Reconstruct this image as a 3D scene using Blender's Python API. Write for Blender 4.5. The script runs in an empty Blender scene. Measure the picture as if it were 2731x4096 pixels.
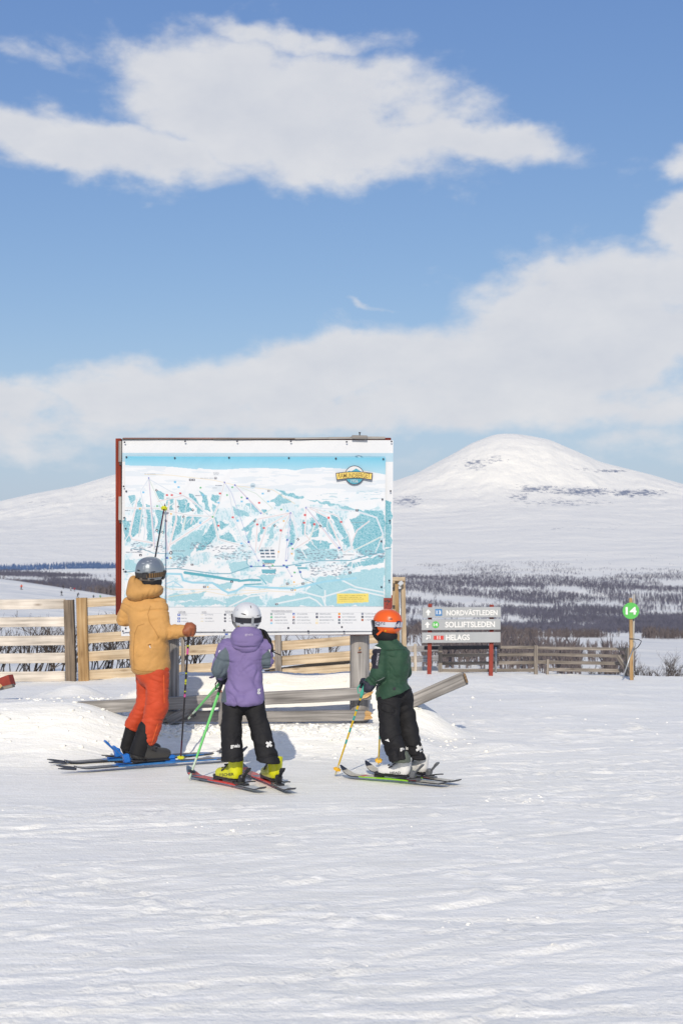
import bpy, bmesh, math, random
import numpy as np
from mathutils import Vector, Matrix
from mathutils.bvhtree import BVHTree

random.seed(7)
rng = np.random.default_rng(7)
SC = bpy.context.scene
COL = SC.collection

# ------------------------------------------------------------------ camera
F, CX, CY, HOR, EYE = 5120.0, 1365.5, 2048.0, 2342.0, 1.6
PITCH = math.atan((HOR - CY) / F)
cam_d = bpy.data.cameras.new('camera')
cam = bpy.data.objects.new('camera', cam_d)
COL.objects.link(cam)
SC.camera = cam
cam.location = (0, 0, EYE)
cam.rotation_euler = (math.pi / 2 + PITCH, 0, 0)
cam_d.sensor_fit = 'VERTICAL'
cam_d.sensor_height = 36.0
cam_d.lens = F / 4096 * 36
cam_d.clip_start = 0.1
cam_d.clip_end = 40000
cam_d.dof.use_dof = True
cam_d.dof.focus_distance = 11.3
cam_d.dof.aperture_fstop = 4.5

# ------------------------------------------------------------------ light
SUN_EL, SUN_AZ = math.radians(31), math.radians(4.0)   # light travels away from the camera, a little to the right
ldir = Vector((math.sin(SUN_AZ) * math.cos(SUN_EL), math.cos(SUN_AZ) * math.cos(SUN_EL), -math.sin(SUN_EL)))
sun_d = bpy.data.lights.new('sun', 'SUN')
sun_d.energy = 3.3
sun_d.angle = math.radians(0.53)
sun_d.color = (1.0, 0.91, 0.77)
sun = bpy.data.objects.new('sun', sun_d)
COL.objects.link(sun)
sun.rotation_euler = ldir.to_track_quat('-Z', 'Y').to_euler()
SC.view_settings.view_transform = 'Standard'
SC.view_settings.look = 'None'
SC.view_settings.exposure = 0.12
SC.view_settings.gamma = 1.0
SC.view_settings.use_curve_mapping = False

W = bpy.data.worlds.new('World')
SC.world = W
W.use_nodes = True
nt = W.node_tree
nt.nodes.clear()


def wn(t, **kw):
    n = nt.nodes.new(t)
    for k, v in kw.items():
        setattr(n, k, v)
    return n


def wm(op, a, b=None, c=None, clamp=False):
    n = wn('ShaderNodeMath', operation=op)
    n.use_clamp = clamp
    for i, v in enumerate((a, b, c)):
        if v is None:
            continue
        if isinstance(v, (int, float)):
            n.inputs[i].default_value = v
        else:
            nt.links.new(v, n.inputs[i])
    return n.outputs[0]


def build_sky():
    L = nt.links.new
    sky = wn('ShaderNodeTexSky', sky_type='NISHITA')
    sky.sun_disc = False
    sky.sun_elevation = SUN_EL
    sky.sun_rotation = math.pi + SUN_AZ
    sky.altitude = 700
    sky.air_density = 0.9
    sky.dust_density = 1.0
    sky.ozone_density = 2.0
    tc = wn('ShaderNodeTexCoord')
    sep = wn('ShaderNodeSeparateXYZ')
    L(tc.outputs['Generated'], sep.inputs[0])
    x, y, z = sep.outputs
    az = wm('ARCTAN2', x, y)
    el = wm('ARCSINE', z)
    # warp the cloud coordinates with noise so that outlines fray
    comb = wn('ShaderNodeCombineXYZ')
    L(az, comb.inputs[0]); L(wm('MULTIPLY', el, 1.7), comb.inputs[1])
    n1 = wn('ShaderNodeTexNoise'); n1.inputs['Scale'].default_value = 9.0
    n1.inputs['Detail'].default_value = 9.0; n1.inputs['Roughness'].default_value = 0.55
    n1.inputs['Distortion'].default_value = 0.25
    L(comb.outputs[0], n1.inputs['Vector'])
    n2 = wn('ShaderNodeTexNoise'); n2.inputs['Scale'].default_value = 34.0
    n2.inputs['Detail'].default_value = 6.0; n2.inputs['Roughness'].default_value = 0.6
    L(comb.outputs[0], n2.inputs['Vector'])
    fb = wm('ADD', wm('MULTIPLY', wm('SUBTRACT', n1.outputs[0], 0.5), 1.5), wm('MULTIPLY', wm('SUBTRACT', n2.outputs[0], 0.5), 0.6))
    nw = wn('ShaderNodeTexNoise'); nw.inputs['Scale'].default_value = 13.0; nw.inputs['Detail'].default_value = 5.0
    L(comb.outputs[0], nw.inputs['Vector'])
    sw = wn('ShaderNodeSeparateColor'); L(nw.outputs['Color'], sw.inputs[0])
    azw = wm('ADD', az, wm('MULTIPLY', wm('SUBTRACT', sw.outputs[0], 0.5), 0.10))
    elw = wm('ADD', el, wm('MULTIPLY', wm('SUBTRACT', sw.outputs[1], 0.5), 0.055))
    blobs = [  # photo x, y, rx, ry, tilt (deg, clockwise down to the right), weight
        (1120, 400, 600, 200, 4, 1.5), (1280, 540, 660, 160, 2, 1.2), (330, 590, 560, 125, 8, 1.3), (1880, 545, 460, 85, 7, 1.15),
        (1130, 115, 440, 60, 3, 0.85), (1500, 215, 220, 45, 12, 0.55), (150, 250, 260, 50, 20, 0.45),
        (2560, 1180, 620, 190, -6, 1.3), (2760, 960, 260, 110, -20, 1.1), (2750, 700, 110, 90, 0, 0.8),
        (1480, 1203, 120, 18, 2, 0.52), (2250, 1420, 900, 180, -5, 1.5), (1300, 1490, 640, 130, -8, 1.35), (520, 1580, 520, 105, -3, 1.2),
        (60, 1650, 460, 90, 0, 1.0), (1500, 1620, 1700, 110, -2, 1.0), (800, 1720, 900, 70, 0, .7), (2300, 1640, 800, 110, 0, .9), (300, 1780, 900, 80, -3, .48), (1400, 1830, 1600, 80, 0, .46), (2600, 1780, 700, 80, 0, .5),
    ]
    tot = None
    for px, py, rx, ry, tilt, wt in blobs:
        a0, e0 = math.atan((px - CX) / F), math.atan((HOR - py) / F)
        t = math.radians(-tilt)
        da, de = wm('SUBTRACT', azw, a0), wm('SUBTRACT', elw, e0)
        p = wm('ADD', wm('MULTIPLY', da, math.cos(t) / (rx / F)), wm('MULTIPLY', de, math.sin(t) / (rx / F)))
        q = wm('ADD', wm('MULTIPLY', da, -math.sin(t) / (ry / F)), wm('MULTIPLY', de, math.cos(t) / (ry / F)))
        r2 = wm('ADD', wm('MULTIPLY', p, p), wm('MULTIPLY', q, q))
        g = wm('MULTIPLY', wm('EXPONENT', wm('MULTIPLY', r2, -0.75)), wt)
        tot = g if tot is None else wm('MAXIMUM', tot, g)
    # the sky goes on in the same way outside the picture: broken cloud from the same kind of noise
    n3 = wn('ShaderNodeTexNoise'); n3.inputs['Scale'].default_value = 2.6; n3.inputs['Detail'].default_value = 3.0
    comb2 = wn('ShaderNodeCombineXYZ'); L(x, comb2.inputs[0]); L(y, comb2.inputs[1]); L(wm('MULTIPLY', z, 2.2), comb2.inputs[2])
    L(comb2.outputs[0], n3.inputs['Vector'])
    gen = wm('MULTIPLY', wm('SUBTRACT', n3.outputs[0], 0.36), 2.4, clamp=True)
    outa = wm('MULTIPLY', wm('SUBTRACT', wm('ABSOLUTE', az), 0.36), 5.0, clamp=True)
    oute = wm('MULTIPLY', wm('SUBTRACT', el, 0.52), 5.0, clamp=True)
    out = wm('MAXIMUM', outa, oute)
    tot = wm('MAXIMUM', tot, wm('MULTIPLY', gen, out))
    f = wm('ADD', tot, fb)
    mr = wn('ShaderNodeMapRange', interpolation_type='SMOOTHSTEP')
    mr.inputs['From Min'].default_value = 0.27; mr.inputs['From Max'].default_value = 0.88
    L(f, mr.inputs['Value'])
    mask = wm('MULTIPLY', mr.outputs[0], 0.93)
    # haze low over the horizon, all the way round
    hz = wm('MULTIPLY', wm('EXPONENT', wm('MULTIPLY', wm('MULTIPLY', el, el), -1 / 0.12 ** 2)), 0.95)
    # cloud tone: brighter rims, greyer and bluer bellies
    cr = wn('ShaderNodeValToRGB')
    cr.color_ramp.elements[0].position = 0.30; cr.color_ramp.elements[0].color = (4.7, 4.72, 4.85, 1)
    cr.color_ramp.elements[1].position = 0.74; cr.color_ramp.elements[1].color = (3.95, 4.08, 4.42, 1)
    nt3 = wn('ShaderNodeTexNoise'); nt3.inputs['Scale'].default_value = 16.0; nt3.inputs['Detail'].default_value = 7.0; nt3.inputs['Roughness'].default_value = 0.6
    L(comb.outputs[0], nt3.inputs['Vector'])
    L(wm('ADD', wm('MULTIPLY', tot, 0.16), wm('MULTIPLY', nt3.outputs[0], 0.75)), cr.inputs[0])
    # clear sky seen through thin high haze: the horizon brightens less in green and blue than in pure air
    sc_ = wn('ShaderNodeSeparateColor'); L(sky.outputs[0], sc_.inputs[0])
    cc_ = wn('ShaderNodeCombineColor')
    for i, (k, pw) in enumerate(((0.82, 0.88), (1.036, 0.74), (2.04, 0.42))):
        L(wm('MULTIPLY', wm('POWER', sc_.outputs[i], pw), k), cc_.inputs[i])
    mix = wn('ShaderNodeMix', data_type='RGBA')
    hm = wn('ShaderNodeMix', data_type='RGBA')
    L(hz, hm.inputs[0]); L(cc_.outputs[0], hm.inputs[6]); hm.inputs[7].default_value = (2.65, 3.08, 3.8, 1)
    L(mask, mix.inputs[0]); L(hm.outputs[2], mix.inputs[6]); L(cr.outputs[0], mix.inputs[7])
    bg = wn('ShaderNodeBackground'); bg.inputs['Strength'].default_value = 0.15
    L(mix.outputs[2], bg.inputs['Color'])
    o = wn('ShaderNodeOutputWorld')
    L(bg.outputs[0], o.inputs['Surface'])


build_sky()

# ------------------------------------------------------------------ pixel helpers
_cp, _sp = math.cos(PITCH), math.sin(PITCH)


def raydir(px, py):
    u, v = (px - CX) / F, (CY - py) / F
    return np.array([u, _cp - v * _sp, _sp + v * _cp])


def at(px, py, D):
    d = raydir(px, py)
    return np.array([0, 0, EYE]) + d * (D / d[1])


def gp(px, py, z=0.0):
    d = raydir(px, py)
    return np.array([0, 0, EYE]) + d * ((z - EYE) / d[2])


def sstep(a, b, x):
    t = np.clip((np.asarray(x, float) - a) / (b - a), 0, 1)
    return t * t * (3 - 2 * t)


_perm = np.random.default_rng(3).permutation(4096)
_vals = np.random.default_rng(4).random(4096)


def vnoise(x, y, z=0.0, seed=0):
    x, y, z = np.broadcast_arrays(np.asarray(x, float), np.asarray(y, float), np.asarray(z, float))
    xi, yi, zi = np.floor(x).astype(np.int64), np.floor(y).astype(np.int64), np.floor(z).astype(np.int64)
    fx, fy, fz = x - xi, y - yi, z - zi
    fx, fy, fz = fx * fx * (3 - 2 * fx), fy * fy * (3 - 2 * fy), fz * fz * (3 - 2 * fz)

    def h(a, b, c):
        return _vals[_perm[(_perm[(_perm[(a + seed * 131) & 4095] + b) & 4095] + c) & 4095]]
    r = 0
    for dx in (0, 1):
        wx = fx if dx else 1 - fx
        for dy in (0, 1):
            wy = fy if dy else 1 - fy
            for dz in (0, 1):
                wz = fz if dz else 1 - fz
                r = r + wx * wy * wz * h(xi + dx, yi + dy, zi + dz)
    return r


def fbm(x, y, z=0.0, oct=4, seed=0, gain=0.5):
    r, a, s, t = 0, 1.0, 1.0, 0.0
    for i in range(oct):
        r = r + a * vnoise(x * s, y * s, z * s if not np.isscalar(z) else z, seed + i * 7)
        t += a
        a *= gain
        s *= 2.03
    return r / t


# ------------------------------------------------------------------ materials
def srgb(r, g, b, k=0.66):
    def c(v):
        v /= 255.0
        return (v / 12.92 if v <= 0.04045 else ((v + 0.055) / 1.055) ** 2.4) * k
    return (c(r), c(g), c(b))


MATS = {}


def mat(name, col, rough=0.6, metal=0.0, var=0.0, vscale=8.0, bump=0.0, bscale=60.0, spec=0.5, coords='Object', sheen=0.0, stretch=None, coat=0.0):
    if name in MATS:
        return MATS[name]
    m = bpy.data.materials.new(name)
    MATS[name] = m
    m.use_nodes = True
    t = m.node_tree
    b = t.nodes['Principled BSDF']
    b.inputs['Base Color'].default_value = (*col, 1)
    b.inputs['Roughness'].default_value = rough
    b.inputs['Metallic'].default_value = metal
    b.inputs['Specular IOR Level'].default_value = spec
    b.inputs['Sheen Weight'].default_value = sheen
    b.inputs['Coat Weight'].default_value = coat
    if var or bump:
        tc = t.nodes.new('ShaderNodeTexCoord')
        src = tc.outputs[coords]
        if stretch:
            mp = t.nodes.new('ShaderNodeMapping')
            mp.inputs['Scale'].default_value = stretch
            t.links.new(src, mp.inputs[0])
            src = mp.outputs[0]
        if var:
            n = t.nodes.new('ShaderNodeTexNoise')
            n.inputs['Scale'].default_value = vscale
            n.inputs['Detail'].default_value = 5
            t.links.new(src, n.inputs['Vector'])
            r = t.nodes.new('ShaderNodeValToRGB')
            r.color_ramp.elements[0].position = 0.3
            r.color_ramp.elements[1].position = 0.7
            r.color_ramp.elements[0].color = (*[c * (1 - var) for c in col], 1)
            r.color_ramp.elements[1].color = (*[min(1, c * (1 + var)) for c in col], 1)
            t.links.new(n.outputs[0], r.inputs[0])
            t.links.new(r.outputs[0], b.inputs['Base Color'])
        if bump:
            n = t.nodes.new('ShaderNodeTexNoise')
            n.inputs['Scale'].default_value = bscale
            n.inputs['Detail'].default_value = 4
            t.links.new(src, n.inputs['Vector'])
            bp = t.nodes.new('ShaderNodeBump')
            bp.inputs['Strength'].default_value = bump
            bp.inputs['Distance'].default_value = 0.01
            t.links.new(n.outputs[0], bp.inputs['Height'])
            t.links.new(bp.outputs[0], b.inputs['Normal'])
    return m


def wood(name, c1, c2, c3, rough=0.75, knots=True):
    """boards whose length is local X: long grain, dark streaks and a few knots"""
    m = bpy.data.materials.new(name)
    m.use_nodes = True
    t = m.node_tree
    L = t.links.new
    b = t.nodes['Principled BSDF']
    b.inputs['Roughness'].default_value = rough
    b.inputs['Specular IOR Level'].default_value = 0.25
    tc = t.nodes.new('ShaderNodeTexCoord')
    oi = t.nodes.new('ShaderNodeObjectInfo')
    off = t.nodes.new('ShaderNodeVectorMath'); off.operation = 'ADD'
    sc = t.nodes.new('ShaderNodeVectorMath'); sc.operation = 'SCALE'
    cb = t.nodes.new('ShaderNodeCombineXYZ')
    for i in range(3):
        L(oi.outputs['Random'], cb.inputs[i])
    L(cb.outputs[0], sc.inputs[0]); sc.inputs['Scale'].default_value = 37.0
    L(tc.outputs['Object'], off.inputs[0]); L(sc.outputs[0], off.inputs[1])
    mp = t.nodes.new('ShaderNodeMapping'); mp.inputs['Scale'].default_value = (1.3, 34, 34)
    L(off.outputs[0], mp.inputs[0])
    n = t.nodes.new('ShaderNodeTexNoise'); n.inputs['Scale'].default_value = 1.0; n.inputs['Detail'].default_value = 6; n.inputs['Distortion'].default_value = 0.6
    L(mp.outputs[0], n.inputs['Vector'])
    r = t.nodes.new('ShaderNodeValToRGB')
    r.color_ramp.elements[0].position = 0.30; r.color_ramp.elements[0].color = (*[v * .7 for v in c1], 1)
    r.color_ramp.elements[1].position = 0.66; r.color_ramp.elements[1].color = (*c2, 1)
    e3 = r.color_ramp.elements.new(0.42); e3.color = (*c1, 1)
    L(n.outputs[0], r.inputs[0])
    mp2 = t.nodes.new('ShaderNodeMapping'); mp2.inputs['Scale'].default_value = (1.5, 5, 5)
    L(off.outputs[0], mp2.inputs[0])
    v = t.nodes.new('ShaderNodeTexVoronoi'); v.inputs['Scale'].default_value = 1.3
    L(mp2.outputs[0], v.inputs['Vector'])
    r2 = t.nodes.new('ShaderNodeValToRGB')
    r2.color_ramp.elements[0].position = 0.03; r2.color_ramp.elements[0].color = (1, 1, 1, 1)
    r2.color_ramp.elements[1].position = 0.17; r2.color_ramp.elements[1].color = (0, 0, 0, 1)
    L(v.outputs['Distance'], r2.inputs[0])
    mx = t.nodes.new('ShaderNodeMix'); mx.data_type = 'RGBA'
    k = t.nodes.new('ShaderNodeMath'); k.operation = 'MULTIPLY'; k.inputs[1].default_value = 0.75 if knots else 0.25
    L(r2.outputs[0], k.inputs[0]); L(k.outputs[0], mx.inputs[0]); L(r.outputs[0], mx.inputs[6]); mx.inputs[7].default_value = (*c3, 1)
    # broad weather stains
    n4 = t.nodes.new('ShaderNodeTexNoise'); n4.inputs['Scale'].default_value = 2.0; n4.inputs['Detail'].default_value = 3
    L(off.outputs[0], n4.inputs['Vector'])
    mr = t.nodes.new('ShaderNodeMapRange'); mr.inputs['From Min'].default_value = 0.3; mr.inputs['From Max'].default_value = 0.7
    mr.inputs['To Min'].default_value = 0.72; mr.inputs['To Max'].default_value = 1.15
    L(n4.outputs[0], mr.inputs[0])
    mm = t.nodes.new('ShaderNodeVectorMath'); mm.operation = 'SCALE'
    L(mx.outputs[2], mm.inputs[0]); L(mr.outputs[0], mm.inputs['Scale'])
    L(mm.outputs[0], b.inputs['Base Color'])
    bp = t.nodes.new('ShaderNodeBump'); bp.inputs['Strength'].default_value = 0.5; bp.inputs['Distance'].default_value = 0.004
    L(n.outputs[0], bp.inputs['Height']); L(bp.outputs[0], b.inputs['Normal'])
    MATS[name] = m
    return m


# ------------------------------------------------------------------ objects
WM = {}


def link(o, parent=None, world=None):
    COL.objects.link(o)
    w = world if world is not None else Matrix.Identity(4)
    WM[o.name] = w
    o.matrix_basis = w
    if parent is not None:
        o.parent = parent
        o.matrix_parent_inverse = WM[parent.name].inverted()
    return o


def tag(o, label=None, cat=None, group=None, kind=None):
    if label:
        o['label'] = label
    if cat:
        o['category'] = cat
    if group:
        o['group'] = group
    if kind:
        o['kind'] = kind
    return o


def thing(name, loc, label, cat, group=None):
    o = bpy.data.objects.new(name, None)
    o.empty_display_size = 0.1
    link(o, None, Matrix.Translation(Vector([float(v) for v in loc])))
    return tag(o, label, cat, group)


def mesh_obj(name, verts, faces, mats, parent=None, world=None, smooth=False, fmat=None):
    me = bpy.data.meshes.new(name)
    me.from_pydata([tuple(map(float, v)) for v in verts] if not isinstance(verts, np.ndarray) else verts.tolist(), [], faces if isinstance(faces, list) else faces.tolist())
    if not isinstance(mats, (list, tuple)):
        mats = [mats]
    for m in mats:
        me.materials.append(m)
    if fmat is not None:
        me.polygons.foreach_set('material_index', np.asarray(fmat, dtype=np.int32))
    if smooth:
        me.polygons.foreach_set('use_smooth', np.ones(len(me.polygons), dtype=bool))
    me.update()
    o = bpy.data.objects.new(name, me)
    return link(o, parent, world)


def bm_obj(name, bm, mats, parent=None, world=None, smooth=False):
    me = bpy.data.meshes.new(name)
    bmesh.ops.recalc_face_normals(bm, faces=bm.faces[:])
    bm.to_mesh(me)
    bm.free()
    if not isinstance(mats, (list, tuple)):
        mats = [mats]
    for m in mats:
        me.materials.append(m)
    if smooth:
        me.polygons.foreach_set('use_smooth', np.ones(len(me.polygons), dtype=bool))
    o = bpy.data.objects.new(name, me)
    return link(o, parent, world)


def box_bm(sx, sy, sz, bev=0.004, seg=1, bm=None, c=(0, 0, 0), rot=None):
    own = bm is None
    bm = bm or bmesh.new()
    r = bmesh.ops.create_cube(bm, size=1.0)
    M = Matrix.Translation(Vector(c)) @ (rot.to_4x4() if rot else Matrix.Identity(4)) @ Matrix.Diagonal((sx, sy, sz, 1))
    bmesh.ops.transform(bm, matrix=M, verts=r['verts'])
    if bev:
        es = list({e for v in r['verts'] for e in v.link_edges})
        bmesh.ops.bevel(bm, geom=es, offset=bev, segments=seg, affect='EDGES', profile=0.5)
    return bm


def frame_from(p0, p1, up=(0, 0, 1), side=None):
    p0, p1 = Vector([float(v) for v in p0]), Vector([float(v) for v in p1])
    x = (p1 - p0).normalized()
    u = Vector(up)
    y = u.cross(x)
    if y.length < 1e-4:
        y = Vector((0, 1, 0))
    y.normalize()
    z = x.cross(y)
    M = Matrix((x, y, z)).transposed().to_4x4()
    M.translation = (p0 + p1) / 2
    return M, (p1 - p0).length


def plank(name, p0, p1, h, t, m, parent=None, bev=0.004, up=(0, 0, 1), warp=0.0):
    """a board from p0 to p1 (centre line); h along up, t across"""
    M, ln = frame_from(p0, p1, up)
    bm = box_bm(ln, t, h, 0)
    n = max(2, int(ln / 0.5))
    if warp:
        es = [e for e in bm.edges if abs((e.verts[0].co - e.verts[1].co).x) > ln * 0.5]
        bmesh.ops.subdivide_edges(bm, edges=es, cuts=n, use_grid_fill=True)
        s = random.random() * 50
        for v in bm.verts:
            v.co.z += (float(vnoise(v.co.x * 1.3 + s, 0.5, 0.0)) - 0.5) * warp
            v.co.y += (float(vnoise(v.co.x * 1.1 + s, 5.5, 0.0)) - 0.5) * warp * 0.6
    if bev:
        es = [e for e in bm.edges if e.calc_face_angle(0) > 0.8]
        bmesh.ops.bevel(bm, geom=es, offset=bev, segments=1, affect='EDGES')
    return bm_obj(name, bm, m, parent, M)


def tube(pts, rads, n=8, caps=True):
    """verts, faces of a tube through pts"""
    pts = [np.asarray(p, float) for p in pts]
    if np.isscalar(rads):
        rads = [rads] * len(pts)
    V, Fc = [], []
    ref = None
    for i, p in enumerate(pts):
        d = pts[min(i + 1, len(pts) - 1)] - pts[max(i - 1, 0)]
        d = d / (np.linalg.norm(d) + 1e-9)
        if ref is None:
            ref = np.array([1.0, 0, 0]) if abs(d[0]) < 0.8 else np.array([0, 1.0, 0])
        a = np.cross(d, ref); a /= np.linalg.norm(a) + 1e-9
        b = np.cross(d, a)
        ref = np.cross(a, d)
        for k in range(n):
            th = 2 * math.pi * k / n
            V.append(p + rads[i] * (math.cos(th) * a + math.sin(th) * b))
    for i in range(len(pts) - 1):
        for k in range(n):
            k2 = (k + 1) % n
            Fc.append((i * n + k, i * n + k2, (i + 1) * n + k2, (i + 1) * n + k))
    if caps:
        Fc.append(tuple(range(n - 1, -1, -1)))
        Fc.append(tuple((len(pts) - 1) * n + k for k in range(n)))
    return V, Fc


def tube_obj(name, pts, rads, m, parent=None, n=8, smooth=True, fm=None):
    V, Fc = tube(pts, rads, n)
    fmat = None
    if fm is not None:
        fmat = []
        for i in range(len(pts) - 1):
            fmat += [fm[i]] * n
        fmat += [fm[0], fm[-1]]
    return mesh_obj(name, V, Fc, m, parent, None, smooth, fmat)


def text_mesh(s, bold=0.0):
    cu = bpy.data.curves.new('lettering', 'FONT')
    cu.body = s
    cu.align_x = 'CENTER'
    cu.align_y = 'CENTER'
    cu.resolution_u = 3
    cu.offset = bold
    o = bpy.data.objects.new('lettering_tmp', cu)
    COL.objects.link(o)
    dg = bpy.context.evaluated_depsgraph_get()
    me = bpy.data.meshes.new_from_object(o.evaluated_get(dg))
    V = np.array([v.co[:2] for v in me.vertices]).reshape(-1, 2)
    Fc = [tuple(p.vertices) for p in me.polygons]
    bpy.data.objects.remove(o)
    bpy.data.curves.remove(cu)
    bpy.data.meshes.remove(me)
    if len(V):
        V = V - (V.max(0) + V.min(0)) / 2
    return V, Fc


def flat_text(name, s, M, w, h, m, parent, bold=0.0):
    """lettering lying in the local XZ plane of M, stretched to w by h metres, facing -Y"""
    V, Fc = text_mesh(s, bold)
    ext = V.max(0) - V.min(0)
    V3 = np.zeros((len(V), 3))
    V3[:, 0] = V[:, 0] / ext[0] * w
    V3[:, 2] = V[:, 1] / ext[1] * h
    return mesh_obj(name, V3, [f for f in Fc], m, parent, M)


# ------------------------------------------------------------------ signed-distance modelling
def cone(a, b, ra, rb):
    a, b = np.asarray(a, np.float32), np.asarray(b, np.float32)
    ba = b - a
    L2 = float(ba @ ba) + 1e-9

    def f(P):
        h = np.clip(((P - a) @ ba) / L2, 0, 1)
        return np.sqrt(((P - a - h[:, None] * ba) ** 2).sum(1)) - (ra + (rb - ra) * h)
    return f


def ell(c, r, R=None):
    c, r = np.asarray(c, np.float32), np.asarray(r, np.float32)
    Rm = None if R is None else np.asarray(R, np.float32)

    def f(P):
        q = P - c
        if Rm is not None:
            q = q @ Rm
        k0 = np.sqrt(((q / r) ** 2).sum(1))
        k1 = np.sqrt(((q / (r * r)) ** 2).sum(1)) + 1e-9
        return k0 * (k0 - 1) / k1
    return f


def rbox(c, s, rad, R=None):
    c, s = np.asarray(c, np.float32), np.asarray(s, np.float32)
    Rm = None if R is None else np.asarray(R, np.float32)

    def f(P):
        q = P - c
        if Rm is not None:
            q = q @ Rm
        q = np.abs(q) - (s - rad)
        return np.sqrt((np.maximum(q, 0) ** 2).sum(1)) + np.minimum(q.max(1), 0) - rad
    return f


def sections(rows, e=2.4):
    """rows of (z, xc, yc, rx, ry)"""
    R = np.array(sorted(rows), float)
    zz = np.linspace(R[0, 0], R[-1, 0], 80)
    cols = [np.interp(zz, R[:, 0], R[:, i]) for i in range(1, 5)]
    ker = np.array([1, 2, 3, 2, 1.0]); ker /= ker.sum()
    cols = [np.convolve(np.pad(c, 2, mode='edge'), ker, 'valid') for c in cols]

    def f(P):
        z = P[:, 2]
        xc, yc, rx, ry = [np.interp(z, zz, c) for c in cols]
        q = ((np.abs(P[:, 0] - xc) / rx) ** e + (np.abs(P[:, 1] - yc) / ry) ** e + 1e-12) ** (1 / e)
        d = (q - 1) * np.minimum(rx, ry)
        return np.maximum(d, np.maximum(R[0, 0] - z, z - R[-1, 0]))
    return f


def half(p, n):
    """keeps the side that n points away from"""
    p, n = np.asarray(p, np.float32), np.asarray(n, np.float32)
    n = n / np.linalg.norm(n)
    return lambda P: (P - p) @ n


def smin(a, b, k):
    h = np.clip(0.5 + 0.5 * (b - a) / k, 0, 1)
    return b * (1 - h) + a * h - k * h * (1 - h)


def union(fs, k=0.03):
    def f(P):
        d = fs[0](P)
        for g in fs[1:]:
            d = smin(d, g(P), k)
        return d
    return f


def cut(f, *gs):
    def h(P):
        d = f(P)
        for g in gs:
            d = np.maximum(d, g(P))
        return d
    return h


def minus(f, g):
    return lambda P: np.maximum(f(P), -g(P))


def surface(f, lo, hi, h):
    lo, hi = np.asarray(lo, float), np.asarray(hi, float)
    n = np.ceil((hi - lo) / h).astype(int) + 1
    ax = [lo[i] + h * np.arange(n[i]) for i in range(3)]
    G = np.stack(np.meshgrid(*ax, indexing='ij'), -1).reshape(-1, 3).astype(np.float32)
    v = f(G).reshape(n)
    ins = v < 0
    c = [ins[i:n[0] - 1 + i, j:n[1] - 1 + j, k:n[2] - 1 + k] for i in (0, 1) for j in (0, 1) for k in (0, 1)]
    s = sum(a.astype(np.int8) for a in c)
    act = np.argwhere((s > 0) & (s < 8))
    idx = -np.ones(n - 1, dtype=np.int64)
    idx[tuple(act.T)] = np.arange(len(act))
    acc = np.zeros((len(act), 3)); cnt = np.zeros(len(act))
    cor = np.array([(i, j, k) for i in (0, 1) for j in (0, 1) for k in (0, 1)])
    cv = [v[tuple((act + o).T)] for o in cor]
    for a in range(8):
        for b in range(a + 1, 8):
            if np.abs(cor[a] - cor[b]).sum() != 1:
                continue
            m = (cv[a] < 0) != (cv[b] < 0)
            t = np.where(m, cv[a] / np.where(m, cv[a] - cv[b], 1), 0)
            acc += np.where(m[:, None], cor[a] + t[:, None] * (cor[b] - cor[a]), 0)
            cnt += m
    V = lo + h * (act + acc / cnt[:, None])
    Q = []
    for axn in range(3):
        a, b = [(1, 2), (2, 0), (0, 1)][axn]
        sl0 = [slice(None)] * 3; sl1 = [slice(None)] * 3
        sl0[axn] = slice(0, n[axn] - 1); sl1[axn] = slice(1, n[axn])
        A, B = ins[tuple(sl0)], ins[tuple(sl1)]
        e = np.argwhere(A != B)
        e = e[(e[:, a] > 0) & (e[:, b] > 0) & (e[:, a] < n[a] - 1) & (e[:, b] < n[b] - 1)]
        if not len(e):
            continue
        fl = A[tuple(e.T)]
        o1 = np.zeros(3, int); o1[a] = 1
        o2 = np.zeros(3, int); o2[b] = 1
        q = np.stack([idx[tuple((e - o1 - o2).T)], idx[tuple((e - o2).T)], idx[tuple(e.T)], idx[tuple((e - o1).T)]], 1)
        q[~fl] = q[~fl][:, ::-1]
        Q.append(q)
    return V, np.concatenate(Q)


def vnormals(V, Q):
    a = V[Q[:, 2]] - V[Q[:, 0]]
    b = V[Q[:, 3]] - V[Q[:, 1]]
    fn = np.cross(a, b)
    N = np.zeros_like(V)
    for i in range(4):
        np.add.at(N, Q[:, i], fn)
    return N / (np.linalg.norm(N, axis=1, keepdims=True) + 1e-12)


def relax(V, Q, it=2, lam=0.5):
    E = np.concatenate([Q[:, [0, 1]], Q[:, [1, 2]], Q[:, [2, 3]], Q[:, [3, 0]]])
    for _ in range(it):
        S = np.zeros_like(V); c = np.zeros(len(V))
        np.add.at(S, E[:, 0], V[E[:, 1]]); np.add.at(c, E[:, 0], 1)
        np.add.at(S, E[:, 1], V[E[:, 0]]); np.add.at(c, E[:, 1], 1)
        V = V + lam * (S / c[:, None] - V)
    return V


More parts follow.
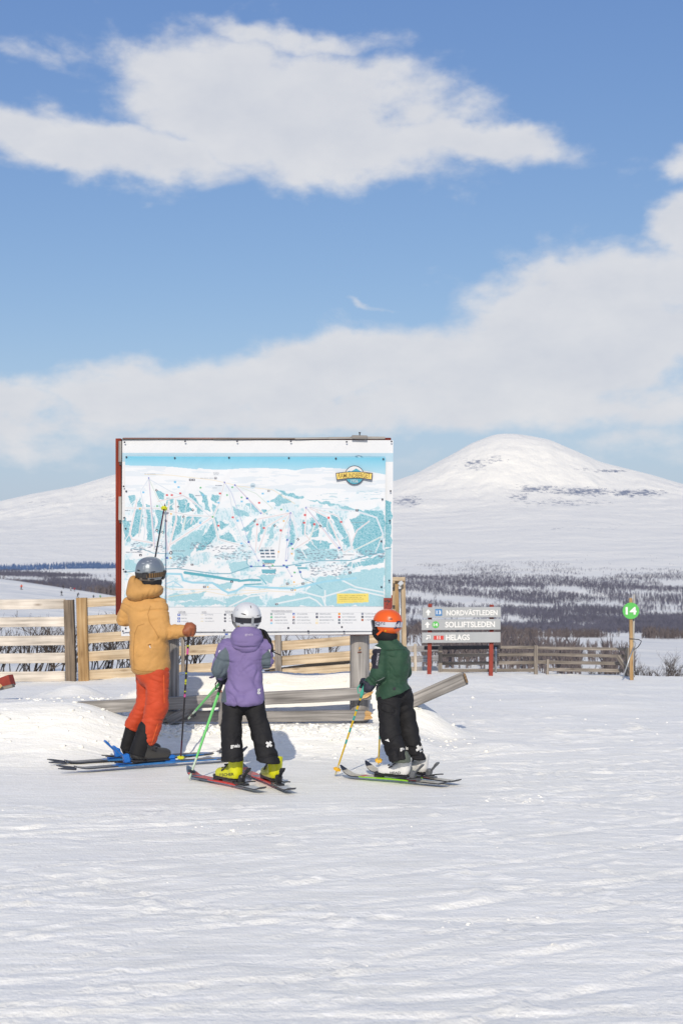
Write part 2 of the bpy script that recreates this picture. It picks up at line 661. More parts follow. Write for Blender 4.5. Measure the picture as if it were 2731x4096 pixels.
def folds(V, bones, seed=0):
    """creases across each bone's axis: bones of (a, b, amp, freq, cross)"""
    ws, ds = [], []
    for i, (a, b, amp, fr, cr) in enumerate(bones):
        a, b = np.asarray(a, float), np.asarray(b, float)
        ba = b - a
        L = np.linalg.norm(ba)
        ax = ba / L
        q = V - a
        h = np.clip(q @ ax, 0, L)
        d = np.linalg.norm(q - h[:, None] * ax, axis=1)
        ws.append(np.exp(-(d / 0.06) ** 2 / 2))
        u = np.cross(ax, [0.3, 0.9, 0.2]); u /= np.linalg.norm(u)
        w = np.cross(ax, u)
        t, s1, s2 = q @ ax, q @ u, q @ w
        wob = (vnoise(t * 4, s1 * 4, s2 * 4, seed + 40) - 0.5) * 1.1
        n1 = vnoise(t * fr + wob, s1 * fr * cr, s2 * fr * cr, seed + i)
        n2 = vnoise(t * fr * 2.1 + wob, s1 * fr * cr * 2.3 + 9, s2 * fr * cr * 2.3, seed + i + 11)
        r = np.clip(1 - 3.6 * np.abs(2 * n1 - 1), 0, 1)
        r2 = np.clip(1 - 2.2 * np.abs(2 * n2 - 1), 0, 1)
        ds.append(amp * (0.45 * (n1 - 0.5) + 0.30 - 1.1 * r ** 1.2 * np.clip(2.2 * vnoise(t * 5, s1 * 5 + 3, s2 * 5, seed + 77) - .35, 0, 1) - 0.35 * r2))
    ws, ds = np.array(ws) + 1e-6, np.array(ds)
    return (ws * ds).sum(0) / ws.sum(0)


def sdf_obj(name, f, lo, hi, h, mats, parent, bones=None, seed=0, it=2, fmatf=None, world=None, tessfix=None):
    V, Q = surface(f, lo, hi, h)
    V = relax(V, Q, it)
    if bones:
        N = vnormals(V, Q)
        V = V + N * folds(V, bones, seed)[:, None]
        V = relax(V, Q, 1, 0.3)
    fm = None
    if fmatf is not None:
        fm = fmatf(V[Q].mean(1)).astype(np.int32)
    return mesh_obj(name, V, Q, mats, parent, world, True, fm)


def bvh_of(objs):
    V, Fc = [], []
    for o in objs:
        k = len(V)
        M = WM[o.name]
        V += [M @ v.co for v in o.data.vertices]
        Fc += [tuple(i + k for i in p.vertices) for p in o.data.polygons]
    return BVHTree.FromPolygons(V, Fc)


def print_on(name, V2, Fc, px, py, sx, sy, rot, bvh, m, parent, off=0.003, D=11.0):
    """lay a flat figure (V2) on cloth: centre px,py; one unit of V2 = sx, sy photo pixels; rot clockwise"""
    r = math.radians(rot)
    out = []
    o = Vector((0, 0, EYE))
    last = None
    for a, b in V2:
        a, b = a * sx, -b * sy
        x = px + a * math.cos(r) - b * math.sin(r)
        y = py + a * math.sin(r) + b * math.cos(r)
        d = Vector(raydir(x, y)).normalized()
        hit = bvh.ray_cast(o, d, 60)
        if hit[0] is not None:
            last = hit[3]
            out.append(hit[0] - d * off)
        else:
            out.append(o + d * ((last or D) - off))
    return mesh_obj(name, [tuple(v) for v in out], list(Fc), m, parent)
# ================================================================== the near snow
def zg0(x, y):
    x, y = np.asarray(x, float), np.asarray(y, float)
    z = 0.06 * sstep(11.9, 14.5, y)
    wc = 1 - sstep(0.35, 1.1, x)
    z = z + 0.19 * sstep(11.95, 12.75, y) * wc * (1 - 0.5 * sstep(15, 20, y))
    z = z + 0.42 * sstep(12.95, 13.62, y) * (1 - sstep(13.75, 15.6, y)) * sstep(-2.6, -1.7, x) * (1 - sstep(0.35, 1.3, x))
    wl = 1 - sstep(-2.75, -1.75, x)
    z = z + wl * (0.235 * sstep(11.2, 12.5, y) * (1 - 0.85 * sstep(12.75, 15.0, y) ))
    z = z + wl * 0.03 * np.exp(-((y - 12.45) / 0.5) ** 2)
    # small drift heap behind the buried rail, lumps on the right
    for cx, cy, sx, sy, a in ((-2.95, 14.3, 0.30, 0.35, 0.16), (-3.3, 14.6, 0.25, 0.3, 0.06), (-0.75, 13.5, 0.3, 0.2, 0.05), (1.0, 13.5, 0.28, 0.3, 0.10), (1.5, 12.6, 0.4, 0.3, 0.05),
                              (0.1, 13.5, 0.3, 0.2, 0.06), (3.2, 17.0, 1.2, 0.8, 0.06), (2.3, 20.6, 1.4, 0.9, 0.07)):
        z = z + a * np.exp(-((x - cx) / sx) ** 2 - ((y - cy) / sy) ** 2)
    z = z - 0.022 * np.maximum(x, 0) * sstep(14, 22, y)
    z = z - 0.20 * np.maximum(y - 23.8, 0) - 0.06 * np.maximum(-x - 3, 0) * sstep(16, 21, y)
    return z


TRACKS = []
for _ in range(210):
    a = math.radians(random.choice([random.uniform(-10, 28), random.uniform(8, 40), random.uniform(-35, -5)]))
    TRACKS.append((random.uniform(-4, 4), random.uniform(4.0, 12.5), math.cos(a), math.sin(a), random.uniform(0.012, 0.034), random.uniform(0.003, 0.0085), random.uniform(0.3, 3.2), random.uniform(-0.06, 0.06)))


def zg(x, y):
    z0 = zg0(x, y)
    z = 0.0
    x, y = np.asarray(x, float), np.asarray(y, float)
    near = 1 - sstep(13, 17, y)
    z = z + 0.06 * (fbm(x * 0.9, y * 1.2, oct=4, seed=5) - 0.5) * sstep(11.3, 12.6, y)
    z = z + 0.021 * (fbm(x * 1.6, y * 2.4, oct=4, seed=6) - 0.5)
    # scraped streaks: noise drawn out along three skiing directions
    for k, (ang, amp, f1, f2) in enumerate(((6, 0.004, 0.8, 5.0), (24, 0.0045, 1.4, 9.5), (-20, 0.004, 1.5, 9.0), (9, 0.004, 3.2, 22.0))):
        c, s = math.cos(math.radians(ang)), math.sin(math.radians(ang))
        u, v = x * c + y * s, -x * s + y * c
        n = fbm(u * f1, v * f2, oct=2, seed=20 + k)
        z = z + amp * (np.maximum(n - 0.46, 0) * 1.8) * near
    for (x0, y0, c, s, w, d, ln, bend) in TRACKS:
        u, v = (x - x0) * c + (y - y0) * s, -(x - x0) * s + (y - y0) * c
        v = v - bend * u * u
        g = (1 - sstep(ln * 0.7, ln, np.abs(u))) * near
        z = z - d * np.exp(-(v / w) ** 2) * g + d * 0.7 * np.exp(-((v - 1.7 * w) / (0.7 * w)) ** 2) * g
    # clods
    cl = vnoise(x * 17, y * 17, 0.0, 71) * vnoise(x * 3.1, y * 3.1, 0.0, 72)
    z = z + 0.022 * np.maximum(cl - 0.52, 0) * 2.5
    cl2 = vnoise(x * 9, y * 9, 0.0, 73) * sstep(0.5, 0.75, vnoise(x * 1.3, y * 1.3, 0.0, 74))
    z = z + 0.03 * np.maximum(cl2 - 0.45, 0) * sstep(11.9, 12.6, y)
    # trodden flat under the skis
    g = sstep(-3.2, -2.6, x) * (1 - sstep(0.9, 1.3, x)) * sstep(9.3, 9.8, y) * (1 - sstep(11.7, 12.1, y))
    return z0 + z * (1 - 0.8 * g) - 0.012 * g


def snow_mat(name, scale=1.0, near=True):
    m = bpy.data.materials.new(name)
    m.use_nodes = True
    t = m.node_tree
    L = t.links.new
    b = t.nodes['Principled BSDF']
    b.inputs['Base Color'].default_value = (0.75, 0.738, 0.69, 1)
    b.inputs['Roughness'].default_value = 0.55
    b.inputs['Specular IOR Level'].default_value = 0.22
    tc = t.nodes.new('ShaderNodeTexCoord')

    def noise(st, rot, sc, det=5, rough=0.55):
        mp = t.nodes.new('ShaderNodeMapping'); mp.inputs['Scale'].default_value = st
        mp.inputs['Rotation'].default_value = (0, 0, math.radians(rot))
        L(tc.outputs['Object'], mp.inputs[0])
        n = t.nodes.new('ShaderNodeTexNoise'); n.inputs['Scale'].default_value = sc * scale; n.inputs['Detail'].default_value = det; n.inputs['Roughness'].default_value = rough
        L(mp.outputs[0], n.inputs['Vector'])
        return n.outputs[0]
    if near:
        # hard scraped snow is greyer, loose snow left by the edges is whiter
        col = None
        for st, rot, sc, lo, hi, c in (((0.6, 6, 1), -8, 1.5, 0.42, 0.60, (0.775, 0.763, 0.70)), ((0.9, 10, 1), -24, 2.2, 0.55, 0.68, (0.925, 0.912, 0.86)), ((0.9, 12, 1), 16, 2.4, 0.57, 0.68, (0.925, 0.912, 0.86)), ((1, 1.8, 1), 0, 9, 0.60, 0.70, (0.935, 0.922, 0.87)), ((1.0, 22, 1), -11, 2.6, 0.56, 0.66, (0.915, 0.902, 0.855))):
            n = noise(st, rot, sc)
            r = t.nodes.new('ShaderNodeMapRange'); r.interpolation_type = 'SMOOTHSTEP'
            r.inputs['From Min'].default_value = lo; r.inputs['From Max'].default_value = hi
            L(n, r.inputs[0])
            k = t.nodes.new('ShaderNodeMath'); k.operation = 'MULTIPLY'; k.inputs[1].default_value = 0.75
            L(r.outputs[0], k.inputs[0])
            mx = t.nodes.new('ShaderNodeMix'); mx.data_type = 'RGBA'
            L(k.outputs[0], mx.inputs[0])
            if col is None:
                mx.inputs[6].default_value = (0.835, 0.822, 0.765, 1)
            else:
                L(col, mx.inputs[6])
            mx.inputs[7].default_value = (*c, 1)
            col = mx.outputs[2]
        L(col, b.inputs['Base Color'])
    prev = None
    specs = [((1, 1, 1), 0, 55, 0.55, 0.010), ((1, 1.5, 1), 0, 18, 0.4, 0.016), ((0.9, 9, 1), -9, 3.0, 0.25, 0.010), ((1.2, 14, 1), -23, 2.3, 0.25, 0.010), ((1.2, 14, 1), 15, 2.6, 0.22, 0.008)] if near else [((1, 1, 1), 0, 0.0035, 0.55, 60.0), ((1.6, .6, 1), 12, 0.011, 0.5, 18.0), ((1, 1, 1), 0, 0.06, 0.25, 2.5)]
    for i, (st, rot, sc, strength, dist) in enumerate(specs):
        bp = t.nodes.new('ShaderNodeBump'); bp.inputs['Strength'].default_value = strength; bp.inputs['Distance'].default_value = dist
        L(noise(st, rot, sc), bp.inputs['Height'])
        if prev:
            L(prev, bp.inputs['Normal'])
        prev = bp.outputs[0]
    L(prev, b.inputs['Normal'])
    MATS[name] = m
    return m


M_SNOW = snow_mat('packed_snow')


def grid_mesh(name, X, Y, Z, m, smooth=True):
    ny, nx = X.shape
    V = np.stack([X, Y, Z], -1).reshape(-1, 3)
    i = np.arange(ny * nx).reshape(ny, nx)
    Q = np.stack([i[:-1, :-1], i[:-1, 1:], i[1:, 1:], i[1:, :-1]], -1).reshape(-1, 4)
    me = bpy.data.meshes.new(name)
    me.vertices.add(len(V)); me.vertices.foreach_set('co', V.ravel())
    me.loops.add(Q.size); me.loops.foreach_set('vertex_index', Q.ravel().astype(np.int32))
    me.polygons.add(len(Q)); me.polygons.foreach_set('loop_start', (np.arange(len(Q)) * 4).astype(np.int32))
    me.polygons.foreach_set('loop_total', np.full(len(Q), 4, dtype=np.int32))
    if smooth:
        me.polygons.foreach_set('use_smooth', np.ones(len(Q), dtype=bool))
    me.update(calc_edges=True)
    me.materials.append(m)
    o = bpy.data.objects.new(name, me)
    return link(o)


def axis_steps(segs):
    out = [segs[0][0]]
    for a, b, s in segs:
        n = max(1, int(round((b - a) / s)))
        out += list(a + (b - a) * (np.arange(n) + 1) / n)
    return np.array(out)


xs = axis_steps([(-60, -25, 2.5), (-25, -8, 0.4), (-8, -4.2, 0.1), (-4.2, 4.2, 0.034), (4.2, 8, 0.1), (8, 25, 0.4), (25, 60, 2.5)])
ys = axis_steps([(-20, 2, 1.0), (2, 4.5, 0.12), (4.5, 15.5, 0.03), (15.5, 24.5, 0.08), (24.5, 34, 0.35)])
GX, GY = np.meshgrid(xs, ys)
tag(grid_mesh('snow_ground', GX, GY, zg(GX, GY), M_SNOW), kind='structure')

# ================================================================== the far land
Ds = np.array([25.5, 34, 60, 120, 200, 300, 450, 600, 750, 950, 1500, 2200, 2900, 3500, 4300, 5200, 6300, 7400, 8500, 9600, 11500])
PC = np.array([-4200, -800, 0, 470, 1000, 1572, 1800, 2010, 2300, 2731, 3600, 7000])
TB = {  # projected heights (photo rows) of the land at each distance, one row per column above
    25.5: [2960] * 12,
    34: [2850, 2840, 2835, 2830, 2830, 2830, 2830, 2830, 2840, 2850, 2860, 2880],
    60: [2700, 2690, 2690, 2700, 2720, 2720, 2710, 2715, 2730, 2740, 2750, 2760],
    120: [2520, 2540, 2560, 2585, 2640, 2640, 2620, 2640, 2680, 2700, 2700, 2700],
    200: [2420, 2445, 2465, 2500, 2600, 2590, 2560, 2590, 2635, 2660, 2660, 2660],
    300: [2360, 2380, 2405, 2440, 2580, 2570, 2552, 2568, 2600, 2625, 2630, 2630],
    450: [2300, 2330, 2355, 2402, 2550, 2560, 2550, 2555, 2570, 2585, 2590, 2590],
    600: [2250, 2290, 2312, 2384, 2500, 2545, 2545, 2545, 2548, 2552, 2555, 2560],
    750: [2300, 2320, 2345, 2400, 2480, 2525, 2530, 2532, 2535, 2542, 2545, 2550],
    950: [2320, 2340, 2360, 2395, 2450, 2490, 2500, 2500, 2505, 2510, 2510, 2510],
    1500: [2320, 2325, 2335, 2355, 2400, 2420, 2425, 2425, 2430, 2440, 2440, 2440],
    2200: [2300, 2300, 2305, 2315, 2335, 2345, 2345, 2345, 2350, 2360, 2360, 2360],
    2900: [2280, 2280, 2290, 2280, 2290, 2300, 2300, 2295, 2300, 2305, 2300, 2300],
    3500: [2262, 2262, 2272, 2258, 2262, 2270, 2265, 2258, 2255, 2250, 2250, 2250],
    4300: [2200, 2205, 2215, 2205, 2205, 2215, 2205, 2195, 2185, 2180, 2190, 2190],
    5200: [2150, 2155, 2165, 2150, 2140, 2150, 2140, 2130, 2120, 2120, 2130, 2130],
    6300: [2100, 2110, 2115, 2090, 2070, 2085, 2075, 2060, 2055, 2055, 2070, 2080],
    7400: [2080, 2085, 2075, 2010, 1970, 2010, 1985, 1960, 1985, 2000, 2040, 2060],
}
RIDGE = np.array([(-4200, 2050), (-2000, 1980), (-800, 2060), (0, 2005), (130, 1975), (300, 1945), (470, 1895), (750, 1845), (1000, 1850), (1250, 1905), (1500, 1932), (1572, 1925), (1660, 1895), (1740, 1853), (1830, 1806),
                  (1880, 1776), (1930, 1757), (1975, 1741), (2010, 1737), (2060, 1738), (2120, 1746), (2200, 1762), (2260, 1788), (2300, 1804), (2400, 1848), (2500, 1873), (2600, 1898), (2731, 1937), (3100, 2010), (3600, 2040), (5000, 1960), (7000, 2060)])


def rowy(D, pxs):
    if D in TB:
        r = np.interp(pxs, PC, TB[D])
        # ease the joints between columns
        return r
    base = np.interp(pxs, RIDGE[:, 0], RIDGE[:, 1])
    return base if D == 8500 else base + (90 if D < 10000 else 240)


PXS = np.concatenate([np.arange(-4200, -300, 60), np.arange(-300, 3050, 9), np.arange(3050, 7001, 60)]).astype(float)
ker = np.hanning(31); ker /= ker.sum()
TABY = []
for D in Ds:
    r = rowy(D, PXS)
    if D < 8000:
        r = np.convolve(np.pad(r, 15, mode='edge'), ker, 'valid')
    else:
        k5 = np.hanning(7); k5 /= k5.sum()
        r = np.convolve(np.pad(r, 3, mode='edge'), k5, 'valid')
    TABY.append(r)
TABY = np.array(TABY)
LD = np.log(Ds)


def cubic_rows(ld):
    """smooth interpolation of the table along log distance (monotone-ish Catmull-Rom)"""
    ld = np.asarray(ld)
    i = np.clip(np.searchsorted(LD, ld) - 1, 0, len(LD) - 2)
    t = (ld - LD[i]) / (LD[i + 1] - LD[i])
    im, ip = np.maximum(i - 1, 0), np.minimum(i + 2, len(LD) - 1)
    return i, im, ip, t


def ytab(px, D):
    px, D = np.asarray(px, float), np.asarray(D, float)
    i, im, ip, t = cubic_rows(np.log(D))
    j = np.clip(np.searchsorted(PXS, px) - 1, 0, len(PXS) - 2)
    s = (px - PXS[j]) / (PXS[j + 1] - PXS[j])

    def g(k):
        return TABY[k, j] * (1 - s) + TABY[k, j + 1] * s
    p0, p1, p2, p3 = g(im), g(i), g(i + 1), g(ip)
    m1 = 0.35 * (p2 - p0); m2 = 0.35 * (p3 - p1)
    t2, t3 = t * t, t * t * t
    return (2 * t3 - 3 * t2 + 1) * p1 + (t3 - 2 * t2 + t) * m1 + (-2 * t3 + 3 * t2) * p2 + (t3 - t2) * m2


def land(px, D):
    """world point on the far land"""
    px, D = np.asarray(px, float), np.asarray(D, float)
    y = ytab(px, D)
    # relief in photo rows, grows smoothly from nothing near by
    x = (px - CX) / F * D
    k = sstep(150, 900, D)
    rel = (fbm(x / 420 + 7, D / 300, oct=4, seed=31) - 0.5) * 16 * k * (1 - sstep(7000, 8300, D))
    rel = rel + (fbm(x / 900 + 3, D / 700, oct=5, seed=32, gain=0.6) - 0.5) * 40 * sstep(4500, 7000, D) * (1 - 0.93 * sstep(7900, 8400, D))
    gul = fbm(px / 75 + 2 * np.log(D) * 3, np.log(D) * 10, oct=4, seed=36, gain=.55) - 0.5
    rel = rel + gul * 22 * sstep(6600, 7400, D) * (1 - 0.95 * sstep(8150, 8480, D))
    y = y + rel
    u, v = (px - CX) / F, (CY - y) / F
    dy, dz = _cp - v * _sp, _sp + v * _cp
    return u * D / dy, D + 0 * u, EYE + dz * D / dy


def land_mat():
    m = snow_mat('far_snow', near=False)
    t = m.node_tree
    L = t.links.new
    b = t.nodes['Principled BSDF']
    a = t.nodes.new('ShaderNodeAttribute'); a.attribute_name = 'rock'
    tc = t.nodes.new('ShaderNodeTexCoord')
    mp = t.nodes.new('ShaderNodeMapping'); mp.inputs['Scale'].default_value = (1.5, 0.5, 5.5)
    L(tc.outputs['Object'], mp.inputs[0])
    n = t.nodes.new('ShaderNodeTexNoise'); n.inputs['Scale'].default_value = 0.017; n.inputs['Detail'].default_value = 8; n.inputs['Roughness'].default_value = 0.72
    L(mp.outputs[0], n.inputs['Vector'])
    ad = t.nodes.new('ShaderNodeMath'); ad.operation = 'MULTIPLY_ADD'; ad.inputs[1].default_value = 0.42
    L(a.outputs['Fac'], ad.inputs[0]); L(n.outputs[0], ad.inputs[2])
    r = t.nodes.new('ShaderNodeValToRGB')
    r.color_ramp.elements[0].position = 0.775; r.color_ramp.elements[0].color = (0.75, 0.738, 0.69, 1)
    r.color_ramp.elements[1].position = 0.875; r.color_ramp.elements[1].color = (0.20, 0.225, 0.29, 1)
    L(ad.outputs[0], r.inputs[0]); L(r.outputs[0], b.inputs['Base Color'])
    return m


ROWS = np.unique(np.concatenate([np.exp(np.linspace(math.log(25.5), math.log(11500), 120)), np.linspace(600, 4000, 60), np.linspace(6000, 8600, 60), [8500.0]]))
PG, DG = np.meshgrid(PXS, ROWS)
LX, LY, LZ = land(PG, DG)
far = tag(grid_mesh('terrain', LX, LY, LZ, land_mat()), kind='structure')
rowp = CY - ((( LZ - EYE) / LY) * _cp - _sp) / (_cp + ((LZ - EYE) / LY) * _sp) * F
rk = np.zeros_like(PG)
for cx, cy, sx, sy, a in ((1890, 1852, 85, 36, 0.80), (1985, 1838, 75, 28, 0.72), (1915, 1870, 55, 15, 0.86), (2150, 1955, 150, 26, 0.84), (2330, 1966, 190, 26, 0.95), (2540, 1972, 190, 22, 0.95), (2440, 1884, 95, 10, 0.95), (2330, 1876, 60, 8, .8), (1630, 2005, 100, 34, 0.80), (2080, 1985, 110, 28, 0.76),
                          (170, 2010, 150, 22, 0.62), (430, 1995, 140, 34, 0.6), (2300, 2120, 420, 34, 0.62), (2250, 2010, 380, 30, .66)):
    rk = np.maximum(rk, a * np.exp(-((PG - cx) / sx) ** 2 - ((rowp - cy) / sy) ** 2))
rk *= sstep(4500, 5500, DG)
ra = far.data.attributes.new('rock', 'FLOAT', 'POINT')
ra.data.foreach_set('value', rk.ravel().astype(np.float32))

# ================================================================== woods on the far slopes (one mass, nobody could count them)
def tree_proto(kind, r):
    """low bare birch or spruce about 1 unit tall: (verts, tris)"""
    V, T = [], []

    def spike(a, b, w):
        a, b = np.array(a, float), np.array(b, float)
        d = b - a
        p = np.cross(d, r.normal(size=3)); p /= np.linalg.norm(p) + 1e-9
        q = np.cross(d, p); q /= np.linalg.norm(q) + 1e-9
        k = len(V)
        V.extend([a + p * w, a - p * w * 0.5 + q * w * 0.8, a - p * w * 0.5 - q * w * 0.8, b])
        T.extend([(k, k + 1, k + 3), (k + 1, k + 2, k + 3), (k + 2, k, k + 3)])
    if kind == 'birch':
        spike((0, 0, -0.1), (r.normal() * 0.05, r.normal() * 0.05, 0.95), 0.035)
        for _ in range(8):
            z = r.uniform(0.12, 0.65)
            a = r.uniform(0, 6.28)
            l = r.uniform(0.2, 0.42)
            spike((0, 0, z), (math.cos(a) * l * 0.6, math.sin(a) * l * 0.6, z + l), 0.026)
    else:
        for z0, z1, w in ((0.05, 0.5, 0.17), (0.3, 0.75, 0.13), (0.55, 1.0, 0.09)):
            n = 5
            k = len(V)
            for i in range(n):
                a = i * 6.283 / n + r.uniform(0, 1)
                V.append((math.cos(a) * w, math.sin(a) * w, z0))
            V.append((0, 0, z1))
            for i in range(n):
                T.append((k + i, k + (i + 1) % n, k + n))
    return np.array(V), np.array(T)


def wood_mass(name, label, cat, pxs, Dd, hts, m, kind, seed):
    r = np.random.default_rng(seed)
    protos = [tree_proto(kind, r) for _ in range(6)]
    X, Y, Z = land(pxs, Dd)
    which = r.integers(0, 6, len(pxs))
    Vs, Ts, k = [], [], 0
    for w in range(6):
        s = np.where(which == w)[0]
        if not len(s):
            continue
        pv, pt = protos[w]
        a = r.uniform(0, 6.28, len(s))
        c, sn = np.cos(a), np.sin(a)
        h = hts[s]
        wx = h * r.uniform(0.8, 1.25, len(s))
        vx = X[s][:, None] + (pv[:, 0][None] * c[:, None] - pv[:, 1][None] * sn[:, None]) * wx[:, None]
        vy = Y[s][:, None] + (pv[:, 0][None] * sn[:, None] + pv[:, 1][None] * c[:, None]) * wx[:, None]
        vz = Z[s][:, None] + pv[:, 2][None] * h[:, None]
        Vs.append(np.stack([vx, vy, vz], -1).reshape(-1, 3))
        Ts.append((pt[None] + (np.arange(len(s)) * len(pv))[:, None, None]).reshape(-1, 3) + k)
        k += len(s) * len(pv)
    V, T = np.concatenate(Vs), np.concatenate(Ts)
    me = bpy.data.meshes.new(name)
    me.vertices.add(len(V)); me.vertices.foreach_set('co', V.ravel())
    me.loops.add(T.size); me.loops.foreach_set('vertex_index', T.ravel().astype(np.int32))
    me.polygons.add(len(T)); me.polygons.foreach_set('loop_start', (np.arange(len(T)) * 3).astype(np.int32))
    me.polygons.foreach_set('loop_total', np.full(len(T), 3, dtype=np.int32))
    me.update(calc_edges=True)
    me.materials.append(m)
    o = link(bpy.data.objects.new(name, me))
    return tag(o, label, cat, kind='stuff')


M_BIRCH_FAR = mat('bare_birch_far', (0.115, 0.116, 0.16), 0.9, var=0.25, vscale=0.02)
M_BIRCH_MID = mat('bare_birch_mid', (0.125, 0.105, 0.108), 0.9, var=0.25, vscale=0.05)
M_SPRUCE = mat('spruce_shadow_blue', (0.075, 0.13, 0.26), 0.9)  # dark blue paints the cloud shadow onto the trees

r_ = np.random.default_rng(11)
# far birch slopes: clumps, clearings and bands that run with the slope
n = 260000
px_ = r_.uniform(-900, 3600, n)
D_ = np.exp(r_.uniform(math.log(800), math.log(3900), n))
lg = np.log(D_)
x_ = (px_ - CX) / F * D_
left = 1 - sstep(500, 1500, px_)
sl = lg * 9 + px_ / 900.0
dens = fbm(px_ / 170 + lg * 2.2, sl * 1.1, oct=4, seed=51, gain=.6)
band = fbm(px_ / 700 + 4, sl * 0.62 + 3, oct=3, seed=52)
mixd = dens * 0.42 + band * 0.58
thr = np.interp(lg, np.log([800, 1000, 1500, 2000, 2600, 3100, 3600]), [0.50, 0.48, 0.45, 0.455, 0.49, 0.555, 0.64]) + 0.02 * left
keep = (mixd > thr) & (r_.random(n) < np.clip((mixd - thr) * 9 + 0.18, 0, 1) * np.interp(lg, np.log([800, 1500, 3500]), [0.62, 0.66, 0.6]))
keep |= (r_.random(n) < 0.004) & (D_ < 4300)
keep &= ~((px_ < 560) & (D_ < 900))
px_, D_ = px_[keep], D_[keep]
ht_ = r_.uniform(4.0, 9.0, len(px_)) * (1 - 0.25 * sstep(2300, 3500, D_)) * (0.75 + 0.25 * sstep(800, 1300, D_))
print('far birches', len(px_))
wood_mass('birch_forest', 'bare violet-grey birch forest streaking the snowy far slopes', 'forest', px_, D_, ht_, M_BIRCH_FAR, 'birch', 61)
# spruce belt under the left mountain, cloud shadow put into its blue colour
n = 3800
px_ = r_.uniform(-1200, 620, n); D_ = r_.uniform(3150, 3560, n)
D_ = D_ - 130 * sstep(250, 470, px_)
wood_mass('spruce_belt', 'belt of conifers below the left mountain, coloured dark blue for cloud shadow', 'forest', px_, D_, r_.uniform(7, 13, n), M_SPRUCE, 'spruce', 62)
# dark nearer tree lines
n = 3900
px_ = r_.uniform(1450, 3700, n)
D_ = 640 + r_.normal(0, 1, n) * 14 - 60 * sstep(1600, 1900, px_) + r_.uniform(0, 90, n) * (1 - .75 * sstep(1650, 1950, px_))
kp = fbm(px_ / 160, D_ / 60, oct=3, seed=59) > 0.40
px_, D_ = px_[kp], D_[kp]; n = len(px_)
wood_mass('birch_tree_line', 'dark brown line of bare birches beyond the snow field on the right', 'trees', px_, D_, r_.uniform(2.6, 7.5, n) * (1 - .25 * sstep(1700, 2000, px_)) * (0.55 + 0.9 * fbm(px_ / 90, 0.0 * px_, oct=3, seed=58)), M_BIRCH_MID, 'birch', 63)
n = 700
px_ = r_.uniform(-300, 560, n); D_ = 625 + r_.uniform(0, 60, n) + 0 * px_
keep = r_.random(n) < 0.25 + 0.75 * sstep(300, 480, px_)
wood_mass('trees_by_the_piste', 'dark scrub trees along the far edge of the left piste', 'trees', px_[keep], D_[keep], r_.uniform(3.0, 6.5, keep.sum()) * (0.55 + 0.65 * sstep(250, 480, px_[keep])), M_BIRCH_MID, 'birch', 64)
# birch thicket on the low hill behind the signs
n = 1700
px_ = r_.uniform(1560, 2540, n)
D_ = np.exp(r_.uniform(math.log(80), math.log(420), n))
keep = fbm(px_ / 130, D_ / 60, oct=3, seed=55) > 0.40 + 0.12 * sstep(2250, 2500, px_) + 0.25 * (1 - sstep(1620, 1900, px_)) * sstep(1560, 1640, px_)
wood_mass('birch_thicket', 'thin brown birch thicket on the low snowy hill behind the trail signs', 'thicket', px_[keep], D_[keep], r_.uniform(1.0, 3.2, keep.sum()), M_BIRCH_MID, 'birch', 65)

# ================================================================== single bare bushes behind the fences
M_TWIG = mat('willow_twig', (0.06, 0.048, 0.042), 0.85, var=0.3, vscale=3)


def bush_mesh(seed, h=1.0, stems=7, spread=0.55, lean=0.0, kids=3, depth=3):
    r = random.Random(seed)
    V, Fc = [], []

    def seg(pts, r0, r1, n=3):
        v, f = tube(pts, list(np.linspace(r0, r1, len(pts))), n, False)
        k = len(V)
        V.extend(v)
        Fc.extend([tuple(i + k for i in q) for q in f])

    def grow(p, d, ln, rad, dep):
        pts = [p]
        q, dd = p.copy(), d.copy()
        for _ in range(3):
            dd = dd + np.array([r.gauss(0, .16), r.gauss(0, .16), r.gauss(0.05, .1)])
            dd /= np.linalg.norm(dd)
            q = q + dd * ln / 3
            pts.append(q.copy())
        seg(pts, rad, rad * 0.55)
        if dep:
            for _ in range(kids):
                t = r.uniform(0.3, 1.0)
                i = min(2, int(t * 3))
                s = pts[i] + (pts[i + 1] - pts[i]) * (t * 3 - i)
                nd = dd + np.array([r.gauss(0, .55), r.gauss(0, .55), r.uniform(-.05, .45)])
                grow(s, nd / np.linalg.norm(nd), ln * r.uniform(.45, .75), rad * 0.55, dep - 1)
    for _ in range(stems):
        a = r.uniform(0, 6.28)
        s = r.uniform(0.1, spread)
        d = np.array([math.cos(a) * s + lean, math.sin(a) * s, 1.0])
        grow(np.array([r.gauss(0, .08) * h, r.gauss(0, .08) * h, -0.1]), d / np.linalg.norm(d), h * r.uniform(.45, .62), 0.014 * h ** 0.5, depth)
    return V, Fc


def bush(px, py, D, h, label, seed, lean=0.0, stems=7, spread=.55, group='bare bushes behind the fences'):
    p = at(px, py, D)
    V, Fc = bush_mesh(seed, h, stems, spread, lean)
    t = thing('bare_bush', p, label, 'bush', group)
    mesh_obj('branches', V, Fc, M_TWIG, t, Matrix.Translation(Vector(p)))
    return t


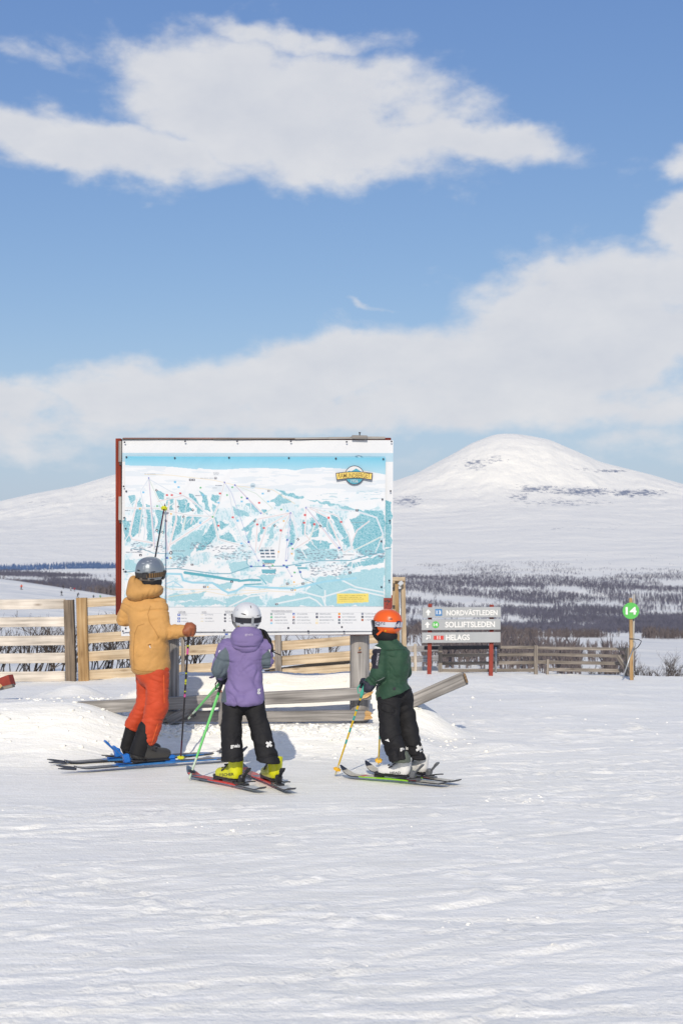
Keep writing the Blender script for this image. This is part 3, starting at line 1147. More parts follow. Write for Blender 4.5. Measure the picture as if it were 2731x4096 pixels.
BU = [  # px, py of the foot, D, height, lean
    (-10, 2690, 21.5, 1.0, .1, 'bare brown bush behind the left fence at the picture edge'),
    (70, 2690, 22.2, .95, .2, 'bare brown bush behind the left fence, second from the picture edge'),
    (135, 2680, 22.6, 1.15, .25, 'bare brown bush behind the left fence with twigs above its second rail'),
    (205, 2680, 22.0, 1.05, .3, 'bare brown bush left of the grey gate post'),
    (262, 2690, 22.4, 1.25, .3, 'tall bare bush hidden behind the grey gate post'),
    (375, 2690, 21.6, 1.05, .35, 'bare bush just right of the tan gate post'),
    (440, 2690, 22.0, 1.15, .45, 'bare bush behind the fence left of the red board frame'),
    (500, 2700, 22.3, .9, .3, 'bare bush behind the fence beside the tan jacket'),
    (700, 2660, 21.8, 1.0, .3, 'bare bush seen below the map board just right of the tan jacket'),
    (770, 2665, 21.5, 1.0, .2, 'dense bare bush seen below the map board near the black pole'),
    (840, 2660, 22.5, .8, .3, 'small bare bush seen below the map board left of the purple jacket'),
    (1130, 2640, 27, .75, .0, 'small bare bush seen between the rails right of the purple jacket'),
    (1240, 2630, 28, .75, .1, 'small bare bush seen between the rails left of the round post'),
    (1330, 2625, 28, .6, .0, 'small bare bush seen between the rails beside the round post'),
]
for i, (px, py, D, h, ln, lab) in enumerate(BU):
    bush(px, py, D, h, lab, 100 + i, ln, 7 if D < 24 else 5)
for i, (px, py, D, h, lab) in enumerate([(2545, 2735, 33, .75, 'low bare bush right of the number 14 pole'), (2592, 2740, 33, .7, 'low bare bush, second to the right of the number 14 pole'),
                                       (2632, 2742, 34, .62, 'low bare bush in the right corner, third from the number 14 pole'), (2672, 2745, 32, .95, 'reddish bare bush with upright twigs near the right edge'),
                                       (2712, 2745, 34, .65, 'low bare bush at the right picture edge'), (2450, 2730, 33, .6, 'low bare bush behind the last bay of the grey fence'), (2380, 2730, 34, .6, 'low bare bush behind the grey fence rails left of the brace')]):
    bush(px, py, D, h, lab, 200 + i, 0.0, 8, .6, 'low bushes beyond the crest on the right')


# ================================================================== loose snow: clods along the beams and crumbs on the piste
def clods():
    r = np.random.default_rng(77)
    base = []
    t = (1 + 5 ** .5) / 2
    bm = bmesh.new()
    bmesh.ops.create_icosphere(bm, subdivisions=1, radius=1.0)
    pv = np.array([v.co[:] for v in bm.verts]); pf = np.array([[v.index for v in f.verts] for f in bm.faces])
    bm.free()
    P = []
    for _ in range(420):        # thrown up round the foot of the board
        P.append((r.uniform(-2.0, 0.6), 12.62 + abs(r.normal(0, .10)) * r.choice([-1, 1]) * .8, r.uniform(.008, .035) * (1.6 if r.random() < .08 else 1)))
    for _ in range(260):        # along the mound and the bank
        P.append((r.uniform(-3.4, 1.4), r.uniform(11.9, 14.0), r.uniform(.008, .03)))
    for _ in range(35):        # broken snow right of the green jacket
        P.append((r.uniform(0.6, 4.5), r.uniform(11.5, 18), r.uniform(.006, .022)))
    for _ in range(90):       # crumbs
        P.append((r.uniform(-3.5, 3.5), r.uniform(4.6, 12.0), abs(r.normal(0, .003)) + .002))
    for cx, cy in ((1.15, 9.7), (1.35, 9.6), (-2.9, 7.0), (0.6, 6.2), (-0.8, 8.6), (2.3, 8.0), (-2.6, 9.2), (0.2, 11.2)):
        for _ in range(14):
            P.append((cx + r.normal(0, .22), cy + r.normal(0, .07), r.uniform(.003, .012)))
    P = np.array(P)
    Z = zg(P[:, 0], P[:, 1])
    V = np.zeros((len(P), len(pv), 3))
    for i in range(len(P)):
        q = pv * (1 + r.normal(0, .18, (len(pv), 1))) * np.array([r.uniform(.8, 1.5), r.uniform(.8, 1.3), r.uniform(.5, .9)]) * P[i, 2]
        V[i] = q + np.array([P[i, 0], P[i, 1], Z[i] - P[i, 2] * .05])
    Fc = (pf[None] + (np.arange(len(P)) * len(pv))[:, None, None]).reshape(-1, 3)
    o = mesh_obj('snow_clods', V.reshape(-1, 3), Fc, M_SNOW, None, None, True)
    tag(o, 'loose snow clods and crumbs scattered over the piste and banks', 'snow', kind='stuff')


clods()
# ================================================================== woods and paints
WOOD_GREY = wood('weathered_wood', srgb(148, 144, 141, .70), srgb(190, 186, 182, .72), srgb(112, 104, 98))
WOOD_PALE = wood('bleached_rail', srgb(212, 202, 190, .76), srgb(238, 229, 217, .76), srgb(150, 132, 116))
WOOD_TAN = wood('new_pine', srgb(204, 180, 148, .72), srgb(232, 213, 184, .74), srgb(156, 128, 98))
WOOD_POST = wood('pine_post', srgb(184, 148, 102), srgb(212, 180, 136), srgb(118, 84, 54))
WOOD_OLD = wood('old_fence', srgb(138, 130, 122), srgb(182, 172, 162), srgb(104, 94, 86))
WOOD_RAW = wood('splintered_wood', srgb(210, 160, 96), srgb(240, 204, 150), srgb(170, 120, 70), knots=False)
RED = wood('red_paint_wood', srgb(128, 44, 30), srgb(160, 66, 46), srgb(70, 34, 26))
RED2 = mat('red_post_paint', srgb(158, 58, 44), 0.7, var=0.18, vscale=12, bump=0.2, bscale=40)
BLACK = mat('black_fitting', (0.02, 0.02, 0.025), 0.5)
STEEL = mat('galvanised_steel', (0.45, 0.47, 0.48), 0.45, metal=0.8, var=0.15, vscale=20)
BLUEB = mat('dark_stud', (0.012, 0.015, 0.04), 0.45)

BD = 12.80                       # distance of the banner plane


def bp(cx, cy, d=0.0):
    """a point of the banner, given in the map study's own coordinates"""
    return at(440 + cx / 1.3517, 1720 + cy / 1.3517, BD + d)


board = thing('trail_map_board', at(1000, 2880, 13.0), 'large white and blue ski trail map on a red framed board with log posts', 'map board')

# two round log posts
def log_post(px, w, ptop, pbot, D, m, name='post'):
    a, b = at(px, pbot, D), at(px, ptop, D)
    M, ln = frame_from(a, b, (0, 1, 0))
    rad = w / 2 * D / F
    n = 20
    V, Fc = [], []
    L = 12
    for i in range(L + 1):
        x = -ln / 2 + ln * i / L
        for k in range(n):
            th = 2 * math.pi * k / n
            rr = rad * (1 + 0.03 * (float(vnoise(i * 0.6, k * 0.5, px)) - 0.5))
            V.append((x, rr * math.cos(th), rr * math.sin(th)))
    for i in range(L):
        for k in range(n):
            Fc.append((i * n + k, i * n + (k + 1) % n, (i + 1) * n + (k + 1) % n, (i + 1) * n + k))
    Fc.append(tuple(range(n - 1, -1, -1))); Fc.append(tuple(L * n + k for k in range(n)))
    return mesh_obj(name, V, Fc, m, board, M, True)


log_post(1438, 77, 1790, 2960, BD + 0.24, WOOD_GREY)
log_post(678, 77, 1790, 2970, BD + 0.24, WOOD_GREY)

# red frame behind the banner: side posts, rails and backing panel
c_tl, c_tr, c_br, c_bl = bp(68, 52), bp(1530, 54), bp(1525, 1105), bp(62, 1114)


def brd(name, p0, p1, h, t, m, parent=board, **k):
    return plank(name, p0, p1, h, t, m, parent, **k)


px_m = BD / F                    # metres per photo pixel at the banner
e1, e2 = bp(53, 50, 0.10), bp(54, 1000, 0.10)
brd('frame_post', e2, e1, 22 * px_m, 0.16, RED, up=(1, 0, 0))
brd('frame_post', bp(1500, 1085, 0.055), bp(1505, 60, 0.055), 0.05, 0.07, RED, up=(1, 0, 0))
for cy in (62, 420, 780, 1090):
    brd('frame_rail', bp(72, cy, 0.055), bp(1518, cy, 0.055), 0.07, 0.06, RED)
for q in ((56, 60, 174), (56, 360, 488)):
    brd('frame_splice', bp(q[0], q[2], 0.012), bp(q[0] + 1, q[1], 0.012), 12 * px_m, 0.03, WOOD_GREY, up=(1, 0, 0))
    brd('frame_notch', bp(57, q[2] + 16, 0.012), bp(57, q[2] + 1, 0.012), 8 * px_m, 0.012, BLACK, up=(1, 0, 0), bev=0)
bk = [bp(70, 58, 0.022), bp(1522, 60, 0.022), bp(1518, 1100, 0.022), bp(66, 1106, 0.022)]
bk2 = [p + np.array([0, 0.004, 0]) for p in bk]
mesh_obj('backing_panel', bk + bk2, [(3, 2, 1, 0), (4, 5, 6, 7), (0, 1, 5, 4), (1, 2, 6, 5), (2, 3, 7, 6), (3, 0, 4, 7)], RED, board)
# top trim: thin weathered lath that curls up to the right, a latch block and its peg
pts = [bp(68, 49, 0.01), bp(560, 48.5, 0.01), bp(1000, 47, 0.01), bp(1180, 45, 0.02), bp(1300, 43.5, 0.03), bp(1486, 44, 0.03)]
for i in range(len(pts) - 1):
    brd('top_lath', pts[i], pts[i + 1], (2.5 + 2.0 * i) * px_m, 0.05, WOOD_OLD if i < 2 else WOOD_GREY, bev=0.001)
brd('latch_block', bp(1307, 39, -0.01), bp(1390, 41, -0.01), 15 * px_m, 0.06, WOOD_GREY)
tube_obj('latch_peg', [bp(1349, 34, -0.01), bp(1349, 14, -0.01)], 0.006, BLACK, board)
brd('latch_peg_head', bp(1344, 14, -0.01), bp(1355, 15, -0.01), 0.012, 0.014, BLACK, bev=0.002)

# ---- printed vinyl: rasterised by hand into point colours on a slightly rippled sheet
STEP = 2.4
X0, Y0, X1, Y1 = 60, 50, 1534, 1118
NW, NH = int((X1 - X0) / STEP), int((Y1 - Y0) / STEP)
gx = X0 + (np.arange(NW) + .5) * STEP
gy = Y0 + (np.arange(NH) + .5) * STEP
MX, MY = np.meshgrid(gx, gy)
IMG = np.ones((NH, NW, 3)) * np.array(srgb(238, 238, 238))
mr = np.random.default_rng(5)
HATCH = mr.random((NH, NW)) * 0.6 + 0.4 * np.repeat(mr.random((NH // 2 + 1, NW)), 2, 0)[:NH]


def inpoly(pts):
    pts = np.array(pts, float)
    r = np.zeros(MX.shape, bool)
    j = len(pts) - 1
    for i in range(len(pts)):
        xi, yi = pts[i]; xj, yj = pts[j]
        if yi != yj:
            r ^= ((yi > MY) != (yj > MY)) & (MX < (xj - xi) * (MY - yi) / (yj - yi) + xi)
        j = i
    return r


MOT = fbm(MX / 9, MY / 14, oct=3, seed=86)
WOB = (fbm(MX / 26, MY / 26, oct=3, seed=81) - .5) * 26
WOB2 = (fbm(MX / 26 + 50, MY / 26, oct=3, seed=82) - .5) * 26


def put(mask, col, a=1.0):
    IMG[mask] = IMG[mask] * (1 - a) + np.array(col) * a


def line(pts, w, col, a=1.0):
    q = np.array(pts, float)
    i0, i1 = max(0, int((q[:, 0].min() - w - X0) / STEP) - 2), min(NW, int((q[:, 0].max() + w - X0) / STEP) + 3)
    j0, j1 = max(0, int((q[:, 1].min() - w - Y0) / STEP) - 2), min(NH, int((q[:, 1].max() + w - Y0) / STEP) + 3)
    if i1 <= i0 or j1 <= j0:
        return
    sx, sy = MX[j0:j1, i0:i1], MY[j0:j1, i0:i1]
    d = np.full(sx.shape, 1e9)
    for (ax, ay), (bx, by) in zip(pts[:-1], pts[1:]):
        vx, vy = bx - ax, by - ay
        t = np.clip(((sx - ax) * vx + (sy - ay) * vy) / (vx * vx + vy * vy + 1e-9), 0, 1)
        d = np.minimum(d, np.hypot(sx - ax - t * vx, sy - ay - t * vy))
    m = (np.clip((w / 2 - d) / STEP + .5, 0, 1) * a)[..., None]
    IMG[j0:j1, i0:i1] = IMG[j0:j1, i0:i1] * (1 - m) + np.array(col) * m


TEAL, TEAL2, PALE = srgb(90, 172, 188), srgb(184, 220, 228), srgb(196, 224, 234)
WHITE = srgb(238, 239, 240)


def forest(pts, dark=1.0, ragged=True):
    pts = np.array(pts, float)
    r = np.zeros(MX.shape, bool)
    px_, py_ = MX + (WOB if ragged else 0), MY + (WOB2 if ragged else 0)
    j = len(pts) - 1
    for i in range(len(pts)):
        xi, yi = pts[i]; xj, yj = pts[j]
        if yi != yj:
            r ^= ((yi > py_) != (yj > py_)) & (px_ < (xj - xi) * (py_ - yi) / (yj - yi) + xi)
        j = i
    k = (HATCH > 0.42).astype(float) * 0.5 + 0.5 * HATCH
    k = k * np.clip(.55 + 1.0 * MOT, 0, 1.15)
    c = np.array(TEAL2)[None, None] * (1 - k[..., None] * dark) + np.array(TEAL)[None, None] * k[..., None] * dark
    IMG[r] = c[r]


# older banner underneath: pale blue strip and its own logo's top
put((MY > 121) & (MY < 170), srgb(186, 216, 230))
line([(1318, 146), (1330, 140), (1345, 137), (1360, 140), (1374, 146)], 4, srgb(70, 80, 110))
put(((MX - 1346) ** 2 + ((MY - 168) * 1.0) ** 2 < 29 ** 2) & (MY < 147), srgb(225, 235, 240))
# right strip of the older banner
forest([(1486, 380), (1524, 385), (1524, 640), (1486, 640)])
forest([(1486, 660), (1524, 640), (1524, 945), (1486, 945)], .35, False)
forest([(70, 480), (84, 480), (84, 600), (70, 600)], .8)
# newer banner
inner = (MX > 84) & (MX < 1488) & (MY > 141) & (MY < 1090)
put(inner, srgb(240, 241, 242))
sky_t = np.clip((MY - 141) / 75, 0, 1)[..., None]
skyc = np.array(srgb(118, 200, 226)) * (1 - sky_t) + np.array(srgb(176, 217, 232)) * sky_t
edge = np.interp(MX, [84, 200, 330, 440, 470, 484, 510, 600, 660, 720, 830, 960, 1000, 1060, 1150, 1260, 1350, 1488], [190, 192, 196, 207, 210, 202, 208, 212, 208, 203, 201, 207, 214, 202, 197, 203, 210, 234])
m = inner & (MY < edge)
IMG[m] = skyc[m]
shade = inner & (MY > edge) & (MY < 330)
put(shade & (fbm(MX / 120, MY / 16, oct=3, seed=84) > .55), srgb(226, 232, 237))
for (a, b, c_, d_) in ((1110, 355, 1230, 18), (1180, 375, 1290, 12), (1330, 330, 1470, 16), (1370, 365, 1480, 10)):
    put(inner & (MX > a) & (MX < c_) & (np.abs(MY - b) < d_) & (fbm(MX / 40, MY / 5, oct=2, seed=85) > .62), srgb(196, 218, 226))
sh = inner & (MY > edge + 60)
soft = fbm(MX / 60 + MY / 90, MY / 34, oct=4, seed=88)
ks = (np.clip((soft - .42) * 4, 0, 1) * np.clip((MY - 300) / 160, 0, 1) * .75)[..., None]
IMG[:] = np.where(sh[..., None], IMG * (1 - ks) + np.array(srgb(206, 229, 237)) * ks, IMG)
tex = (fbm(MX / 7, MY / 11, oct=2, seed=89) > .60) & sh & (MY > 400) & (soft > .5)
put(tex, srgb(150, 205, 216), .55)
# forests
forest([(105, 352), (140, 350), (146, 380), (128, 405), (108, 390)])
forest([(84, 470), (110, 500), (125, 590), (105, 605), (84, 590)])
forest([(165, 365), (185, 430), (165, 560), (125, 575), (118, 540), (140, 440)])
forest([(195, 400), (240, 415), (245, 600), (205, 595), (200, 500)])
forest([(246, 318), (300, 335), (295, 375), (260, 372)])
forest([(255, 425), (300, 420), (300, 560), (262, 560)])
forest([(315, 370), (345, 365), (350, 430), (312, 425)])
forest([(366, 372), (410, 368), (450, 440), (370, 440)])
forest([(335, 462), (395, 455), (385, 560), (340, 600), (345, 520)])
forest([(400, 462), (500, 465), (420, 540), (395, 548)])
forest([(420, 345), (450, 350), (520, 445), (480, 450)])
forest([(478, 322), (520, 345), (545, 440), (520, 435), (500, 370)])
forest([(548, 342), (592, 350), (578, 395), (560, 380)])
forest([(545, 520), (560, 470), (590, 500), (580, 570), (520, 640), (465, 655), (500, 580)], 1.1)
forest([(330, 640), (400, 575), (520, 520), (500, 590), (440, 660)], .55)
forest([(590, 580), (640, 545), (690, 600), (640, 605)], .9)
forest([(600, 495), (650, 505), (630, 525), (600, 540)], .9)
forest([(560, 395), (590, 420), (580, 455), (555, 450)], .7)
forest([(655, 405), (745, 440), (760, 465), (690, 460)], .6)
forest([(715, 540), (790, 480), (800, 490), (740, 550)])
forest([(740, 590), (765, 500), (780, 505), (760, 600)], .6)
forest([(790, 600), (830, 480), (842, 490), (810, 600)], .8)
forest([(850, 590), (885, 500), (905, 490), (880, 590)], .6)
forest([(730, 400), (770, 395), (815, 440), (790, 445)], .6)
forest([(812, 440), (830, 418), (860, 430), (850, 450)])
forest([(860, 380), (920, 345), (960, 375), (990, 395), (900, 405)], .7)
forest([(895, 318), (960, 335), (1060, 362), (1040, 372), (930, 350)], .9)
forest([(1060, 372), (1190, 385), (1250, 402), (1180, 405)], .7)
forest([(1240, 405), (1290, 410), (1275, 425), (1245, 420)], .7)
forest([(970, 470), (1000, 480), (1000, 600), (960, 640), (975, 560)], .9)
forest([(1035, 500), (1060, 470), (1075, 580), (1045, 570)])
forest([(1085, 470), (1130, 480), (1130, 570), (1090, 575)])
forest([(1090, 425), (1180, 470), (1235, 590), (1210, 585), (1140, 500)])
forest([(1180, 430), (1250, 480), (1300, 600), (1275, 610), (1220, 520)])
forest([(1060, 625), (1100, 590), (1210, 610), (1185, 645), (1090, 650)], .9)
forest([(1250, 600), (1285, 560), (1300, 620), (1280, 640)])
forest([(1300, 480), (1390, 430), (1470, 430), (1484, 470), (1482, 600), (1335, 655), (1312, 620), (1330, 560)])
forest([(1335, 655), (1482, 600), (1484, 660), (1380, 690), (1270, 745), (1300, 720), (1420, 690)], .9)
forest([(1210, 400), (1340, 425), (1400, 450), (1300, 440)], .8)
forest([(1260, 740), (1484, 670), (1484, 715), (1330, 742)], .9)
# pale low woods and meadow tone
for q in ([(1130, 800), (1484, 742), (1486, 955), (1140, 955), (1030, 905)], [(860, 915), (1060, 885), (1150, 900), (1150, 955), (850, 955)], [(620, 905), (800, 885), (850, 950), (640, 955)],
          [(330, 890), (520, 875), (500, 920), (320, 925)], [(380, 935), (560, 915), (650, 940), (420, 957)], [(560, 835), (680, 815), (650, 870)], [(640, 720), (745, 700), (760, 750), (660, 775)], [(790, 790), (900, 780), (880, 830)],
          [(86, 700), (180, 730), (140, 760), (86, 750)], [(330, 640), (440, 650), (420, 700), (350, 705)], [(1000, 640), (1230, 650), (1220, 700), (1000, 705)]):
    forest(q, .32)
for q in ([(1030, 872), (1150, 905), (1170, 955)], [(1150, 905), (1300, 860), (1480, 900)], [(1165, 870), (1165, 930)], [(1230, 800), (1330, 850), (1484, 880)], [(900, 940), (1080, 905), (1120, 925), (1150, 955)], [(650, 955), (760, 900), (840, 890)]):
    line(q, 8, WHITE, .85)
# pistes
P = [([(150, 372), (112, 560), (125, 590), (250, 612)], 11), ([(182, 405), (160, 575)], 7), ([(213, 262), (168, 330), (200, 470), (188, 590)], 11), ([(213, 262), (245, 640)], 10),
     ([(213, 262), (262, 370), (302, 428), (285, 560), (240, 645)], 10), ([(322, 385), (305, 560), (318, 650)], 12), ([(358, 372), (362, 480), (332, 600), (318, 650)], 12), ([(90, 420), (260, 422), (420, 458), (560, 466)], 13),
     ([(215, 265), (330, 330), (440, 370), (540, 462)], 9), ([(262, 385), (400, 352), (470, 400)], 8), ([(412, 470), (396, 545)], 8), ([(452, 470), (440, 505)], 7), ([(560, 466), (330, 618)], 15), ([(620, 285), (590, 400), (560, 466), (590, 590), (700, 620)], 12),
     ([(640, 300), (670, 470), (720, 590), (790, 660)], 11), ([(677, 295), (760, 380), (830, 450)], 9), ([(690, 300), (790, 340), (880, 420), (830, 455)], 8), ([(977, 445), (800, 480), (790, 660)], 12), ([(977, 445), (850, 520), (805, 650)], 10),
     ([(977, 445), (925, 560), (910, 690)], 12), ([(985, 445), (1020, 590), (960, 700)], 11), ([(1060, 417), (1055, 560), (1080, 590), (1000, 640)], 11), ([(1080, 590), (1110, 500)], 9), ([(1060, 417), (1140, 520), (1240, 650)], 9),
     ([(1080, 420), (1180, 470), (1260, 655)], 10), ([(1080, 415), (1230, 460), (1290, 560), (1310, 640), (1265, 660)], 10), ([(1060, 412), (1330, 435), (1440, 470), (1475, 560), (1478, 640)], 8), ([(1310, 600), (1335, 540), (1400, 490)], 7), ([(1320, 650), (1475, 570)], 7)]
for pts, w in P:
    line(pts, w, WHITE)
# finer runs branching off the main pistes
for i in range(70):
    pts, w = P[int(mr.integers(0, len(P)))]
    a_ = pts[int(mr.integers(0, len(pts) - 1))]
    dx_, dy_ = mr.uniform(-45, 45), mr.uniform(25, 110)
    line([a_, (a_[0] + dx_ * .5 + mr.uniform(-12, 12), a_[1] + dy_ * .5), (a_[0] + dx_, a_[1] + dy_)], mr.uniform(2.5, 6), WHITE, .9)
PISTE = {'r': srgb(214, 160, 160), 'g': srgb(160, 200, 170), 'b': srgb(160, 190, 215), 'k': srgb(170, 165, 170), 'y': srgb(236, 214, 170)}
for i, (pts, w) in enumerate(P):
    line(pts, 2.0, PISTE['rkbrgr'[i % 6]], .8)
for pts in ([(190, 238), (330, 242), (560, 268), (700, 300), (880, 320), (1000, 395)], [(80, 760), (330, 860), (560, 862), (800, 868), (1100, 820)], [(300, 905), (520, 870), (640, 895), (860, 870), (1000, 878)]):
    line(pts, 2.2, PISTE['y'])
# road, river, tree belts
line([(84, 768), (230, 752), (370, 748), (560, 775), (650, 776), (760, 738), (950, 735), (1130, 706), (1300, 705), (1420, 668), (1524, 645)], 5, srgb(110, 168, 188))
line([(370, 748), (410, 690), (395, 670), (240, 665), (190, 645), (120, 640)], 4, srgb(128, 180, 198))
line([(745, 690), (742, 720), (760, 738)], 4, srgb(128, 180, 198))
line([(1020, 740), (1040, 800), (1110, 830), (1150, 860)], 4, srgb(120, 170, 190))
line([(300, 775), (390, 778), (402, 812), (450, 824), (560, 826), (610, 862), (645, 880), (690, 868), (730, 842), (850, 852), (1000, 858), (1160, 820), (1330, 800)], 11, srgb(160, 212, 230))
line([(310, 830), (350, 815), (400, 850), (330, 845)], 6, srgb(170, 214, 230))
line([(410, 770), (480, 780), (560, 792), (640, 806), (700, 812)], 15, TEAL)
line([(700, 816), (760, 810), (815, 812)], 12, TEAL)
line([(730, 836), (820, 832)], 7, TEAL)
line([(820, 800), (848, 832)], 7, srgb(120, 190, 205))
# lifts
LB = srgb(120, 130, 200)
for pts in ([(213, 258), (250, 640)], [(620, 280), (660, 340), (753, 604), (806, 705)], [(677, 295), (743, 366), (815, 448)], [(1060, 417), (1245, 640)], [(974, 445), (950, 705)], [(980, 445), (962, 705)], [(955, 740), (985, 790)], [(300, 480), (318, 690)]):
    line(pts, 2.6, LB, .6)
# village: rows of small roofs
for (x0, y0, x1, y1, nn) in ((120, 600, 300, 660, 60), (340, 680, 420, 745, 50), (560, 620, 760, 700, 90), (1010, 645, 1260, 700, 110), (1080, 715, 1300, 790, 100), (1330, 650, 1480, 690, 40), (850, 735, 900, 780, 20), (440, 600, 560, 640, 40)):
    for _ in range(nn):
        x, y = mr.uniform(x0, x1), mr.uniform(y0, y1)
        put((np.abs(MX - x) < mr.uniform(3, 7)) & (np.abs(MY - y) < 1.9), srgb(126, 140, 158), .8)
for r_i in range(3):
    for c_i in range(3):
        put((np.abs(MX - (823 + 28 * c_i + r_i * 3)) < 11) & (np.abs(MY - (650 + r_i * 17)) < 4), srgb(92, 112, 134))
for (x, y, w, h) in ((862, 706, 36, 5), (864, 715, 28, 4), (862, 760, 38, 6), (862, 770, 36, 4), (1042, 746, 26, 5), (1020, 733, 18, 3)):
    put((np.abs(MX - x) < w) & (np.abs(MY - y) < h), srgb(110, 178, 194))
put((np.abs(MX - 858) < 30) & (np.abs(MY - 722) < 6) & (HATCH > .5), srgb(140, 110, 90))


def icon(x, y, col, s=6.5, shape='s'):
    s = s * .84
    if shape == 's':
        mk = (np.abs(MX - x) < s) & (np.abs(MY - y) < s * .86)
    elif shape == 'd':
        mk = np.abs(MX - x) + np.abs(MY - y) < s * 1.35
    else:
        mk = np.hypot(MX - x, MY - y) < s
    put(mk, col)
    if shape == 'd' or col == ICK:
        mk2 = (np.abs(MX - x) < s * .45) & (np.abs(MY - y) < s * .4)
        put(mk2, WHITE)


ICK = srgb(44, 44, 70)
for x, y in ((310, 350), (337, 350), (382, 341), (597, 340), (667, 470), (590, 515), (797, 508), (835, 528), (926, 541), (1055, 457), (1050, 498), (1105, 507), (1182, 471), (1249, 494), (808, 390)):
    icon(x, y, srgb(218, 88, 94), 7)
for x, y in ((254, 324), (372, 414), (450, 430), (400, 467), (307, 490), (258, 541), (289, 551), (892, 515), (1018, 589), (1136, 517), (783, 490)):
    icon(x, y, srgb(40, 42, 60), 7, 'd')
for x, y in ((743, 366), (753, 604), (960, 593), (983, 614), (1240, 636), (943, 732), (1030, 767), (766, 736), (835, 733), (313, 690), (958, 742)):
    icon(x, y, srgb(64, 92, 180), 7)
for x, y in ((213, 258), (620, 280), (677, 295), (977, 445), (818, 448), (806, 705), (955, 705), (1060, 417), (985, 790)):
    icon(x, y, srgb(110, 120, 200), 5, 'o')
for x, y in ((355, 279), (374, 307), (183, 336), (504, 350), (490, 500), (590, 390), (692, 488), (715, 384), (827, 340), (856, 383), (960, 434), (713, 612)):
    icon(x, y, srgb(130, 198, 232), 7)
for x, y in ((491, 310), (259, 410), (558, 467), (635, 349), (663, 306), (713, 361), (927, 427), (988, 640), (1000, 770), (882, 733)):
    icon(x, y, srgb(92, 184, 120), 6, 'o')
for x, y in ((166, 424), (333, 452), (940, 489), (914, 657), (985, 668), (998, 823), (332, 690), (534, 848), (1004, 865)):
    icon(x, y, srgb(240, 190, 110), 6, 'o')
for x, y in ((437, 267), (454, 267), (572, 257), (858, 326), (1334, 430), (170, 676), (449, 727), (516, 848), (662, 820), (962, 831), (988, 865), (905, 943), (1298, 772), (1047, 832)):
    icon(x, y, ICK, 8)
icon(334, 663, ICK, 11, 'o')
put(np.hypot(MX - 773, MY - 298) < 15, srgb(196, 214, 224)); put((np.abs(MX - 773) < 10) & (np.abs(MY - 299) < 3), srgb(110, 130, 150))
for (x, y, w) in ((220, 236, 30), (575, 230, 16), (575, 238, 14), (590, 297, 18), (570, 310, 14), (530, 257, 40), (500, 700, 0), (655, 690, 40), (1340, 498, 36), (1290, 674, 30), (480, 352, 18), (96, 434, 16), (112, 492, 8), (197, 474, 9), (640, 640, 40), (850, 637, 30), (130, 660, 40), (370, 652, 40)):
    put((np.abs(MX - x) < w) & (np.abs(MY - y) < 1.7) & (HATCH > .25), srgb(120, 130, 146), .8)
# yellow notice and its text rows
ymask = inpoly([(1230, 886), (1399, 884), (1400, 933), (1228, 941)])
put(ymask, srgb(244, 222, 118))
for k in range(4):
    put(ymask & (np.abs(MY - (897 + k * 10)) < 2.2) & (MX > 1241) & (MX < 1382 - (k == 1) * 20 - (k == 2) * 10) & (mr.random(MX.shape) > .3), srgb(176, 156, 84), .8)
# legend
put((MY > 958) & (MX < 1488) & (MX > 62), srgb(237, 237, 238))
line([(84, 957), (1480, 957)], 2.2, srgb(150, 170, 184))
for x0, x1, y in ((372, 480, 992), (497, 610, 992), (625, 700, 992), (870, 1420, 990)):
    line([(x0, y), (x1, y)], 1.5, srgb(206, 208, 212))
# creased lower hem: shade in the crease painted as a thin grey line
line([(540, 1082), (700, 1080), (1050, 1074), (1420, 1076)], 1.6, srgb(214, 215, 220), .5)
rows = [(x, y, w, c) for x, w, c in ((392, 34, 'b'), (518, 46, 'n'), (648, 30, 'k')) for y, w, c in ((999, w, c), (1018, w - 4, c), (1034, w + 4, c))]
for x, y, w, c in rows:
    if c == 'b':
        put((np.abs(MX - (x - 13)) < 7) & (np.abs(MY - y) < 6), srgb(70, 104, 190))
        put((np.abs(MX - (x - 13)) < 3) & (np.abs(MY - y) < 2.5), WHITE)
    elif c == 'k':
        put(np.hypot(MX - (x - 20), MY - y) < 6, srgb(90, 92, 104))
    else:
        put((np.abs(MX - (x - 14)) < 8) & (np.abs(MY - y) < 1.4), srgb(230, 220, 190))
    put((MX > x) & (MX < x + w) & (np.abs(MY - y) < 3.2) & (mr.random(MX.shape) > .25), srgb(168, 172, 180), .75)
cols = {877: ['#9aa', '#7cc49a', '#d8a0a0', '#96cce8'], 998: ['#3a64b8', '#e0a090', '#46465e', '#303048'], 1121: ['#5a5e70', '#46465e', '#eee6cc', '#f2d28c'], 1243: ['#f0a83c', '#dc5850', '#70808c', '#606674'], 1366: ['#8a90a0', '#50505e', '#b06a50']}
for x, cc in cols.items():
    for k, hx in enumerate(cc):
        y = (997, 1014, 1031, 1046)[k]
        hx = hx[1:]
        hx = ''.join(ch * 2 for ch in hx) if len(hx) == 3 else hx
        c = srgb(*[int(hx[i:i + 2], 16) for i in (0, 2, 4)])
        put((np.abs(MX - x) < 6) & (np.abs(MY - y) < 5.5), c)
        if k in (0, 2, 3) and x in (998, 1121):
            put((np.abs(MX - x - 1) < 2.4) & (np.abs(MY - y) < 2.2), WHITE)
        w = 50 + (k * 37 + x) % 30
        put((MX > x + 15) & (MX < x + 15 + w) & (np.abs(MY - y) < 3.2) & (mr.random(MX.shape) > .25), srgb(168, 172, 180), .75)
put((MX > 625) & (MX < 640) & (MY > 1106) & (MY < 1116), srgb(80, 110, 190))


IMG *= np.array([1.04, 1.07, 1.12])


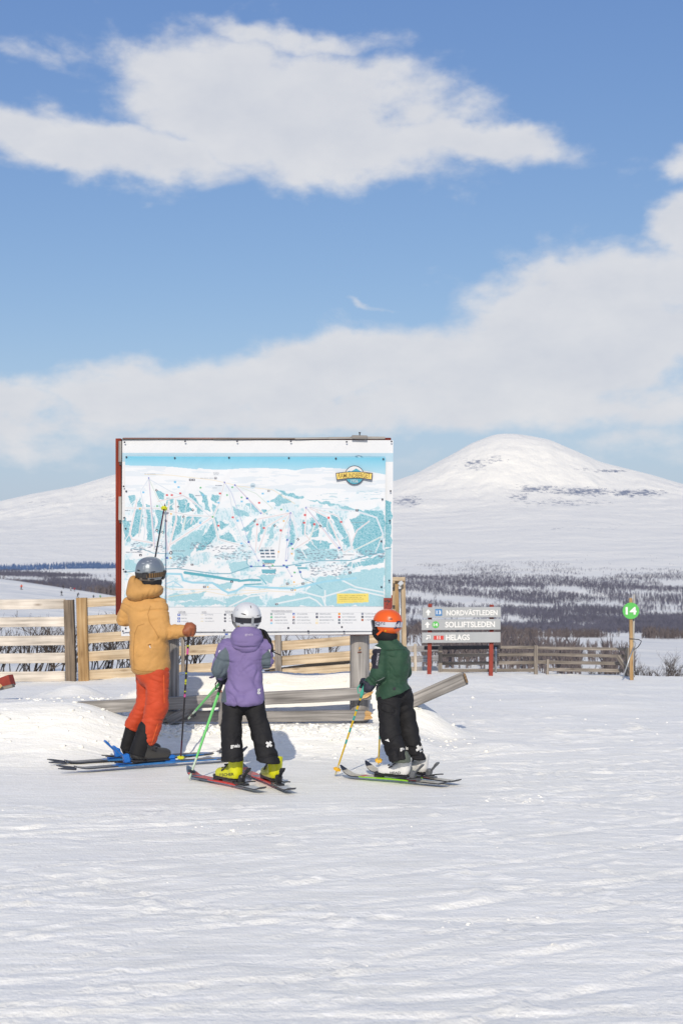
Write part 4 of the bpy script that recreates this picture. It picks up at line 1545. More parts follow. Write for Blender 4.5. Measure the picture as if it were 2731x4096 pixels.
def vinyl_mat():
    m = bpy.data.materials.new('printed_vinyl')
    m.use_nodes = True
    t = m.node_tree
    b = t.nodes['Principled BSDF']
    a = t.nodes.new('ShaderNodeAttribute'); a.attribute_name = 'print'
    t.links.new(a.outputs['Color'], b.inputs['Base Color'])
    b.inputs['Roughness'].default_value = 0.5
    b.inputs['Specular IOR Level'].default_value = 0.3
    return m


VINYL = vinyl_mat()


def sheet(name, x0, y0, x1, y1, d, corners, amp, parent, seed):
    """part of the print as a sheet whose outline is bent to corners (tl, tr, br, bl in study coordinates)"""
    xi = np.arange(int((x0 - X0) / STEP), int((x1 - X0) / STEP))
    yi = np.arange(int((y0 - Y0) / STEP), int((y1 - Y0) / STEP))
    XI, YI = np.meshgrid(xi, yi)
    s, t = (XI - xi[0]) / (xi[-1] - xi[0]), (YI - yi[0]) / (yi[-1] - yi[0])
    C = np.array(corners, float)
    U = ((1 - s) * (1 - t))[..., None] * C[0] + (s * (1 - t))[..., None] * C[1] + (s * t)[..., None] * C[2] + ((1 - s) * t)[..., None] * C[3]
    d_ = d - amp * (fbm(U[..., 0] / 170, U[..., 1] / 260, oct=3, seed=seed) - .35) - amp * .5 * np.maximum(0, fbm(U[..., 0] / 60 + U[..., 1] / 90, U[..., 1] / 200, oct=2, seed=seed + 3) - .55)
    px, py = 440 + U[..., 0] / 1.3517, 1720 + U[..., 1] / 1.3517
    u, v = (px - CX) / F, (CY - py) / F
    dy, dz = _cp - v * _sp, _sp + v * _cp
    D = BD + d_
    o = grid_mesh(name, u * D / dy, D, EYE + dz * D / dy, VINYL)
    ca = o.data.color_attributes.new('print', 'FLOAT_COLOR', 'POINT')
    c4 = np.ones((XI.size, 4), np.float32)
    c4[:, :3] = IMG[YI, XI].reshape(-1, 3)
    ca.data.foreach_set('color', c4.ravel())
    o.parent = parent
    o.matrix_parent_inverse = WM[parent.name].inverted()
    return o


ob = sheet('old_banner', 60, 50, 1534, 1118, 0.012, [(68, 53), (1530, 55), (1525, 1104), (62, 1114)], 0.012, board, 91)
tag(ob, 'white lower banner with a pale blue strip along its top')
nb = sheet('map_banner', 84, 141, 1489, 1092, -0.012, [(84, 141), (1489, 148), (1484, 1086), (78, 1092)], 0.014, board, 95)
tag(nb, 'blue and white piste map banner')
# studs
studs = [(80, 66), (407, 61), (688, 61), (978, 61), (1279, 64), (1521, 62), (90, 146), (351, 151), (644, 149), (967, 151), (1221, 154), (1477, 157), (75, 305), (89, 331), (1516, 330), (1472, 374), (78, 475), (86, 533), (1512, 491), (1466, 601),
         (74, 754), (86, 765), (1509, 814), (1467, 849), (86, 1072), (71, 1088), (964, 1070), (1072, 1088), (1253, 1065), (1265, 1090), (618, 1082)]
sv, sf = [], []
for k in range(10):
    th = 2 * math.pi * k / 10
    sv.append((0.0095 * math.cos(th), 0, 0.0095 * math.sin(th)))
for k in range(10):
    th = 2 * math.pi * k / 10
    sv.append((0.007 * math.cos(th), -0.005, 0.007 * math.sin(th)))
sf = [(k, (k + 1) % 10, 10 + (k + 1) % 10, 10 + k) for k in range(10)] + [tuple(range(10, 20))]
stud_me = None
for cx, cy in studs:
    p = bp(cx, cy, -0.024)
    if stud_me is None:
        o = mesh_obj('stud', sv, sf, BLUEB, board, Matrix.Translation(Vector(p)))
        stud_me = o.data
    else:
        link(bpy.data.objects.new('stud', stud_me), board, Matrix.Translation(Vector(p)))

# crest: disc, mountain, yellow ribbon, lettering
NAVY = mat('crest_navy', srgb(58, 66, 96), .55)
CTEAL = mat('crest_teal', srgb(66, 170, 196), .55)
CYEL = mat('crest_yellow', srgb(250, 220, 110), .55)
CWHT = mat('crest_white', srgb(236, 238, 240), .55)
TGREY = mat('legend_grey', srgb(120, 124, 138), .6)


def flatpoly(name, pts, d, m, parent=board):
    V = [bp(x, y, d) for x, y in pts]
    return mesh_obj(name, V, [tuple(range(len(V) - 1, -1, -1))], m, parent)


def arc(cx, cy, r, a0, a1, n=24):
    return [(cx + r * math.cos(math.radians(a0 + (a1 - a0) * i / n)), cy - r * math.sin(math.radians(a0 + (a1 - a0) * i / n))) for i in range(n + 1)]


CD = -0.034
crest = flatpoly('crest', arc(1321, 244, 52, 0, 360)[:-1], CD, NAVY)
flatpoly('crest_sky', arc(1321, 244, 48, 0, 180), CD - .002, CWHT, crest)
flatpoly('crest_field', arc(1321, 244, 48, 180, 360), CD - .002, CTEAL, crest)
flatpoly('crest_mountain', [(1280, 226), (1292, 220), (1303, 224), (1318, 216), (1330, 208), (1340, 214), (1352, 222), (1362, 226)], CD - .004, CTEAL, crest)
rib_o = [(1219, 232), (1270, 226), (1321, 224), (1372, 226), (1420, 232), (1416, 272), (1372, 264), (1321, 262), (1270, 265), (1224, 272)]
rib_i = [(1223, 236), (1270, 230), (1321, 228), (1372, 230), (1415, 236), (1412, 267), (1372, 260), (1321, 258), (1270, 261), (1228, 267)]
flatpoly('crest_ribbon_edge', rib_o, CD - .006, NAVY, crest)
flatpoly('crest_ribbon', rib_i, CD - .008, CYEL, crest)
bx = bp(1320, 246, CD - .011)
mw = (bp(1405, 246) - bp(1233, 246))[0]
flat_text('crest_name', 'RAMUNDBERGET', Matrix.Translation(Vector(bx)), mw, 25 / 1.3517 * px_m, mat('crest_letters', srgb(150, 124, 66), .6), crest, 0.004)
flat_text('crest_year', '1936', Matrix.Translation(Vector(bp(1321, 276, CD - .006))), 38 / 1.3517 * px_m, 17 / 1.3517 * px_m, CWHT, crest)
for s, cx, cy, w in (('LIFTAR', 390, 983, 38), ('SPÅR', 510, 983, 26), ('RESTAURANG', 655, 981, 64), ('TECKENFÖRKLARING', 927, 977, 112)):
    flat_text('legend_heading', s, Matrix.Translation(Vector(bp(cx, cy, -0.036))), w / 1.3517 * px_m, 8 / 1.3517 * px_m, TGREY, board, 0.01)
# red corner block where the banner is torn
rb = brd('corner_block', bp(1499, 972, -0.045), bp(1499, 908, -0.045), 40 / 1.3517 * px_m, 0.03, RED2, up=(1, 0, 0), bev=0.002)
for dx, dy, w in ((-11, 925, 10), (9, 925, 12), (0, 921, 8), (-2, 942, 6), (-6, 957, 3), (5, 930, 6)):
    brd('block_notch', bp(1499 + dx - w / 2, dy, -0.0615), bp(1499 + dx + w / 2, dy + 2, -0.0615), 0.010, 0.003, BLACK, rb, bev=0)
brd('corner_strip', bp(1521, 965, -0.03), bp(1523, 893, -0.03), 6 / 1.3517 * px_m, 0.02, RED2, up=(1, 0, 0), bev=0.001)

# weathered beams along the foot of the board
B1 = BD + 0.07
brd('beam', at(180, 2838, B1 - .1), at(1484, 2770, B1), 50 * px_m, 0.07, WOOD_GREY, warp=.02)
brd('beam', at(630, 2866, B1 + .02), at(1470, 2862, B1 + .02), 42 * px_m, 0.07, WOOD_GREY, warp=.02)
brd('brace', at(672, 2885, B1 - .06), at(882, 2772, B1 - .06), 34 * px_m, 0.05, WOOD_GREY)
brd('stake', at(883, 2900, B1 - .12), at(882, 2768, B1 - .12), 14 * px_m, 0.05, WOOD_GREY, up=(1, 0, 0))
brd('stake_cap', at(882, 2769, B1 - .13), at(882, 2761, B1 - .13), 13 * px_m, 0.045, mat('salmon_paint', srgb(196, 110, 84), .7), up=(1, 0, 0))


def splinter(pts, D, t, seed):
    r = random.Random(seed)
    V = []
    n = len(pts)
    for k in (0, 1):
        for i, (x, y) in enumerate(pts):
            V.append(at(x, y, D + k * t + r.uniform(-.006, .006)))
    Fc = [tuple(range(n - 1, -1, -1)), tuple(range(n, 2 * n))] + [(i, (i + 1) % n, n + (i + 1) % n, n + i) for i in range(n)]
    return mesh_obj('splintered_end', V, Fc, WOOD_RAW, board)


splinter([(1455, 2879), (1461, 2862), (1458, 2850), (1464, 2842), (1478, 2846), (1488, 2852), (1482, 2862), (1491, 2872), (1480, 2877)], B1 - .03, .06, 1)
splinter([(1447, 2795), (1452, 2782), (1470, 2772), (1494, 2764), (1488, 2776), (1468, 2790)], B1 - .06, .03, 2)
splinter([(1434, 2592), (1440, 2586), (1443, 2594), (1436, 2600)], BD + .12, .01, 3)
tube_obj('rusty_nail', [at(1430, 2609, BD + .13), at(1446, 2608, BD + .13)], .004, mat('rust', srgb(150, 80, 40), .8), board)

# loose plank sticking out of the snow, red beam end at the left edge
lp = thing('loose_plank', at(1650, 2815, 13.4), 'weathered grey plank sticking up out of the snow right of the green jacket', 'plank')
plank('board', at(1560, 2843, 13.5), at(1858, 2714, 13.1), 52 * 13.2 / F, 0.07, WOOD_GREY, lp, warp=.01)
M, ln = frame_from(at(1850, 2718, 13.1), at(1862, 2712, 13.1))
plank('sawn_end', at(1857, 2714, 13.05), at(1866, 2711, 13.05), 40 * 13.2 / F, 0.05, wood('end_grain', srgb(128, 104, 78), srgb(160, 134, 104), srgb(90, 70, 50)), lp, bev=.008)
rbm = thing('red_beam_end', at(20, 2755, 13.6), 'red painted beam end poking out of the snow at the left edge', 'beam')
plank('painted_side', at(-70, 2762, 13.7), at(50, 2719, 13.6), 44 * 13.6 / F, 0.10, RED2, rbm)
plank('raw_underside', at(-20, 2760, 13.6), at(56, 2742, 13.58), 14 * 13.6 / F, 0.08, WOOD_OLD, rbm)
plank('yellow_splinter', at(-4, 2750, 13.5), at(7, 2739, 13.5), 14 * 13.6 / F, 0.01, WOOD_RAW, rbm)

# ================================================================== left fence
FD = 19.85
fpm = FD / F


def rails(parent, spec, slope, x0, x1, D, m, t=0.035):
    for i, (ya, yb) in enumerate(spec):
        yc = (ya + yb) / 2
        h = (yb - ya) * D / F
        y0_, y1_ = yc, yc + slope * (x1 - x0)
        plank('rail', at(x0, y0_, D), at(x1, y1_, D), h, t, m, parent, warp=.012)


gate = thing('board_fence', at(120, 2720, FD), 'pale five-rail wooden fence panel at the left picture edge', 'fence')
rails(gate, ((2403, 2443), (2476, 2515), (2549, 2588), (2620, 2660), (2693, 2733)), -0.012, -420, 262, FD, WOOD_PALE)
plank('post', at(286, 2735, FD - .03), at(277, 2399, FD - .03), 39 * fpm, .10, wood('grey_post', srgb(126, 112, 98), srgb(168, 150, 130), srgb(80, 68, 58)), gate, up=(1, 0, 0), bev=.006)
plank('hinge_bar', at(306, 2690, FD + .05), at(304, 2600, FD + .05), 6 * fpm, .04, WOOD_PALE, gate, up=(1, 0, 0))
fence = thing('long_board_fence', at(900, 2720, FD), 'long new-pine rail fence running behind the map board to the tall posts', 'fence')
rails(fence, ((2393, 2429), (2463, 2501), (2535, 2574), (2608, 2647), (2681, 2720)), -0.062, 346, 1100, FD, WOOD_TAN)
rails(fence, ((2568, 2605), (2627, 2665), (2680, 2712)), -0.075, 1080, 1620, FD + .12, WOOD_TAN)
plank('post', at(338, 2740, FD - .03), at(328, 2391, FD - .03), 41 * fpm, .10, WOOD_POST, fence, up=(1, 0, 0), bev=.006)
plank('post', at(733, 2690, FD - .03), at(732, 2380, FD - .03), 13 * fpm, .08, WOOD_OLD, fence, up=(1, 0, 0))
plank('post', at(1113, 2705, FD + .03), at(1112, 2420, FD + .03), 26 * fpm, .08, WOOD_OLD, fence, up=(1, 0, 0))
plank('low_rail', at(1060, 2690, FD + .2), at(1420, 2640, FD + .2), 22 * fpm, .035, WOOD_OLD, fence)
# pale slatted return fence between the tall posts and the sign
ret = thing('pale_return_fence', at(1680, 2690, 24), 'bleached pale rail fence between the tall posts and the trail sign', 'fence')
for i, (a, b, c_, d_) in enumerate(((2585, 2583, 2612, 2604), (2626, 2620, 2654, 2646), (2668, 2664, 2695, 2688))):
    plank('rail', at(1575, (a + c_) / 2, 23.2), at(1756, (b + d_) / 2, 25.0), (c_ - a) * 21.5 / F, .035, WOOD_PALE, ret, warp=.01)
plank('post', at(1660, 2705, 23.9), at(1660, 2575, 23.9), 12 * 23.9 / F, .08, WOOD_PALE, ret, up=(1, 0, 0))

# tall post cluster right of the board
TD = 19.5
tp = thing('tall_gate_posts', at(1600, 2710, TD), 'tall new-pine gate posts with a steel pipe right of the map board', 'posts')
plank('post', at(1590, 2740, TD), at(1586, 2308, TD), 16 * TD / F, .07, WOOD_POST, tp, up=(1, 0, 0))
plank('post', at(1619, 2740, TD - .05), at(1611, 2308, TD - .05), 17 * TD / F, .07, WOOD_TAN, tp, up=(1, 0, 0))
plank('post', at(1576, 2740, TD + .1), at(1574, 2312, TD + .1), 14 * TD / F, .07, WOOD_TAN, tp, up=(1, 0, 0))
plank('head_board', at(1570, 2316, TD - .1), at(1618, 2317, TD - .1), 16 * TD / F, .03, WOOD_TAN, tp)
for yy in (2352, 2424):
    plank('gap_block', at(1569, yy, TD + .03), at(1582, yy, TD + .03), 6 * TD / F, .05, BLACK, tp, bev=0)
tube_obj('pipe', [at(1604, 2740, TD - .1), at(1598, 2345, TD - .1)], 4.6 * TD / F, STEEL, tp, 10)
hb = thing('small_grey_lamp_box', at(1600, 2340, TD - .16), 'small tilted pale grey box on top of the steel pipe', 'box')
MB, _ = frame_from(at(1592, 2342, TD - .17), at(1612, 2325, TD - .17))
bm_obj('housing', box_bm(20 * TD / F, .08, 15 * TD / F, .006), mat('pale_grey_plastic', srgb(214, 218, 222), .5), hb, MB)
bm_obj('bracket', box_bm(10 * TD / F, .05, 12 * TD / F, .004), mat('white_plastic', srgb(226, 228, 230), .5), hb, Matrix.Translation(Vector(at(1598, 2350, TD - .16))))

# ================================================================== right fence, trail sign, number pole
RD = 23.6


def c5(cx, cy, D=RD):
    return at(1540 + cx / 1.3166, 2200 + cy / 1.3166, D)


rf = thing('grey_rail_fence', c5(760, 640), 'low weathered grey rail fence behind the trail signs', 'fence')
k5 = RD / F / 1.3166
OLDDARK = mat('dark_stained_rail', (0.045, 0.045, 0.05), .8, var=.2, vscale=10)
plank('dark_rail', c5(205, 516, RD + .1), c5(604, 511, RD + .1), 20 * k5, .04, OLDDARK, rf)
for (xa, ya, xb, yb, h) in ((300, 556, 790, 550, 17), (300, 597, 790, 592, 17), (300, 634, 790, 632, 17), (606, 512, 800, 512, 16), (800, 515, 1268, 523, 15), (800, 550, 1268, 559, 16), (800, 590, 1250, 598, 17), (860, 630, 1250, 636, 17)):
    plank('rail', c5(xa, ya), c5(xb, yb), h * k5, .035, WOOD_OLD, rf, warp=.012)
for (cx, a, b, w) in ((289, 504, 660, 20), (792, 502, 665, 19), (1273, 514, 690, 22), (852, 575, 660, 13)):
    plank('post', c5(cx, b, RD - .04), c5(cx + (3 if w == 13 else 0), a, RD - .04), w * k5, .08, WOOD_OLD, rf, up=(1, 0, 0))
tube_obj('thin_steel_stake', [c5(582, 660, RD - .1), c5(582, 512, RD - .1)], .018, STEEL, rf)
br = thing('leaning_brace_plank', c5(1290, 668, RD - .3), 'short grey plank leaning against the foot of the number 14 pole', 'plank')
plank('board', c5(1312, 684, RD - .35), c5(1222, 558, RD - .2), 20 * k5, .05, WOOD_OLD, br)

SD = 22.9
GREYP = mat('sign_grey', srgb(186, 190, 193, .68), .5, var=.05, vscale=3)
SWHITE = mat('sign_white', srgb(240, 240, 238, .80), .5)
SBLUE = mat('sign_blue', srgb(66, 140, 206), .5)
SGREEN = mat('sign_green', srgb(98, 208, 96), .5)
SRED = mat('sign_red', srgb(226, 64, 58), .5)
ts = thing('trail_direction_sign', c5(395, 625, SD), 'three grey trail name boards on two red posts', 'sign')
kS = SD / F / 1.3166
for cx, a, b in ((234, 283, 660), (558, 288, 665)):
    plank('post', c5(cx - 3, b, SD + .05), c5(cx + 2, a, SD + .05), 21 * kS, .07, RED2, ts, up=(1, 0, 0))


def sign_board(x0, x1, ya, yb, h, txt, tx, tw, th, num, nkind, nx, arrow):
    b = plank('name_board', c5(x0, ya, SD - .03), c5(x1, yb, SD - .03), h * kS, .03, GREYP, ts, bev=.003)
    tag(b, {'13': 'top board reading NORDVÄSTLEDEN', '14': 'middle board reading SOLLIFTSLEDEN', '11': 'bottom board reading HELAGS'}[num])
    R = frame_from(c5(x0, ya, SD), c5(x1, yb, SD))[0].to_3x3()
    ym = lambda x: ya + (yb - ya) * (x - x0) / (x1 - x0)

    def put_(name, s, cx, w, hh, m, d, bold=0.02):
        Mx = R.to_4x4(); Mx.translation = Vector(c5(cx, ym(cx), SD - d))
        return flat_text(name, s, Mx, w * kS, hh * kS, m, b, bold)
    put_('lettering', txt, tx, tw, th, SWHITE, .052, 0.028)

    def poly(name, pts, m, d):
        V = [c5(x, ym(x) + y, SD - d) for x, y in pts]
        return mesh_obj(name, V, [tuple(range(len(V) - 1, -1, -1))], m, b)
    if nkind == 's':
        poly('number_patch', [(nx - 18, -18), (nx + 18, -18), (nx + 18, 18), (nx - 18, 18)], SBLUE, .05)
        put_('number', num, nx, 24, 20, SWHITE, .054, .03)
    elif nkind == 'o':
        poly('number_patch', [(nx + 18 * math.cos(i * math.pi / 12), 18 * math.sin(i * math.pi / 12)) for i in range(24)], SGREEN, .05)
        put_('number', num, nx, 22, 16, SWHITE, .054, .03)
    else:
        poly('number_patch', [(nx - 26, -10), (nx + 26, -10), (nx + 26, 11), (nx - 26, 11)], SRED, .05)
        put_('number', num, nx, 16, 18, SWHITE, .054, .03)
    ax = x0 + 31
    if arrow == 'u':
        A = [(ax, -17), (ax + 15, 1), (ax + 5, 1), (ax + 5, 16), (ax - 5, 16), (ax - 5, 1), (ax - 15, 1)]
        Fa = [(6, 1, 0), (5, 4, 3, 2)]
    else:
        A = [(ax + 13, -13), (ax + 13, 8), (ax - 8, -13), (ax + 4, -9), (ax + 9, -4), (ax - 5, 12), (ax - 12, 6)]
        Fa = [(2, 1, 0), (3, 6, 5, 4)]
    V = [c5(x, ym(x) + y, SD - .05) for x, y in A]
    mesh_obj('arrow', V, Fa, SWHITE, b)


sign_board(195, 608, 329, 327, 54, 'NORDVÄSTLEDEN', 456, 268, 34, '13', 's', 281, 'u')
sign_board(191, 606, 394, 391, 55, 'SOLLIFTSLEDEN', 446, 260, 31, '14', 'o', 265, 'u')
sign_board(193, 606, 462, 459, 54, 'HELAGS', 382, 124, 31, '11', 'r', 281, 'd')

ND = 22.6


def c9(cx, cy, D=ND):
    return at(2440 + cx / 5.388, 2360 + cy / 5.388, D)


k9 = ND / F / 5.388
npole = thing('piste_number_pole', c9(445, 1870), 'yellow wooden pole with a round green number 14 disc', 'sign')
plank('pole', c9(450, 1950), c9(432, 172), 68 * k9, .045, WOOD_POST, npole, up=(1, 0, 0))
tube_obj('pipe', [c9(478, 1950, ND + .06), c9(510, 95, ND + .06)], .017, mat('pale_pipe', srgb(196, 192, 182), .5), npole, 8)
dc = c9(440, 448, ND - .04)
V = [dc] + [c9(440 + 178 * math.cos(i * math.pi / 24), 448 + 178 * math.sin(i * math.pi / 24), ND - .04) for i in range(48)]
V += [v + np.array([0, .015, 0]) for v in V]
Fc = [(0, 1 + (i + 1) % 48, 1 + i) for i in range(48)] + [(49, 50 + i, 50 + (i + 1) % 48) for i in range(48)] + [(1 + i, 1 + (i + 1) % 48, 50 + (i + 1) % 48, 50 + i) for i in range(48)]
disc = mesh_obj('disc', V, Fc, SGREEN, npole)
flat_text('number', '14', Matrix.Translation(Vector(c9(443, 447, ND - .048))), 236 * k9, 162 * k9, SWHITE, disc, .035)
tube_obj('strap', [c9(400, 1052, ND - .03), c9(480, 1056, ND - .03), c9(610, 1070, ND - .03), c9(665, 1100, ND), c9(640, 1160, ND), c9(590, 1230, ND), c9(530, 1272, ND), c9(480, 1270, ND)], .008, BLACK, npole, 6)
tube_obj('stay_rod', [c9(262, 1900, ND - .1), c9(492, 1230, ND - .03)], .012, STEEL, npole, 6)
# ================================================================== people
def proj(P):
    P = np.asarray(P, float).reshape(-1, 3)
    q = P - np.array([0, 0, EYE])
    w = q[:, 1] * _cp + q[:, 2] * _sp
    v = (-q[:, 1] * _sp + q[:, 2] * _cp) / w
    return np.stack([CX + F * q[:, 0] / w, CY - F * v], 1)


def in_poly(pt, poly):
    poly = np.asarray(poly, float)
    r = np.zeros(len(pt), bool)
    j = len(poly) - 1
    for i in range(len(poly)):
        xi, yi = poly[i]; xj, yj = poly[j]
        if yi != yj:
            r ^= ((yi > pt[:, 1]) != (yj > pt[:, 1])) & (pt[:, 0] < (xj - xi) * (pt[:, 1] - yi) / (yj - yi) + xi)
        j = i
    return r


class Crop:
    """reads joints off an enlarged study of the photograph and gives them real depth"""

    def __init__(s, x0, y0, k, D):
        s.x0, s.y0, s.k, s.D = x0, y0, k, D

    def __call__(s, cx, cy, dd=0.0):
        return at(s.x0 + cx / s.k, s.y0 + cy / s.k, s.D + dd)

    def px(s, cx, cy):
        return s.x0 + cx / s.k, s.y0 + cy / s.k

    def m(s, u):
        return u / s.k * s.D / F

    def rows(s, spec):
        out = []
        for cy, xl, xr, ry, dd in spec:
            a, b = s((xl), cy, dd), s((xr), cy, dd)
            out.append((a[2], (a[0] + b[0]) / 2, s.D + dd, (b[0] - a[0]) / 2, ry))
        return out

    def back(s, pts):
        """photo pixels to study units"""
        return (np.asarray(pts) - np.array([s.x0, s.y0])) * s.k


def crease(m, scale=8.0, dist=.010, strength=.5):
    """fine sharp creases on top of the modelled folds"""
    t = m.node_tree
    b = t.nodes['Principled BSDF']
    old = b.inputs['Normal'].links[0].from_socket if b.inputs['Normal'].links else None
    tc = t.nodes.new('ShaderNodeTexCoord')
    mp = t.nodes.new('ShaderNodeMapping'); mp.inputs['Scale'].default_value = (1.0, 1.0, 1.7); mp.inputs['Rotation'].default_value = (.2, .5, .3)
    t.links.new(tc.outputs['Object'], mp.inputs[0])
    n = t.nodes.new('ShaderNodeTexNoise'); n.noise_type = 'RIDGED_MULTIFRACTAL'
    n.inputs['Scale'].default_value = scale; n.inputs['Detail'].default_value = 2.5; n.inputs['Distortion'].default_value = .3
    t.links.new(mp.outputs[0], n.inputs['Vector'])
    bp_ = t.nodes.new('ShaderNodeBump'); bp_.inputs['Strength'].default_value = strength; bp_.inputs['Distance'].default_value = dist; bp_.invert = True
    t.links.new(n.outputs[0], bp_.inputs['Height'])
    if old:
        t.links.new(old, bp_.inputs['Normal'])
    t.links.new(bp_.outputs[0], b.inputs['Normal'])
    return m


def cloth(name, rgb, k=0.66, rough=0.72, bump=0.2, sheen=0.05):
    return crease(mat(name, srgb(*rgb, k), rough, var=0.10, vscale=7, bump=bump, bscale=90, spec=0.35, sheen=sheen))


def plastic(name, rgb, rough=0.35, k=0.66, var=0.05):
    return mat(name, srgb(*rgb, k), rough, var=var, vscale=20, bump=0.04, bscale=30, spec=0.45)


SKIN = mat('skin', srgb(214, 164, 140, .7), 0.6)
BLACKC = mat('black_cloth', (0.012, 0.012, 0.014), 0.75, var=0.25, vscale=9, bump=0.25, bscale=80, spec=0.25)
BLACKP = mat('black_plastic', (0.02, 0.02, 0.024), 0.4, spec=0.4)
crease(BLACKC, 9.0, .010, .6)
WHITEP = mat('white_print', srgb(232, 232, 230, .75), 0.6)


def cross_fig():
    # a bandage-like X patch: one whole bar, the other in two halves
    V, Fc = [], []
    for s_, bars in ((1, ((-1.15, 1.15),)), (-1, ((-1.15, -.40), (.40, 1.15)))):
        c, s = math.cos(math.radians(45 * s_)), math.sin(math.radians(45 * s_))
        for x0, x1 in bars:
            k = len(V)
            for x, y in ((x0, -.40), (x1, -.40), (x1, .40), (x0, .40)):
                V.append((x * c - y * s, x * s + y * c))
            Fc.append(tuple(range(k, k + 4)))
    return np.array(V), Fc


def ellipse_fig(n=14):
    return np.array([(math.cos(2 * math.pi * i / n), math.sin(2 * math.pi * i / n)) for i in range(n)]), [tuple(range(n - 1, -1, -1))]


def quad_fig(pts):
    return np.array(pts, float), [tuple(range(len(pts)))]


def grid_fig(w, h, nx, ny):
    V = [(-w / 2 + w * i / nx, -h / 2 + h * j / ny) for j in range(ny + 1) for i in range(nx + 1)]
    Fc = [(j * (nx + 1) + i, j * (nx + 1) + i + 1, (j + 1) * (nx + 1) + i + 1, (j + 1) * (nx + 1) + i) for j in range(ny) for i in range(nx)]
    return np.array(V), Fc


def head_frame(yaw, pitch=0.0, roll=0.0):
    """columns: right, forward, up; yaw turns from away-from-camera towards image right"""
    R = Matrix.Rotation(-yaw, 3, 'Z') @ Matrix.Rotation(pitch, 3, 'X') @ Matrix.Rotation(roll, 3, 'Y')
    return np.array(R)


def helmet(parent, c, Rm, rad, m, mstrap, strap_u=-.015, strap_h=.02, strap_tilt=0.0, goggle=None, strapfm=None, low=None):
    c = np.asarray(c, float)
    rr, rf, ru = rad
    low = low or ([-.14, -.03, .02, .055, .14], [-.075, -.098, -.10, -.005, .03])

    def f(P):
        q = (P - c.astype(np.float32)) @ Rm.astype(np.float32)
        e = 2.25
        k = ((np.abs(q[:, 0]) / rr) ** e + (np.abs(q[:, 1]) / rf) ** e + (np.abs(q[:, 2]) / ru) ** e + 1e-9) ** (1 / e)
        d = (k - 1) * min(rad)
        d = np.maximum(d, np.interp(q[:, 1], low[0], low[1]) - q[:, 2])
        # raised brim line above the strap
        return d - 0.0022 * np.exp(-((q[:, 2] - strap_u - strap_h * 1.7) / .006) ** 2)
    R_ = max(rad) + .03
    h = sdf_obj('helmet', f, c - R_, c + R_, .006, m, parent, it=3)
    n = 72

    def band(name, t0, t1, u0, hw, sc, th, mats, par, fm=None, tilt=0.0, closed=False):
        V, Fc, fmi = [], [], []
        for i in range(n + 1):
            t = t0 + (t1 - t0) * i / n
            sx, cx_ = math.sin(t), math.cos(t)
            for (du, dr) in ((hw, 0), (hw, th), (-hw, th), (-hw, 0)):
                uu = u0 + tilt * cx_ + du
                k = max(0.05, 1 - (abs(uu) / ru) ** 2.25) ** (1 / 2.25)
                rho = 1 / ((abs(sx) / (rr * k)) ** 2.25 + (abs(cx_) / (rf * k)) ** 2.25) ** (1 / 2.25)
                rho = rho * sc + dr
                q = np.array([sx * rho, cx_ * rho, uu])
                V.append(c + Rm @ q)
        for i in range(n):
            for j in range(4):
                a, b = i * 4 + j, i * 4 + (j + 1) % 4
                Fc.append((a, b, b + 4, a + 4))
                fmi.append(0 if fm is None else fm(t0 + (t1 - t0) * (i + .5) / n))
        Fc += [(0, 1, 2, 3)[::-1], tuple(n * 4 + j for j in range(4))]
        fmi += [0, 0]
        return mesh_obj(name, V, Fc, mats, par, None, False, fmi)
    band('goggle_strap', 0, 2 * math.pi, strap_u, strap_h, 1.012, .004, mstrap, h, strapfm, strap_tilt)
    g = band('goggles', -1.05, 1.05, strap_u - .012, .040, 1.015, .014, BLACKP, h, None, strap_tilt)
    band('goggle_lens', -.92, .92, strap_u - .012, .032, 1.12, .004, mat('goggle_lens', (.03, .04, .06), .12, spec=.8), h, None, strap_tilt)
    return h


def fist(parent, name, c, axis, out, m, s=1.0, cuff=None, cap=False):
    """gloved hand closed round a grip: palm, four unequal fingers wrapped round, thumb across"""
    c, axis, out = [np.asarray(v, float) for v in (c, axis, out)]
    axis = axis / np.linalg.norm(axis)
    out = out - axis * (out @ axis); out /= np.linalg.norm(out)
    side = np.cross(axis, out)
    fs = [ell(c + out * .034 * s, (.03 * s, .045 * s, .05 * s), np.stack([out, side, axis], 1))]
    for k in range(4):
        o = c + axis * (.033 - .022 * k) * s
        rad = (.036 + (.003 if k in (1, 2) else 0) - (.003 if k == 3 else 0)) * s
        pts = [o + rad * (math.cos(a) * out + math.sin(a) * side) for a in (0.5, 1.6, 2.7, 3.7 - .15 * k)]
        for a, b in zip(pts[:-1], pts[1:]):
            fs.append(cone(a, b, .0135 * s, .0125 * s))
    tp_ = [c + out * .035 * s - side * .02 * s + axis * .03 * s, c - side * .038 * s + out * .005 * s + axis * .042 * s, c - side * .02 * s - out * .028 * s + axis * .046 * s]
    fs += [cone(tp_[0], tp_[1], .016 * s, .0145 * s), cone(tp_[1], tp_[2], .0145 * s, .012 * s)]
    if cap:
        fs.append(ell(c + axis * .03 * s, (.043 * s, .047 * s, .036 * s), np.stack([out, side, axis], 1)))
    lo, hi = c - .11 * s, c + .11 * s
    if cuff is not None:
        cuff = np.asarray(cuff, float)
        fs.append(cone(c + out * .05 * s, cuff, .034 * s, .045 * s))
        lo, hi = np.minimum(lo, cuff - .06), np.maximum(hi, cuff + .06)
    return sdf_obj(name, union(fs, .008), lo, hi, .005, m, parent, it=1)


